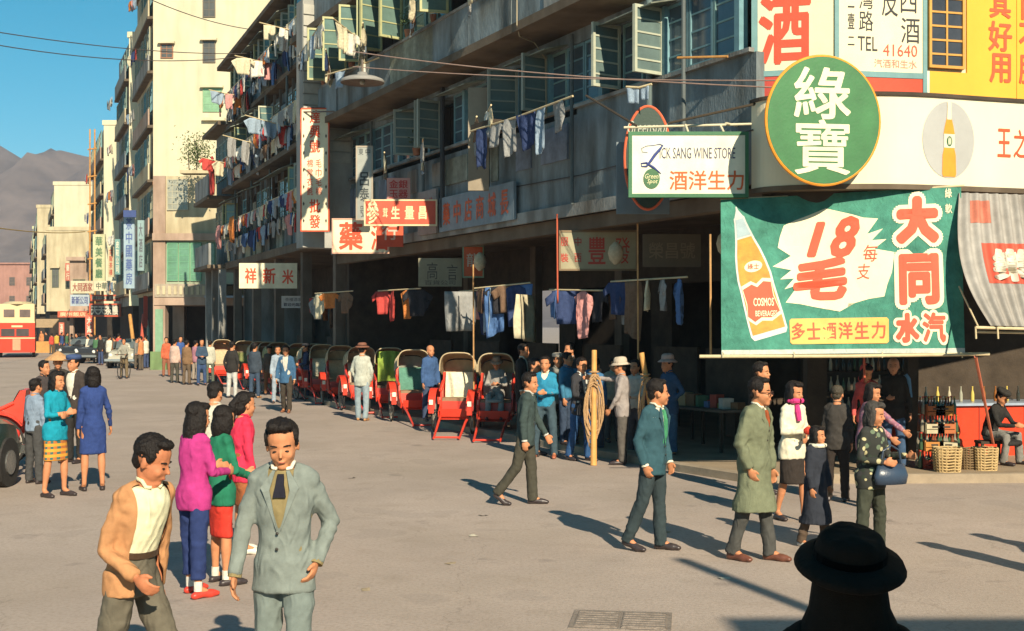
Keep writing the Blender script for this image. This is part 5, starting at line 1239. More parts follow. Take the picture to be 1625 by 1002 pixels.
# ================================================================ rickshaws
RR = mat('rickshaw_red', (.62,.045,.022), .38, .12, 6, .05, 30, spec=.5); RIM = mat('rickshaw_rim', (.36,.32,.26), .5, .2); RUB = mat('rubber', (.03,.028,.026), .8, .3, 20, .1, 60)
def make_rickshaw():
    t = thing('rickshaw', 'rickshaw', 'rickshaw', (0,0,0), 0, 'rickshaws waiting in line along the kerb')
    for s in (-1, 1):
        x = s*.50; c = V((x, 0, .43)); wm = MB().tube([c-V((.05,0,0)), c+V((.05,0,0))], .05, 10); wh = ob('wheel', wm, RUB, t)
        ob('tyre', MB().tube([c+V((0, math.cos(q*math.pi/16)*.41, math.sin(q*math.pi/16)*.41)) for q in range(33)], .020, 8, False), RUB, wh)
        ob('rim', MB().tube([c+V((0, math.cos(q*math.pi/14)*.382, math.sin(q*math.pi/14)*.382)) for q in range(29)], .014, 6, False), RIM, wh)
        g = MB()
        for q in range(16): a = q*math.pi/8; g.tube([c+V((.03*(-1)**q,0,0)), c+V((0, math.cos(a)*.38, math.sin(a)*.38))], .0055, 4)
        ob('spokes', g, RIM, wh)
        g = MB(); arc = [(math.cos(a)*.49, .43+math.sin(a)*.49) for a in [math.pi*(.05+.75*q/12) for q in range(13)]]; arc2 = [(y*.965, .43+(z-.43)*.965) for y, z in reversed(arc)]
        g.prism([(-y, z) for y, z in arc+arc2], 0, x-.075, x+.075); ob('mudguard', g, RR, t)
        ob('side_plate', MB().box(x-.055, x+.055, -.505, -.49, .42, .62), RR, t); ob('lamp', MB().box(x-.04, x+.04, -.53, -.506, .60, .70), mat('lamp_white', (.75,.70,.55), .4, .05), t)
        g = MB().prism([(-.52,.34),(-.56,.44),(-.30,.56),(-.18,.72),(-.16,.86),(.05,.90),(.22,1.02),(.34,1.24),(.42,1.22),(.36,.60),(.25,.40),(-.1,.36)], 0, s*.335-.018, s*.335+.018)
        ob('side_panel', g, RR, t); ob('armrest', MB().tube([(s*.35,-.2,.88),(s*.36,.0,.93),(s*.35,.25,1.05)], .03, 8), RR, t)
        ob('shaft', MB().tube([(s*.30,.25,.36),(s*.30,-.4,.42),(s*.27,-1.1,.28),(s*.25,-1.95,.045)], [.025,.028,.026,.022], 8), RR, t)
    ob('cross_bar', MB().tube([(-.25,-1.9,.055),(.25,-1.9,.055)], .02, 8), RR, t); ob('axle', MB().tube([(-.5,0,.43),(.5,0,.43)], .02, 8), RIM, t)
    ob('footboard', MB().prism([(-.54,.34),(-.58,.36),(-.62,.52),(-.59,.52)], 0, -.30, .30), RR, t)
    ob('front_panel', MB().prism([(-.56,.30),(-.53,.30),(-.20,.40),(-.19,.66),(-.22,.66),(-.24,.44)], 0, -.315, .315), RR, t)
    ob('seat', MB().box(-.31,.31,-.22,.30,.62,.72), mat('cushion', (.26,.17,.10), .8, .2, 8), t)
    g = MB().grid(lambda u, v: (-.29+.58*u, .20+.14*v-.05*math.sin(math.pi*v)-.02*math.cos(u*6.28), .72+.52*v), 8, 8); ob('seat_cover', g.mesh('seat_cover', smooth=True), fabric((.70,.65,.46)), t)
    ob('seat_back', MB().prism([(.24,.5),(.28,.5),(.42,1.24),(.36,1.24)], 0, -.315, .315), RR, t)
    def arch(q, y, z, w_=.37):   # arch section across x
        a = math.pi*q; return V((-w_*math.copysign(abs(math.cos(a))**.55, math.cos(a)), y, z+.38*math.sin(a)**.6))
    hoodm = mat('hood_cloth', (.40,.34,.20), .9, .2, 6, .25, 60)
    for off, nm in ((0, 'hood'), (.012, 'hood_lining')):
        g = MB().grid(lambda u, v: arch(u, .46-.62*v, 1.16+.08*v-.03*math.sin(v*9.4)**2+.04*v, .37-off), 16, 10); ob(nm, g.mesh(nm, smooth=True), hoodm if not off else mat('hood_lining', (.22,.17,.10), .9, .2), t)
    ob('hood_back', MB().grid(lambda u, v: V((-.36+.72*u, .46-.03*v, 1.0+(.50*v)*(1-.25*abs(2*u-1)**4))), 8, 4), hoodm, t)
    for v_ in (0, .5, 1.0): ob('hood_rib', MB().tube([arch(q/16, .46-.62*v_, 1.16+.12*v_) for q in range(17)], .014, 6), mat('rib', (.45,.36,.22), .6, .2), t)
    return t
rk = make_rickshaw(); first = True
HOODS = {'tan':(.38,.32,.19), 'olive':(.25,.27,.12), 'grey green':(.26,.30,.24), 'yellow green':(.30,.38,.08)}
RKS = [(788,694,-4,'tan',(.28,.25,.2),'nearest rickshaw of the line with a grey clothed man on its seat'), (727,690,-2,'tan',(.72,.68,.48),'red rickshaw with cream seat cover and tan hood'), (655,672,2,'grey green',(.10,.24,.18),'red rickshaw with dark green seat cloth'),
       (618,660,6,'yellow green',(.4,.3,.2),'red rickshaw draped with a bright yellow green cloth'), (540,640,12,'tan',(.5,.35,.2),'red rickshaw behind the man in the pale jacket'), (512,634,10,'tan',(.66,.62,.45),'red rickshaw with a dark clothed man leaning in front'), (474,628,14,'olive',(.66,.62,.45),'rickshaw with high olive hood behind the man in the blue jacket'),
       (440,622,16,'olive',(.6,.5,.3),'rickshaw with olive hood, second behind the blue jacket man'), (412,617,18,'grey green',(.25,.25,.12),'rickshaw with grey green hood behind the man in the long dark gown'), (572,648,10,'tan',(.5,.4,.3),'rickshaw half hidden behind the man in the pale jacket'), (496,631,12,'grey green',(.6,.5,.35),'rickshaw with grey green hood behind the navy clothed puller'), (426,620,16,'tan',(.4,.3,.2),'rickshaw squeezed between the two olive hooded ones and the gown man'), (388,613,18,'tan',(.24,.26,.1),'rickshaw with tan hood near the far end of the line'), (352,606,20,'tan',(.5,.4,.25),'farthest rickshaw of the line, mostly hidden by people')]
rkobj = []
for px, py, hdg, hc, sc2, lb in RKS:
    o = rk if first else copy_tree(rk); first = False; D_ = (4500/(py-515-2)+.75)*(.945 if py < 650 else .985); p = at(px, 515, D_); o.location = (p.x, D_, 0); o.rotation_euler.z = R(hdg+4+rl.uniform(-7,7)); o['label'] = lb; rkobj.append(o)
    for ch in o.children:
        n_ = ch.name.split('.')[0]
        if n_ in ('hood', 'hood_back'): setmat(ch, mat('hood_'+hc.replace(' ', '_'), HOODS[hc], .9, .2, 6, .25, 60))
        if n_ == 'seat_cover': setmat(ch, fabric(sc2))
# the green cloth lying over one hood
o = rkobj[3]; g = MB().grid(lambda u, v: (-.30+.56*u, -.20-.06*math.sin(v*3)+.02*math.sin(u*14)-.04*math.sin(u*3.14), 1.56-.75*v+.03*math.sin(u*3.14)), 20, 12)
c = ob('draped_cloth', g.mesh('draped_cloth', smooth=True), fabric((.26,.36,.06))); c.location = o.location; c.rotation_euler = o.rotation_euler; tag(c, 'bright yellow green cloth draped over the rickshaw hood', 'cloth')
# rickshaw at the left edge, seen from behind
o = copy_tree(rk); p = at(4, 515, 19.5); o.location = (p.x-.05, 19.5, 0); o.rotation_euler.z = R(-75); o['label'] = 'red rickshaw with folded seat at the left edge of the picture'; del o['group']
for ch in list(o.children):
    if ch.name.split('.')[0] in ('hood','hood_lining','hood_back','hood_rib'): bpy.data.objects.remove(ch)
# ================================================================ vehicles
def car(label, x, y, rz, col, scale=1, name='parked_car'):
    t = thing(name, label, 'car', (x, y, 0), rz); s = scale; cm = mat('carpaint_%02d_%02d_%02d' % tuple(int(k*99) for k in col), col, .25, .08, 3, .0, 5, spec=.6)
    body = [(-2.1,.35),(-2.15,.6),(-2.05,.82),(-1.5,.92),(-.85,.96),(1.0,.98),(1.7,.92),(2.1,.78),(2.15,.5),(2.1,.33)]
    g = MB(); n = 12; rr = []
    for i in range(13):
        xx = -2.15+4.3*i/12
        def hz(xv):
            for (a, b), (c_, d) in zip(body[1:-1], body[2:]):
                if a <= xv <= c_: return b+(d-b)*(xv-a)/(c_-a)
            return .6
        top = hz(max(-2.14, min(2.14, xx))); w_ = .82*(1-.18*abs(xx/2.15)**3)
        rr.append([(xx, w_*.92, .32), (xx, w_, .55), (xx, w_*.97, top-.08), (xx, w_*.8, top), (xx, -w_*.8, top), (xx, -w_*.97, top-.08), (xx, -w_, .55), (xx, -w_*.92, .32)])
    g.v = [p for r_ in rr for p in r_]
    for i in range(12):
        for j in range(8): a = i*8+j; b = i*8+(j+1)%8; g.f.append((a, b, b+8, a+8))
    g.f.append(tuple(range(8))); g.f.append(tuple(12*8+j for j in range(8)))
    ob('body', g.mesh('body', smooth=False), cm, t)
    ob('cabin', MB().rings([(V((-.05,0,.93)), V((1,0,0)), 1.25, V((0,1,0)), .74), (V((0,0,1.25)), V((1,0,0)), 1.0, V((0,1,0)), .66), (V((.02,0,1.45)), V((1,0,0)), .72, V((0,1,0)), .55), (V((.02,0,1.5)), V((1,0,0)), .3, V((0,1,0)), .3)], 20).mesh('cabin', smooth=True), cm, t)
    ob('windscreen', MB().bar((-1.13,0,1.02),(-.86,0,1.36), 1.0, .03, (1,0,0)), glass((.10,.12,.12)), t); ob('windscreen', MB().bar((1.10,0,1.02),(.90,0,1.36), 1.0, .03, (1,0,0)), glass((.10,.12,.12)), t)
    for s_ in (-1, 1):
        ob('side_window', MB().prism([(-.75,1.02),(-.6,1.36),(.55,1.36),(.8,1.02)], 1, s_*.66, s_*.735), glass((.06,.07,.07)), t)
        for xx in (-1.35, 1.3):
            wh = ob('wheel', MB().tube([(xx, s_*.64, .34), (xx, s_*.83, .34)], .34, 24), RUB, t); ob('hub_cap', MB().tube([(xx, s_*.83, .34), (xx, s_*.85, .34)], .17, 16), mat('chrome', (.6,.6,.58), .2, .1, metal=.9), wh)
            ob('fender', MB().prism([(xx+.48*math.cos(a), .34+.50*math.sin(a)) for a in [math.pi*q/10 for q in range(11)]], 1, s_*.60, s_*.835), cm, t) if False else None
        ob('headlight', MB().ell((-2.08, s_*.55, .68), (.06,.10,.10)), mat('lamp_glass', (.7,.68,.6), .1), t); ob('tail_light', MB().ell((2.12, s_*.6, .66), (.04,.05,.07)), paint((.5,.03,.02)), t)
    for xx in (-2.2, 2.2): ob('bumper', MB().box(xx-.05, xx+.05, -.82, .82, .38, .50), _m['chrome'], t)
    return t
c1 = car('dark green car whose rear corner and tyre show at the left edge', -7.78, 16.15, R(90), (.02,.05,.04), 1)
car('small pale roofed car in the middle of the street in front of the leaning boards', at(207,578,66).x, 66, R(95), (.40,.38,.30), 1, 'distant_car')
car('black car among the crowd at the far shops, left one', at(140,570,78).x, 78, R(75), (.03,.03,.03), 1, 'distant_car')
car('black car among the crowd at the far shops, right one', at(168,572,74).x, 74, R(75), (.035,.035,.035), 1, 'distant_car')
# the bus
bp = at(27, 568, 85); bus = thing('double_decker_bus', 'red double decker bus with a cream upper deck at the left edge of the street', 'bus', (bp.x, 85, 0), R(20))
BRd = mat('bus_red', (.56,.045,.02), .4, .08, 3, .02); BCr = mat('bus_cream', (.62,.50,.28), .5, .06)
ob('lower_deck', MB().box(-1.12,1.12,0,7.5,.35,2.35), BRd, bus); ob('upper_deck', MB().box(-1.10,1.10,.05,7.4,2.42,3.62), BCr, bus); ob('band', MB().box(-1.13,1.13,-.01,7.5,1.28,1.36), BCr, bus); ob('band', MB().box(-1.13,1.13,-.01,7.5,2.35,2.42), BCr, bus)
ob('roof', MB().rings([(V((0,3.7,3.62)), V((1,0,0)), 1.2, V((0,1,0)), 3.9), (V((0,3.7,3.8)), V((1,0,0)), .8, V((0,1,0)), 3.4)], 20), BCr, bus)
for s_ in (-1, 1): ob('upper_window', MB().box(s_*.5-.34, s_*.5+.34, .0, .06, 2.75, 3.25), glass((.14,.10,.09)), bus); ob('wheel', MB().tube([(s_*.95,.9,.45),(s_*1.14,.9,.45)], .45, 18), RUB, bus)
ob('windscreen', MB().box(-1.0,-.15,-.03,.0,1.45,1.95), glass((.06,.05,.05)), bus); ob('windscreen', MB().box(-.05,.75,-.03,.0,1.45,1.95), glass((.06,.05,.05)), bus)
ob('radiator', MB().box(-.28,.22,-.04,.0,.5,1.25), paint((.45,.27,.16)), bus); ob('route_board', MB().box(-.35,.35,-.03,.0,2.05,2.18), BCr, bus)
for q in range(5): ob('side_window', MB().box(1.11,1.135,.8+1.3*q,1.8+1.3*q,2.7,3.3), glass((.1,.1,.1)), bus); ob('side_window', MB().box(1.12,1.14,.8+1.3*q,1.8+1.3*q,1.45,2.1), glass((.1,.1,.1)), bus)
# distant stall awnings
for px, py, wd, lb, c in [(72,520,24,'small orange stall under a brown awning beyond the bus',(.5,.26,.08)), (205,520,16,'striped stall board leaning at the far corner',(.55,.38,.26))]:
    p = at(px, 560, 100); t = thing('street_stall', lb, 'stall', (p.x, 100, 0)); ob('counter', MB().box(-.7,.7,-.4,.4,0,.9), paint(c), t); ob('awning', MB().prism([(-.9,2.0),(.5,2.6),(.5,2.68),(-.9,2.08)], 0, -.9, .9), paint((.40,.28,.16)), t)
    for s_ in (-1, 1): ob('post', MB().tube([(s_*.85,-.85,0),(s_*.85,-.85,2.05)], .04, 6), M_DARK, t)
for i, (x0, x1) in enumerate([(206, 217), (228, 222), (236, 236)]):
    o = ob('leaning_timber', MB().tube([at(x0, 500, 71), at(x1, 588-3*i, 69-i)], .10, 8), [_m['bamboo_orange'], paint((.50,.10,.06)), paint((.45,.40,.28))][i]); tag(o, ['orange timber leaning at the far corner', 'red timber leaning at the far corner', 'pale post beside the green plinth of the corner house'][i], 'timber')
# ================================================================ shop goods on the right
def crate(x, y, z, col, label, w_=.45, d=.32, h=.20, bottles=True, rz=0, mk=(.05,.04,.03)):
    t = thing('bottle_crate', label, 'crate', (x, y, z), rz, 'bottle crates stacked by the shop'); m = paint(col, .7, .2, .3)
    for s_ in (-1, 1):
        ob('side_slat', MB().box(-w_/2,w_/2,s_*d/2-.008,s_*d/2+.008,.0,.055), m, t); ob('side_slat', MB().box(-w_/2,w_/2,s_*d/2-.008,s_*d/2+.008,.065,.14), m, t)
        ob('end_board', MB().box(s_*w_/2-.009,s_*w_/2+.009,-d/2+.01,d/2-.01,0,.16), m, t)
    ob('base_board', MB().box(-w_/2+.01,w_/2-.01,-d/2+.01,d/2-.01,0,.012), m, t); ob('hand_hole', MB().box(-.05,.05,-d/2-.012,-d/2-.008,.085,.11), paint(mk), t)
    if bottles:
        global _bm
        if '_bm' not in globals(): _bm = MB().lathe([(.0,.0),(.028,.0),(.030,.02),(.030,.12),(.024,.15),(.012,.19),(.012,.235),(.014,.24),(.014,.25),(.0,.25)], n=10).mesh('bottle', smooth=True)
        for i in range(5):
            for j in range(2):
                b = ob('bottle', _bm, None, None, None); b.parent = t; b.location = (-.17+.085*i, -.08+.14*j, .014)
                if not _bm.materials: _bm.materials.append(glass((.14,.05,.02)))
                setmat(b, [glass((.20,.06,.02)), glass((.05,.10,.05)), glass((.25,.22,.16))][(i+j+int(x*10)) % 3]); cp = ob('cap', MB().tube([(0,0,.245),(0,0,.262)], .017, 8), paint([(.55,.06,.04),(.6,.56,.45),(.5,.3,.06)][(i*2+j) % 3]), b)
    return t
cols_ = [(.52,.22,.05),(.50,.45,.30),(.45,.14,.05),(.30,.05,.03)]
names_ = ['orange','pale cream','rusty red','dark red']
for cx, px in enumerate((1476, 1502)):
    for lv in range(4):
        c_ = cols_[(lv+2+cx) % 3 if lv else 3]; nm_ = names_[(lv+2+cx) % 3 if lv else 3]; p = at(px, 720, 18.6)
        crate(p.x+.02*lv*(1-2*cx), 18.6+.02*lv, .125+.262*lv, c_, '%s bottle crate, %s of the %s stack by the shop' % (nm_, ('bottom one','second from the bottom','third from the bottom','topmost')[lv], ('left','right')[cx]), w_=.26+.0)
def basket(x, y, label, w_=.42, h=.36, col=(.42,.28,.12)):
    t = thing('cane_basket', label, 'basket', (x, y, .125)); m = mat('cane_%d' % int(col[0]*100), col, .8, .3, 30, .4, 60)
    g = MB(); n = 18
    for k_ in range(9):
        z = h*k_/8; r_ = (w_/2)*(.88+.12*k_/8); g.tube([(r_*math.copysign(abs(math.cos(a))**.6, math.cos(a)), .85*r_*math.copysign(abs(math.sin(a))**.6, math.sin(a)), z+.006*(-1)**q) for q, a in [(q, q*math.pi*2/n) for q in range(n+1)]], .014, 5, False)
    ob('weave', g, m, t); g = MB()
    for q in range(n): a = q*math.pi*2/n; X_ = w_/2*math.copysign(abs(math.cos(a))**.6, math.cos(a)); Y_ = .85*w_/2*math.copysign(abs(math.sin(a))**.6, math.sin(a)); g.tube([(X_*.88,Y_*.88,0),(X_,Y_,h)], .012, 5)
    ob('stakes', g, m, t); ob('base', MB().box(-w_*.36,w_*.36,-w_*.3,w_*.3,0,.02), m, t)
p = at(1503,724,18.2); basket(p.x, 18.2, 'wicker basket on the pavement in front of the crate stacks', .38, .34, (.45,.32,.15))
p = at(1540,724,18.5); basket(p.x, 18.5, 'dark wicker basket between the crates and the seated man', .32, .30, (.18,.12,.06)); p = at(1563,724,18.4); basket(p.x, 18.4, 'tan wicker basket right beside the seated man', .34, .32, (.45,.26,.10))
ct = thing('shop_counter', 'red painted shop counter with a pale blue edge behind the seated man', 'counter', (6.2, 20.1, .12), R(10))
ob('front_board', MB().box(-.1,3.6,0,.05,0,.82), mat('counter_red', (.60,.055,.02), .4, .15, 3, .1, 20, stain=.2), ct); ob('side_board', MB().box(-.1,-.05,.05,.8,0,.82), _m['counter_red'], ct); ob('top', MB().box(-.15,3.7,-.06,.85,.82,.86), mat('counter_top', (.30,.36,.44), .3, .15), ct)
for q in range(4): ob('panel_joint', MB().box(.55+.8*q,.57+.8*q,-.008,0,.02,.8), paint((.30,.03,.015)), ct)
# shelf with bottles and tins
sh = thing('bottle_shelf', 'dark wooden shelves crowded with bottles inside the corner shop', 'shelf', (4.95, 20.6, .12), R(4))
for s_ in (0, 1.55): ob('upright', MB().box(s_,s_+.04,0,.3,0,2.1), M_DARK, sh)
for q in range(6): ob('shelf_board', MB().box(0,1.59,-.01,.32,.35+.33*q,.37+.33*q), M_DARK, sh)
rq = random.Random(8); used_b = {}; bcs = [('green glass',(.06,.12,.05)),('amber glass',(.28,.10,.02)),('clear glass',(.35,.34,.26)),('dark glass',(.04,.04,.03)),('cream stoneware',(.5,.44,.3))]
for q in range(6):
    for i in range(15):
        nm, c_ = rq.choice(bcs); b = ob('shelf_bottle', _bm, None, sh if False else None); b.location = V((4.95,20.6,.12))+V((.1+.098*i, .08+rq.uniform(0,.1), .372+.33*q)); setmat(b, glass(c_)); b.scale = (1, 1, rq.uniform(.85,1.12))
        tag(b, '%s bottle, %s from the left, shelves of the corner shop, %s' % (nm, ['first','second','third','fourth','fifth','sixth','seventh','eighth','ninth','tenth','eleventh','twelfth','thirteenth','fourteenth','last'][i], ('lowest shelf','second shelf','third shelf','fourth shelf','fifth shelf','top shelf')[q]), 'bottle', 'bottles on the corner shop shelves')
for i in range(14):
    nm, c_ = rq.choice(bcs); b = ob('counter_bottle', _bm, None); b.location = V((6.35+.21*i*.97, 20.5+.038*i, .98)); setmat(b, glass(c_) if i % 3 else paint((.6,.45,.1))); tag(b, '%s bottle standing on the red counter, %s from the left' % (nm, ['first','second','third','fourth','fifth','sixth','seventh','eighth','ninth','tenth','eleventh','twelfth','thirteenth','last'][i]), 'bottle', 'bottles on the red counter')
# ================================================================ wires and lamp
def wire(a, b, sag, r_, col, label):
    a, b = V(a), V(b); pts = [a.lerp(b, q/16)-V((0,0,sag*4*(q/16)*(1-q/16))) for q in range(17)]
    o = ob('overhead_wire', MB().tube(pts, r_, 6), paint(col)); tag(o, label, 'wire')
wire(at(-60,42,30), at(430,84,48), .25, .014, (.10,.08,.07), 'upper thin overhead wire crossing the blue sky'); wire(at(-60,62,30), at(400,88,47), .35, .014, (.10,.08,.07), 'lower thin overhead wire crossing the blue sky')
wire(at(560,82,26), at(1250,140,17.3), .1, .010, (.40,.27,.22), 'upper wire running from the street lamp to the corner'); wire(at(560,106,26), at(1240,128,17.3), .08, .009, (.40,.27,.22), 'lower wire running from the street lamp to the corner')
wire(at(-30,358,60), at(135,368,95), .2, .03, (.45,.30,.08), 'thin yellowish wire low over the distant hill')
wire(at(240,0,40), at(430,50,48), .2, .016, (.10,.08,.07), 'thin wire slanting across the tall cream wall')
wire(at(480,178,33), at(600,176,31.5), .0, .02, (.15,.12,.1), 'iron stay wire holding the tall white sign')
lm = thing('street_lamp', 'grey dish shaped street lamp hanging on wires in front of the balconies', 'lamp', at(575,132,24), 0)
lm.scale = (1.12, 1.12, .8)
ob('shade', MB().lathe([(.37,0),(.38,.03),(.355,.08),(.27,.13),(.13,.16),(.09,.18),(.08,.25),(.0,.25)], n=32).mesh('shade', smooth=True), mat('lamp_grey', (.26,.25,.23), .6, .15), lm); ob('reflector', MB().lathe([(.37,.003),(.22,.05),(.0,.07)], n=32), paint((.12,.10,.08)), lm); ob('bulb', MB().ell((0,0,.02),(.05,.05,.07)), glass((.3,.3,.25)), lm)
ob('hanger', MB().tube([(0,0,.25),(0,0,.56)], .02, 8), mat('bracket_iron', (.16,.13,.10), .6, .3), lm)
# bamboo brackets and shelf on the facade
o = ob('bracket_shelf', MB().box(-.45,.45,-.35,.2,0,.12), M_DARK); o.location = PA(7.4,.75,6.0); o.rotation_euler.z = RZA; tag(o, 'small dark timber shelf jutting out under the teal windows', 'shelf')
for a, b, lb in [((930,152,19.5),(1010,200,17.9),'dark iron stay sloping behind the oval sign'), ((1060,196,18.0),(1200,165,17.8),'dark iron rod running from the oval sign to the corner'), ((1075,92,18.9),(1155,90,18.3),'orange stick fixed beside the upper casements')]:
    o = ob('iron_rod', MB().tube([at(*a), at(*b)], .018, 6), paint((.06,.045,.03)) if 'iron' in lb else _m['bamboo_orange']); tag(o, lb, 'rod')
# balcony plants between the far buildings
rp = random.Random(2); pc = at(312,240,60); pl = thing('balcony_plants', 'leafy plants spilling over a small balcony beside the tall cream wall', 'plant', pc)
ob('ledge', MB().box(-.7,.7,-.4,.5,-1.1,-.95), M_CREAM2, pl); ob('stems', MB().tube([(0,0,-.95),(.05,0,0),(-.1,0,.5)], .03, 5).tube([(.3,0,-.95),(.4,0,-.2)], .025, 5).tube([(-.35,0,-.95),(-.4,0,0)], .025, 5), M_DARK, pl)
g = MB()
for i in range(700):
    c_ = V((rp.gauss(0,.36), rp.gauss(0,.28), rp.gauss(-.05,.42))); a = V((rp.uniform(-1,1),rp.uniform(-1,1),rp.uniform(-1,1))).normalized()*.07; b_ = a.orthogonal().normalized()*.03; g.add([c_-a, c_+b_, c_+a, c_-b_], [(0,1,2,3)])
o = ob('foliage', g, mat('leaves', (.09,.12,.04), .7, .5, 6, 0), pl)

# ================================================================ goods inside the arcade
rg = random.Random(77); GC = {'tan':(.42,.30,.16), 'blue':(.12,.2,.36), 'white':(.55,.52,.44), 'red':(.45,.09,.06), 'green':(.12,.24,.14), 'yellow':(.55,.38,.1), 'brown':(.22,.13,.07)}
def stall(u, n, label, i):
    c = PA(u, n, .125) if i < 6 else PB(u, n, .125); rz_ = RZA if i < 6 else RZB
    t = thing('goods_table', label, 'stall', c, rz_); ob('table_top', MB().box(-.75,.75,-.35,.35,.66,.70), M_CONC, t)
    for sx_ in (-1,1):
        for sy_ in (-1,1): ob('leg', MB().box(sx_*.7-.025,sx_*.7+.025,sy_*.3-.025,sy_*.3+.025,0,.66), M_DARK, t)
    ob('shelf', MB().box(-.75,.75,-.45,-.38,.7,1.7), M_DARK, t)
    for k_ in range(9):
        nm = rg.choice(list(GC)); w_, h_ = rg.uniform(.12,.24), rg.uniform(.08,.26); x_ = -.62+.155*k_; g = ob('goods_box', MB().box(-w_/2,w_/2,-.1,.1,0,h_), paint(GC[nm], .8, .2, .3)); g.location = c+Matrix.Rotation(rz_, 3, 'Z') @ V((x_, rg.uniform(-.15,.15), .705)); g.rotation_euler.z = rz_+rg.uniform(-.3,.3); tag(g, '%s box of goods on the %s' % (nm, label), 'box', 'boxes of goods on the arcade tables')
for i, (u, n, lb) in enumerate([(3.4,-1.6,'goods table in the shade behind the blue porter'), (5.6,-1.9,'goods table under the faded cream sign'), (8.2,-1.8,'goods table behind the nearest rickshaws'), (11,-1.8,'goods table behind the green draped rickshaw'), (14,-1.8,'goods table behind the pale jacket man'), (17,-1.8,'goods table under the white character sign'), (3,-1.2,'goods table behind the olive hoods'), (8,-1.2,'goods table behind the gown man'), (13,-1.2,'goods table at the far arcade end')]): stall(u, n, lb, i)
rack(PA(2.2,-.3,3.0), PA(4.6,-.3,3.0), [(.1,'hanging gown','blue',.8),(.3,'shirt','grey',.8),(.5,'towel','cream',.9),(.7,'trousers','brown',.9),(.9,'shirt','dark blue',.8)], 'near the corner of the arcade')
rack(PA(9.6,-.5,3.0), PA(11.8,-.5,3.0), [(.1,'shirt','brown',.8),(.3,'hanging gown','dark blue',.9),(.5,'shirt','pink',.8),(.7,'trousers','grey',.9),(.9,'towel','blue',.9)], 'deeper in the arcade behind the rickshaws')
rack(PB(1,-.2,3.1), PB(6,-.2,3.1), [(.08,'shirt','cream',.9),(.25,'trousers','brown',.9),(.42,'hanging gown','orange',.8),(.6,'shirt','grey',.9),(.75,'shirt','red',.7),(.92,'towel','pale blue',.9)], 'in the far arcade under the little blue sign')
hang = [('tan gourd shaped lantern hanging in the arcade ceiling near the faded cream sign', PA(4.6,-.4,3.5)), ('pale lantern hanging near the arcade corner', PA(1.6,-.6,3.5)), ('pale paper lantern over the rickshaw line', PA(10.2,-.3,3.6))]
for lb, p_ in hang: o = ob('paper_lantern', MB().lathe([(.03,-.2),(.11,-.12),(.14,0),(.11,.12),(.03,.2)], n=14).mesh('lantern', smooth=True), fabric((.50,.42,.28))); o.location = p_; tag(o, lb, 'lantern')
# scraps of paper on the road
for i in range(16):
    x_, y_ = rg.uniform(-5,4.5), rg.uniform(9.5,19); o = ob('paper_scrap', MB().grid(lambda u, v: (-.05+.1*u, -.035+.07*v, .006+.012*math.sin(u*4+i)*v), 4, 3), fabric(rg.choice([(.5,.46,.36),(.3,.24,.16),(.12,.1,.08)]))); o.location = (x_, y_, 0); o.rotation_euler.z = rg.uniform(0,6); tag(o, 'small scrap of litter lying on the open road', 'litter', 'scraps of litter on the road')
# ================================================================ people
def PP(px, py, label, Hh, hd=0, **k):
    """a person whose feet stand where the photograph shows them (py measured on the road)"""
    z0 = k.pop('z0', 0); D_ = (2.25-z0)*2000/(py-515); p = at(px, 515, D_)
    lod = k.pop('lod', 1 if D_ < 18 else 2 if D_ < 38 else 3)
    return person(label, p.x, D_, Hh, hd, z0=z0, lod=lod, **k)
def PD(px, D_, label, Hh, hd=0, **k):
    p = at(px, 515, D_); lod = k.pop('lod', 1 if D_ < 18 else 2 if D_ < 38 else 3)
    return person(label, p.x, D_, Hh, hd, lod=lod, **k)
GREY = (.185,.21,.20); NAVY = (.028,.045,.085); BROWN = (.075,.058,.04); DK = (.03,.028,.026)
check = bpy.data.materials.new('checked_cloth'); check.use_nodes = True
t_ = check.node_tree; n_ = t_.nodes; p_ = n_['Principled BSDF']; p_.inputs['Roughness'].default_value = .9
tc_ = n_.new('ShaderNodeTexCoord'); outs = []
sx = n_.new('ShaderNodeSeparateXYZ'); t_.links.new(tc_.outputs['Object'], sx.inputs[0])
def band_(sock, sc, ph):
    m = n_.new('ShaderNodeMath'); m.operation = 'MULTIPLY_ADD'; m.inputs[1].default_value = sc; m.inputs[2].default_value = ph; t_.links.new(sock, m.inputs[0])
    f = n_.new('ShaderNodeMath'); f.operation = 'SINE'; t_.links.new(m.outputs[0], f.inputs[0]); g = n_.new('ShaderNodeMath'); g.operation = 'GREATER_THAN'; g.inputs[1].default_value = .1; t_.links.new(f.outputs[0], g.inputs[0]); return g.outputs[0]
a_, b_ = band_(sx.outputs['X'], 95, 0), band_(sx.outputs['Z'], 90, 0)
m1 = n_.new('ShaderNodeMix'); m1.data_type = 'RGBA'; m1.inputs[6].default_value = (.62,.28,.03,1); m1.inputs[7].default_value = (.42,.13,.03,1); t_.links.new(b_, m1.inputs[0])
m2 = n_.new('ShaderNodeMix'); m2.data_type = 'RGBA'; t_.links.new(m1.outputs[2], m2.inputs[6]); m2.inputs[7].default_value = (.03,.12,.10,1)
ml = n_.new('ShaderNodeMath'); ml.operation = 'MULTIPLY'; t_.links.new(a_, ml.inputs[0]); t_.links.new(b_, ml.inputs[1]); t_.links.new(ml.outputs[0], m2.inputs[0]); t_.links.new(m2.outputs[2], p_.inputs['Base Color'])
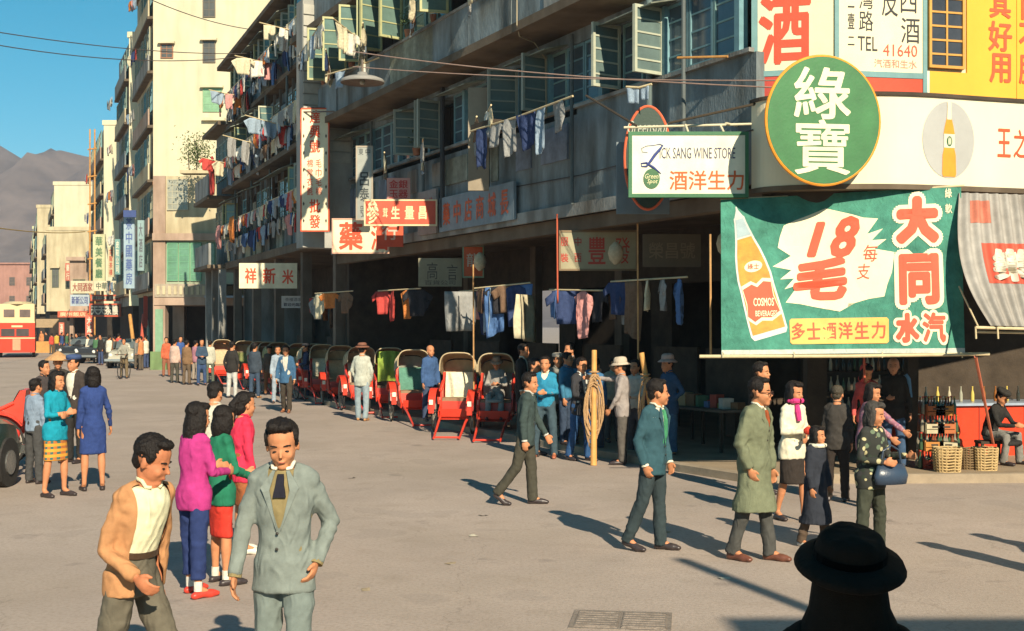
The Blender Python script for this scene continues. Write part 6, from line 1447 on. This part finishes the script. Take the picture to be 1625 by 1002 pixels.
def spotted(name, base, spots, sc=16, th=.34):
    m = bpy.data.materials.new(name); m.use_nodes = True; t = m.node_tree; n = t.nodes; p = n['Principled BSDF']; p.inputs['Roughness'].default_value = .9
    tc = n.new('ShaderNodeTexCoord'); v = n.new('ShaderNodeTexVoronoi'); v.inputs['Scale'].default_value = sc; t.links.new(tc.outputs['Object'], v.inputs['Vector'])
    l = n.new('ShaderNodeMath'); l.operation = 'LESS_THAN'; l.inputs[1].default_value = th; t.links.new(v.outputs['Distance'], l.inputs[0])
    cr = n.new('ShaderNodeValToRGB'); cr.color_ramp.interpolation = 'CONSTANT'; s = n.new('ShaderNodeSeparateColor'); t.links.new(v.outputs['Color'], s.inputs[0]); t.links.new(s.outputs[0], cr.inputs[0])
    e = cr.color_ramp.elements; e[0].color = (*spots[0],1); e[1].color = (*spots[-1],1); e[1].position = .8
    for i, c in enumerate(spots[1:-1]): q = e.new(.25+.27*i); q.color = (*c,1)
    mx = n.new('ShaderNodeMix'); mx.data_type = 'RGBA'; mx.inputs[6].default_value = (*base,1); t.links.new(l.outputs[0], mx.inputs[0]); t.links.new(cr.outputs[0], mx.inputs[7]); t.links.new(mx.outputs[2], p.inputs['Base Color']); return m
floral = spotted('floral_cloth', (.022,.024,.02), [(.02,.03,.02),(.45,.40,.22),(.12,.16,.10),(.03,.03,.03)], 17, .42)
purple = spotted('purple_print', (.28,.12,.16), [(.42,.22,.26),(.2,.1,.2),(.38,.16,.18),(.3,.2,.2)], 34, .4)
# foreground men
person('man with slicked dark hair striding right in an open tan cardigan over a cream shirt', -2.09, 6.85, 1.69, 68, legs=dict(L=((.42,.03,-1),(.2,0,-1)), R=((-.25,.05,-1),(-.6,0,-1))), aL=((-.3,.1,-1),(-.05,0,-1)), aR=((-.22,.24,-1),(.85,-.15,-.5),(.75,-.2,-.6)), lean=13, head=(14,22,0),
       top=('cardigan',(.44,.22,.10)), inner=(.70,.66,.44), bottom=('trousers',(.13,.115,.085)), hair='male', lod=0, vopen=(-.4,.115), twist=-14, skin=(.46,.17,.08))
person('man in a grey suit and dark tie walking toward the camera and squinting', -1.27, 7.07, 1.71, -6, legs=dict(L=((.10,.02,-1),(.02,0,-1)), R=((-.05,.03,-1),(-.22,0,-1))), aR=((.10,.30,-1),(.28,.10,-1)), aL=((-.42,.40,-1),(.45,-.22,-.75)), lean=2, head=(10,16,3), twist=6, collarcol=(.70,.66,.54), tielen=.22,
       top=('suit',(.195,.225,.205)), inner=(.24,.19,.09), tie=(.02,.02,.03), bottom=('trousers',(.17,.205,.19)), hair='wave', lod=0, vopen=(.38,.070), skin=(.50,.21,.10))
# white collar showing above the tan pullover
# the three girls
PP(308, 946, 'girl with long hair in a magenta cardigan and navy jeans, seen from behind', 1.59, 142, legs=dict(L=((.10,.08,-1),(.02,.0,-1)), R=((-.12,.10,-1),(-.05,.05,-1))), aL=((.25,.18,-1),(1,-.25,.05)), aR=((.15,.22,-1),(1,-.35,-.05)), top=('tunic',(.42,.04,.19)), inner=(.7,.66,.55), bottom=('trousers',(.025,.04,.12),-1), shoes=(.60,.05,.03), socks=(.6,.57,.5), hair='long', female=True, head=(-12,8,0))
PP(350, 927, 'girl in a green cardigan and bright red skirt between two friends', 1.53, 128, legs=STAND, aL=((.25,.15,-1),(.9,-.3,-.2)), aR=((.2,.2,-1),(.8,-.4,-.3)), top=('tunic',(.02,.16,.09)), inner=(.7,.66,.55), bottom=('skirt',(.58,.045,.03),.27), shoes=(.04,.03,.03), socks=(.66,.62,.52), hair='bob', female=True, head=(10,10,0))
PP(384, 878, 'girl with a ponytail in a bright pink red top facing away', 1.57, 118, aL=HANG, aR=HANG, top=('tunic',(.62,.035,.08)), inner=(.7,.66,.55), bottom=('skirt',(.30,.10,.04),.30), shoes=(.65,.62,.52), socks=(.3,.1,.05), hair='pony', female=True, head=(8,6,0))
PD(336, 13.9, 'dark haired person in a pale grey shirt bending behind the three girls', 1.60, 165, legs=STAND, aL=FRONTH, aR=FRONTH, lean=8, head=(0,14,0), top=('shirt',(.50,.47,.38)), bottom=('trousers',(.50,.48,.42)), hair='male', shape=1.12)
# the two women on the left
PP(86, 788, 'woman in a turquoise jacket and checked orange skirt with folded arms', 1.63, 62, legs=dict(R=((.02,.10,-1),(-.1,.08,-1)), L=((.12,.08,-1),(.0,0,-1))), aL=((.25,.22,-1),(.7,-1.0,.02)), aR=((.25,.25,-1),(.75,-.9,.2)), top=('tunic',(.012,.25,.34),.45), inner=(.7,.66,.5), bottom=('skirt',check,.29), shoes=(.04,.03,.03), hair='bob', female=True, head=(10,5,0))
PP(148, 779, 'woman in a royal blue dress with a slit, seen from behind', 1.66, 205, legs=STAND, aL=HANG, aR=((.2,.30,-1),(.35,.15,-1)), top=('dress',(.03,.055,.18),0,.30), bottom=('none',(0,0,0)), shoes=(.035,.03,.03), hair='bob', female=True)
PD(119, 20.5, 'man in a blue cap and open white shirt behind the turquoise jacket woman', 1.74, -25, top=('suit',(.05,.04,.035)), inner=(.66,.62,.5), bottom=('trousers',DK), hat=('cap',(.05,.08,.18)), vopen=(.1,.08))
PD(92, 23.5, 'person in a wide conical straw hat behind the two women on the left', 1.66, 20, top=('shirt',(.05,.045,.04)), bottom=('trousers',DK), hat=('straw',(.46,.26,.12)))
PD(54, 17.8, 'short dark haired person in a blue grey shirt left of the turquoise jacket', 1.47, 150, top=('shirt',(.20,.26,.34)), bottom=('trousers',(.06,.06,.06)))
PD(68, 21.5, 'person with dark hair half hidden behind the turquoise jacket woman', 1.62, 70, top=('shirt',(.06,.05,.05)), bottom=('trousers',DK))
# walking men in the middle
PP(818, 801, 'man in a dark green grey suit striding right in the middle of the road', 1.64, 82, legs=dict(L=((.14,.02,-1),(.05,0,-1)), R=((-.28,.03,-1),(-.72,0,-1))), aR=((-.12,.18,-1),(.08,.05,-1)), aL=FRONTH, top=('suit',(.045,.065,.062)), inner=(.5,.5,.45), bottom=('trousers',(.06,.056,.042)), head=(-15,4,0), lean=4)
PP(1022, 873, 'man in a teal suit with a green tie walking right with hands in pockets', 1.69, 62, legs=dict(L=((.06,.03,-1),(.03,0,-1)), R=((-.18,.06,-1),(-.42,.02,-1))), aR=((-.22,.30,-1),(.30,-.12,-1)), aL=((-.1,.25,-1),(.4,-.2,-1)), top=('suit',(.035,.085,.105)), inner=(.68,.64,.5), tie=(.06,.26,.13), bottom=('trousers',(.035,.05,.055)), head=(32,0,0), lean=3, shape=1.05, twist=-10)
PP(1192, 889, 'man in glasses and a long olive grey overcoat walking right', 1.74, 52, legs=dict(L=((.16,.03,-1),(.12,0,-1)), R=((-.12,.04,-1),(-.30,0,-1))), aR=((-.18,.34,-1),(.34,-.2,-1)), aL=((.05,.16,-1),(.16,.04,-1)), top=('coat',(.16,.175,.11),0,.275), inner=(.7,.66,.52), tie=(.32,.08,.03), bottom=('trousers',(.07,.07,.065)), shoes=(.14,.05,.03), glasses=True, head=(14,2,0), lean=5, vopen=(.62,.06), shape=1.04)
PD(1204, 16.6, 'man hidden behind the overcoat man, only his face showing', 1.74, 60, top=('suit',DK), bottom=('trousers',DK))
PP(1254, 826, 'woman in a white short coat with a magenta scarf and red glove', 1.59, 28, legs=STEP, aR=((.15,.2,-1),(.75,-.75,.1)), aL=((.1,.15,-1),(.6,-.5,-.2)), top=('tunic',(.68,.62,.46)), inner=(.7,.66,.5), bottom=('skirt',(.035,.028,.024),.27), hair='bob', female=True, head=(15,8,0),
   extra=lambda t, J, q: (ob('scarf', MB().tube([q['spine'](1.0)+q['F']*.03+q['R']*(.075*math.sin(a))-q['F']*(.075*math.cos(a))*-1+q['U']*.02 for a in [i*.785 for i in range(9)]], .032, 8, False), fabric((.62,.05,.20)), t), ob('scarf_end', MB().tube([q['surf'](.95,.02,.03), q['surf'](.8,.03,.035), q['surf'](.62,.02,.035)], [.03,.035,.03], 8), fabric((.62,.05,.20)), t), ob('glove', MB().ell(J['wrR']+J['hdR']*.05, (.06,.05,.045)), fabric((.50,.05,.03)), t)))
PP(1290, 868, 'small child in a long dark coat with a white collar holding hands', 1.22, 42, legs=STEP, aL=((.1,.2,-1),(.2,.1,-1)), aR=HANG, top=('coat',(.03,.034,.045),0,.20), inner=(.7,.66,.52), bottom=('trousers',(.10,.07,.05)), hair='bob', female=True, shoes=(.6,.56,.5), head=(10,0,0), vopen=(2,0), extra=lambda t, J, q: ob('white_collar', MB().tube([q['spine'](.97)+q['R']*(.075*math.sin(a))+q['F']*(.02+.07*math.cos(a)) for a in [i*.785 for i in range(9)]], .022, 8, False), fabric((.70,.66,.52)), t))
PP(1380, 885, 'woman in a black floral jacket and dark slacks carrying a blue handbag', 1.50, 40, legs=dict(R=((.0,.16,-1),(-.04,.10,-1)), L=((.02,.18,-1),(-.1,.12,-1))), aR=((.05,.3,-1),(.75,-.5,-.1)), aL=((.1,.35,-1),(.7,.0,.05)), top=('tunic',floral), bottom=('trousers',(.05,.055,.04)), hair='bob', female=True, head=(18,10,0), shape=1.16, haircol=(.05,.045,.04),
   extra=lambda t, J, q: None)
bgp = at(1414, 752, 12.0); hb = thing('handbag', 'dark blue handbag hanging from the arm of the woman in the floral jacket', 'handbag', bgp, R(20))
ob('bag_body', MB().rings([(V((0,0,-.10)), V((1,0,0)), .17, V((0,1,0)), .06), (V((0,0,-.02)), V((1,0,0)), .19, V((0,1,0)), .065), (V((0,0,.09)), V((1,0,0)), .15, V((0,1,0)), .035)], 20).mesh('bag', smooth=True), mat('bag_leather', (.03,.05,.085), .35, .15, spec=.5), hb); ob('bag_strap', MB().tube([(-.12,0,.07),(-.09,0,.22),(.0,0,.27),(.09,0,.22),(.12,0,.07)], .010, 8, False), _m['bag_leather'], hb)
# dark hat in front
person('man in a black felt hat and dark coat seen from behind at the bottom edge', .965, 3.6, 1.625, 172, legs=STAND, aL=HANG, aR=HANG, top=('coat',(.018,.014,.010)), inner=(.03,.03,.03), bottom=('trousers',DK), hat=('felt',(.014,.011,.008)), lod=0, vopen=(2,0), head=(4,-13,0), skin=(.34,.14,.07), extra=lambda t, J, q: ob('raised_collar', MB().rings([(q['spine'](s), q['R'], rx_, q['F'], ry_) for s, rx_, ry_ in ((.80,.20,.12),(.90,.175,.115),(.98,.14,.105),(1.08,.115,.10),(1.21,.105,.098))], 24, False).mesh('raised_collar', smooth=True), fabric((.018,.014,.010)), t))  # skin colour darkened to carry the shade on him
# shop group on the right
PD(1418, 18.6, 'old bald man in a dark gown with a pale blue sleeve by the crates', 1.63, -20, z0=.12, aR=((.2,.2,-1),(.8,-.5,.0)), aL=((.0,.3,-1),(.2,.1,-1)), top=('tunic',(.035,.032,.028)), bottom=('trousers',(.05,.09,.16)), hair=None, skin=(.52,.24,.13), extra=lambda t, J, q: ob('blue_lining', MB().tube([J['shL']+q['U']*.07-q['R']*.03, J['shL']-q['R']*.075, J['elL']-q['R']*.03], [.03,.03,.02], 8), fabric((.12,.24,.38)), t))
PD(1378, 18.2, 'woman with a red shawl over her head bending forward beside the bald man', 1.56, -30, z0=.12, lean=14, aR=FRONTH, aL=FRONTH, top=('tunic',(.55,.09,.08)), bottom=('trousers',DK), hat=('scarf',(.55,.07,.07)), female=True, head=(40,25,0), hair='bob')
PD(1374, 15.6, 'dark haired woman in a purple print blouse reaching out to the right', 1.52, 58, lean=10, aL=((.75,.0,-.55),(.8,-.05,-.6)), aR=((.5,.2,-.8),(.7,-.1,-.6)), top=('tunic',purple), bottom=('trousers',(.04,.07,.15)), hair='bob', female=True, head=(-5,12,0))
PD(1328, 16.0, 'shadowy figure in a dark grey jacket between the child and the floral jacket woman', 1.46, 160, top=('tunic',(.05,.045,.035)), bottom=('trousers',(.035,.03,.025)), hair='male', haircol=(.06,.05,.035))
# seated man by the crates
p = at(1578, 515, 19.2); st = thing('wooden_stool', 'low wooden box the capped man sits on beside the baskets', 'stool', (p.x, 19.35, .125)); ob('seat', MB().box(-.2,.2,-.15,.15,.30,.34), M_DARK, st)
for s_ in (-1, 1):
    for s2 in (-1, 1): ob('leg', MB().box(s_*.17-.02,s_*.17+.02,s2*.12-.02,s2*.12+.02,0,.3), M_DARK, st)
person('man in black with a flat cap sitting bent over beside the baskets', p.x, 19.35, 1.58, 38, z0=.125, legs=dict(L=((1,.15,.05),(.05,.02,-1)), R=((1,.25,.05),(-.1,.05,-1))), aL=((.5,.15,-.8),(.8,-.35,-.1)), aR=((.4,.15,-.85),(.85,-.4,.0)), lean=24, seat=.42, head=(0,30,0), top=('tunic',(.03,.028,.026)), bottom=('trousers',(.20,.19,.17)), hat=('cap',(.04,.035,.03)), lod=2)
# people at the kerb in the arcade
KX = dict(z0=.125)
PP(864, 727, 'young man in a bright blue pullover with clasped hands at the kerb', 1.70, -12, aL=((.15,.22,-1),(.8,-.75,.05)), aR=((.15,.22,-1),(.8,-.75,.05)), legs=dict(L=((.05,.12,-1),(0,.05,-1)), R=((.15,.14,-1),(-.05,.1,-1))), top=('sweater',(.03,.22,.36)), inner=(.68,.64,.5), bottom=('trousers',(.05,.08,.10)), shoes=(.4,.12,.06), z0=.0)
PP(918, 731, 'man in an open dark jacket and blue trousers beside the roped pole', 1.70, 40, aR=FOLD, aL=HANG, legs=STEP, top=('suit',(.04,.04,.045)), inner=(.60,.60,.55), bottom=('trousers',(.03,.08,.19)), head=(-15,8,0))
PD(828, 24.2, 'man in a dark suit looking right behind the striding man', 1.74, 70, z0=.12, top=('suit',DK), inner=(.66,.62,.5), bottom=('trousers',DK))
PD(907, 23.2, 'man with his face lifted among the arcade crowd behind the dark jacket', 1.78, -60, z0=.12, top=('suit',DK), inner=(.3,.3,.3), bottom=('trousers',DK))
PD(898, 22.4, 'man in a blue shirt pointing behind the roped pole', 1.62, 60, z0=.12, aL=((.9,.1,-.1),(1,0,.1)), top=('shirt',(.05,.18,.30)), bottom=('trousers',(.04,.06,.1)))
PP(988, 737, 'porter in a grey jacket and pale sun hat resting his arm on the roped pole', 1.68, -100, z0=.0, aR=((.85,.15,.0),(1,-.1,.05)), aL=((.2,.2,-1),(.5,-.2,-.8)), top=('tunic',(.30,.265,.25)), bottom=('trousers',(.10,.09,.08)), hat=('sun',(.50,.42,.33)), head=(-10,5,0))
PP(1062, 733, 'porter in dark blue clothes and a pale hat standing with a hand on his hip', 1.72, -62, z0=.0, aR=((.1,.2,-1),(.8,-.4,.1)), aL=((-.3,.6,-1),(.3,-.7,-.5)), top=('tunic',(.04,.085,.16)), bottom=('trousers',(.05,.12,.21),-1), hat=('sun',(.46,.33,.28)), shoes=(.45,.40,.34), legs=STAND)
PD(972, 22.8, 'man squatting low in the shade behind the grey jacketed porter', 1.5, 20, z0=.12, top=('shirt',(.50,.42,.3)), bottom=('trousers',(.12,.12,.12)))
PD(943, 21.8, 'man in a blue shirt with his back turned right behind the roped pole', 1.66, 160, top=('shirt',(.06,.16,.30)), bottom=('trousers',(.05,.07,.1)))
PD(846, 21.6, 'man in a brown jacket between the striding man and the blue pullover', 1.66, 60, top=('tunic',(.16,.11,.08)), bottom=('trousers',(.06,.06,.07)))
PD(1010, 21.3, 'man in white shirt sleeves just right of the grey porter', 1.64, -40, top=('shirt',(.5,.47,.4)), bottom=('trousers',(.08,.08,.09)), aL=FOLD)
PD(884, 23.6, 'man in a pale cap at the back of the arcade group', 1.7, 20, top=('tunic',(.2,.2,.18)), bottom=('trousers',DK), hat=('cap',(.4,.36,.3)))
# rickshaw pullers
def on_rickshaw(i, label, **k):
    o = rkobj[i]; a = o.rotation_euler.z; q = Matrix.Rotation(a, 3, 'Z') @ V((0, .02, 0)); hd_ = math.degrees(a)
    person(label, o.location.x+q.x, o.location.y+q.y, 1.62, hd_, legs=dict(L=((1,.12,-.05),(.35,.02,-1)), R=((1,.12,-.05),(.35,.02,-1))), seat=.80, lean=-4, lod=2, **k)
on_rickshaw(0, 'man in grey clothes lounging on the seat of the nearest rickshaw', aL=((.3,.3,-1),(.8,-.6,.1)), aR=((.3,.3,-1),(.8,-.6,.1)), top=('tunic',(.28,.26,.235)), bottom=('trousers',(.25,.24,.22)), hat=('sun',(.3,.2,.14)), head=(0,20,0))
PD(682, 27.8, 'bareheaded puller in blue behind the rickshaw with the green seat cloth', 1.66, 30, z0=.12, hair='shaved', haircol=(.12,.07,.05), top=('tunic',(.05,.10,.22)), bottom=('trousers',(.05,.07,.12)))
PP(574, 668, 'man in a pale jacket and brown hat walking away beside the rickshaws', 1.79, 172, legs=dict(L=((.15,.05,-1),(.05,0,-1)), R=((-.05,.05,-1),(-.2,0,-1))), aR=((-.05,.3,-1),(.4,-.2,-1)), aL=((.1,.35,-1),(.4,-.3,-.8)), top=('tunic',(.42,.44,.38)), bottom=('trousers',(.24,.30,.33)), shoes=(.40,.20,.08), hat=('felt',(.20,.09,.06)))
PP(455, 655, 'man in an open blue jacket and dark trousers walking toward the camera', 1.70, -5, legs=STEP, aL=((.0,.25,-1),(.15,.05,-1)), aR=((-.05,.3,-1),(.2,.05,-1)), top=('suit',(.045,.11,.20)), inner=(.5,.48,.42), bottom=('trousers',(.055,.045,.035)), shoes=(.25,.1,.05), vopen=(.2,.07))
PP(441, 640, 'man in pale blue half hidden behind the blue jacket man', 1.62, 10, top=('tunic',(.30,.36,.42)), bottom=('trousers',(.28,.33,.38)))
PP(404, 632, 'thin man in a long dark blue gown standing by the rickshaws', 1.68, 170, top=('tunic',(.045,.06,.08)), bottom=('trousers',(.045,.07,.11)), shoes=(.4,.2,.1))
PP(427, 627, 'puller in brown with a dark cap sitting by the olive hoods', 1.55, 20, top=('tunic',(.13,.10,.075)), bottom=('trousers',(.2,.1,.05)), hat=('cap',(.04,.03,.03)))
PP(368, 632, 'man in a black jacket and pale trousers seen from behind near the girls', 1.72, 160, aL=((-.2,.4,-1),(.2,-.1,-1)), aR=((-.2,.4,-1),(.2,-.1,-1)), top=('tunic',(.03,.028,.022)), bottom=('trousers',(.46,.46,.43)))
PP(487, 634, 'puller in navy with a cap reading beside the olive hooded rickshaw', 1.66, -70, aL=FOLD, aR=FOLD, top=('tunic',(.035,.055,.11)), bottom=('trousers',(.045,.08,.14)), hat=('cap',(.04,.04,.05)))
PP(529, 640, 'puller in black leaning between two rickshaws', 1.62, -10, top=('suit',(.03,.03,.035)), inner=(.5,.5,.5), bottom=('trousers',DK), hat=('cap',(.04,.04,.05)))
# people at the side street
far = [(277,608,1.68,170,(.50,.36,.30),(.07,.065,.05),'person in a pink beige shirt and dark trousers, seen from behind at the side street'), (296,611,1.66,165,(.20,.12,.065),(.12,.085,.055),'person in a brown jacket next to the pink beige shirt'), (320,612,1.70,20,(.045,.075,.12),(.04,.07,.15),'man in navy with folded arms facing the road'),
 (333,609,1.64,190,(.46,.46,.38),(.10,.12,.09),'person in a white shirt right of the man in navy'), (347,606,1.6,180,(.4,.28,.3),(.3,.1,.08),'person in mauve behind the white shirt'), (264,598,1.68,10,(.50,.12,.06),(.25,.10,.06),'person in an orange red top by the green plinth'),
 (286,597,1.72,30,(.05,.10,.28),(.05,.06,.12),'person in bright blue behind the brown jacket'), (310,604,1.6,150,(.34,.16,.2),(.3,.25,.2),'person in pink between the brown jacket and the man in navy'), (356,604,1.7,160,(.05,.045,.04),(.05,.05,.05),'person in dark clothes at the end of the rickshaw line')]
for px, py, h_, hd_, c1_, c2_, lb in far: PP(px, py, lb, h_, hd_, top=('tunic', c1_), bottom=('trousers', c2_), aL=FOLD if 'folded' in lb else HANG, aR=FOLD if 'folded' in lb else HANG)
cy = PP(197, 601, 'cyclist in grey riding toward the camera in the middle of the street', 1.66, 0, top=('shirt',(.28,.27,.22)), bottom=('trousers',(.16,.12,.07)), aL=((.6,.2,-.8),(.7,-.1,-.4)), aR=((.6,.2,-.8),(.7,-.1,-.4)))
p = cy.location; bk_ = thing('bicycle', 'bicycle under the cyclist in the middle of the street', 'bicycle', (p.x, p.y, 0))
for yy in (-.55, .5): ob('wheel', MB().tube([(0, yy+.33*math.cos(q*.524), .34+.33*math.sin(q*.524)) for q in range(13)], .02, 6, False), RUB, bk_)
ob('frame', MB().tube([(0,-.5,.34),(0,-.35,.95)], .02, 6).tube([(0,-.38,.85),(0,.1,.4),(0,.25,.85),(0,.5,.34),(0,.1,.4)], .018, 6).tube([(-.28,-.35,1.0),(.28,-.35,1.0)], .018, 6), M_DARK, bk_); ob('saddle', MB().ell((0,.25,.9),(.09,.13,.04)), M_DARK, bk_)
rc = random.Random(31); crowd = {'red':(.5,.07,.05), 'white':(.6,.56,.45), 'black':(.03,.03,.03), 'green':(.07,.16,.08), 'blue':(.05,.09,.22), 'yellow':(.5,.34,.06), 'grey':(.2,.19,.17), 'brown':(.16,.09,.05), 'orange':(.5,.2,.08)}
spots = [(82,562,'red'),(90,560,'yellow'),(98,563,'blue'),(106,560,'green'),(114,564,'grey'),(122,568,'black'),(130,572,'red'),(140,574,'white'),(152,577,'green'),(160,580,'black'),(173,582,'white'),(182,583,'brown'),(216,586,'grey'),(224,588,'orange'),(232,585,'white'),(66,556,'orange'),(74,558,'black'),(126,562,'brown'),(188,577,'red'),(146,569,'blue')]
where = ['near the bus','left of the brown awning','by the red banner','in front of the black cars','beside the small car','at the foot of the blue sign','next to the leaning timbers']
for i, (px, py, c_) in enumerate(spots):
    PP(px, py, 'distant %s clothed pedestrian %s' % (c_, where[min(6, int((px-60)/26))]) if True else '', rc.uniform(1.55,1.72), rc.uniform(-180,180), top=('tunic', crowd[c_]), bottom=('trousers', rc.choice([(.05,.05,.05),(.1,.08,.06),(.05,.07,.14)])), group='distant people crowding the far end of the street', lod=3)
# shade on the road comes from people standing beside the camera (their shadows show at the bottom right)
# ================================================================ what stands behind the camera and throws the shade seen in the picture, with an umbrella added
bb = thing('opposite_tenement', 'tenement across the road behind the camera', 'building', (6.2, -14, 0)); ob('wall', MB().box(0,26,0,10.5,0,8.1), M_CREAM2, bb)
for i in range(6):
    for z in (1.0, 4.6): o = window(bb, 2.2+4*i, 10.55, z, 1.6, 2.0, 2, 3)
ob('parapet', MB().box(-.1,26.1,-.1,10.6,8.1,8.3), M_PINK, bb)
um = thing('added_shade_umbrella', 'big dark canvas umbrella added beside the camera to shade the black hat man', 'umbrella', (2.25,-.55,0)); ob('pole', MB().tube([(0,0,0),(0,0,4.3)], .03, 8), _m['bamboo'], um)  # unseen umbrella, added only to keep the sun off the hat man
ob('canopy', MB().lathe([(1.15,3.75),(1.16,3.78),(.6,4.12),(.0,4.3)], n=16), fabric((.05,.06,.05)), um)
for q in range(8): ob('rib', MB().tube([(0,0,4.24),(1.1*math.cos(q*.785),1.1*math.sin(q*.785),3.74)], .01, 5), M_DARK, um)
up = thing('utility_pole', 'tall wooden utility pole behind the camera', 'pole', (5.35, 1.2, 0)); ob('pole', MB().tube([(0,0,0),(0,0,6.9)], [.11,.08], 12), M_DARK, up)
person('bystander in a dark coat standing to the right of the picture, hatless', 5.2, 10.3, 1.70, -80, top=('coat',(.05,.05,.05)), lod=2, vopen=(2,0))
person('bystander in brown standing to the right of the picture, arm bent', 5.9, 10.9, 1.66, -60, top=('suit',(.12,.08,.05)), lod=2, aR=FOLD)
hz = MB().box(-1160, 460, -70, 1700, -1, 170); h_ = ob('haze', hz); h_['kind'] = 'stuff'
hm = bpy.data.materials.new('haze_air'); hm.use_nodes = True; n_ = hm.node_tree.nodes; n_.remove(n_['Principled BSDF']); v_ = n_.new('ShaderNodeVolumePrincipled'); v_.inputs['Density'].default_value = .00032; v_.inputs['Color'].default_value = (.72,.80,1,1); v_.inputs['Anisotropy'].default_value = .1
hm.node_tree.links.new(v_.outputs[0], n_['Material Output'].inputs['Volume']); h_.data.materials.append(hm)
bpy.data.scenes.remove(WS)
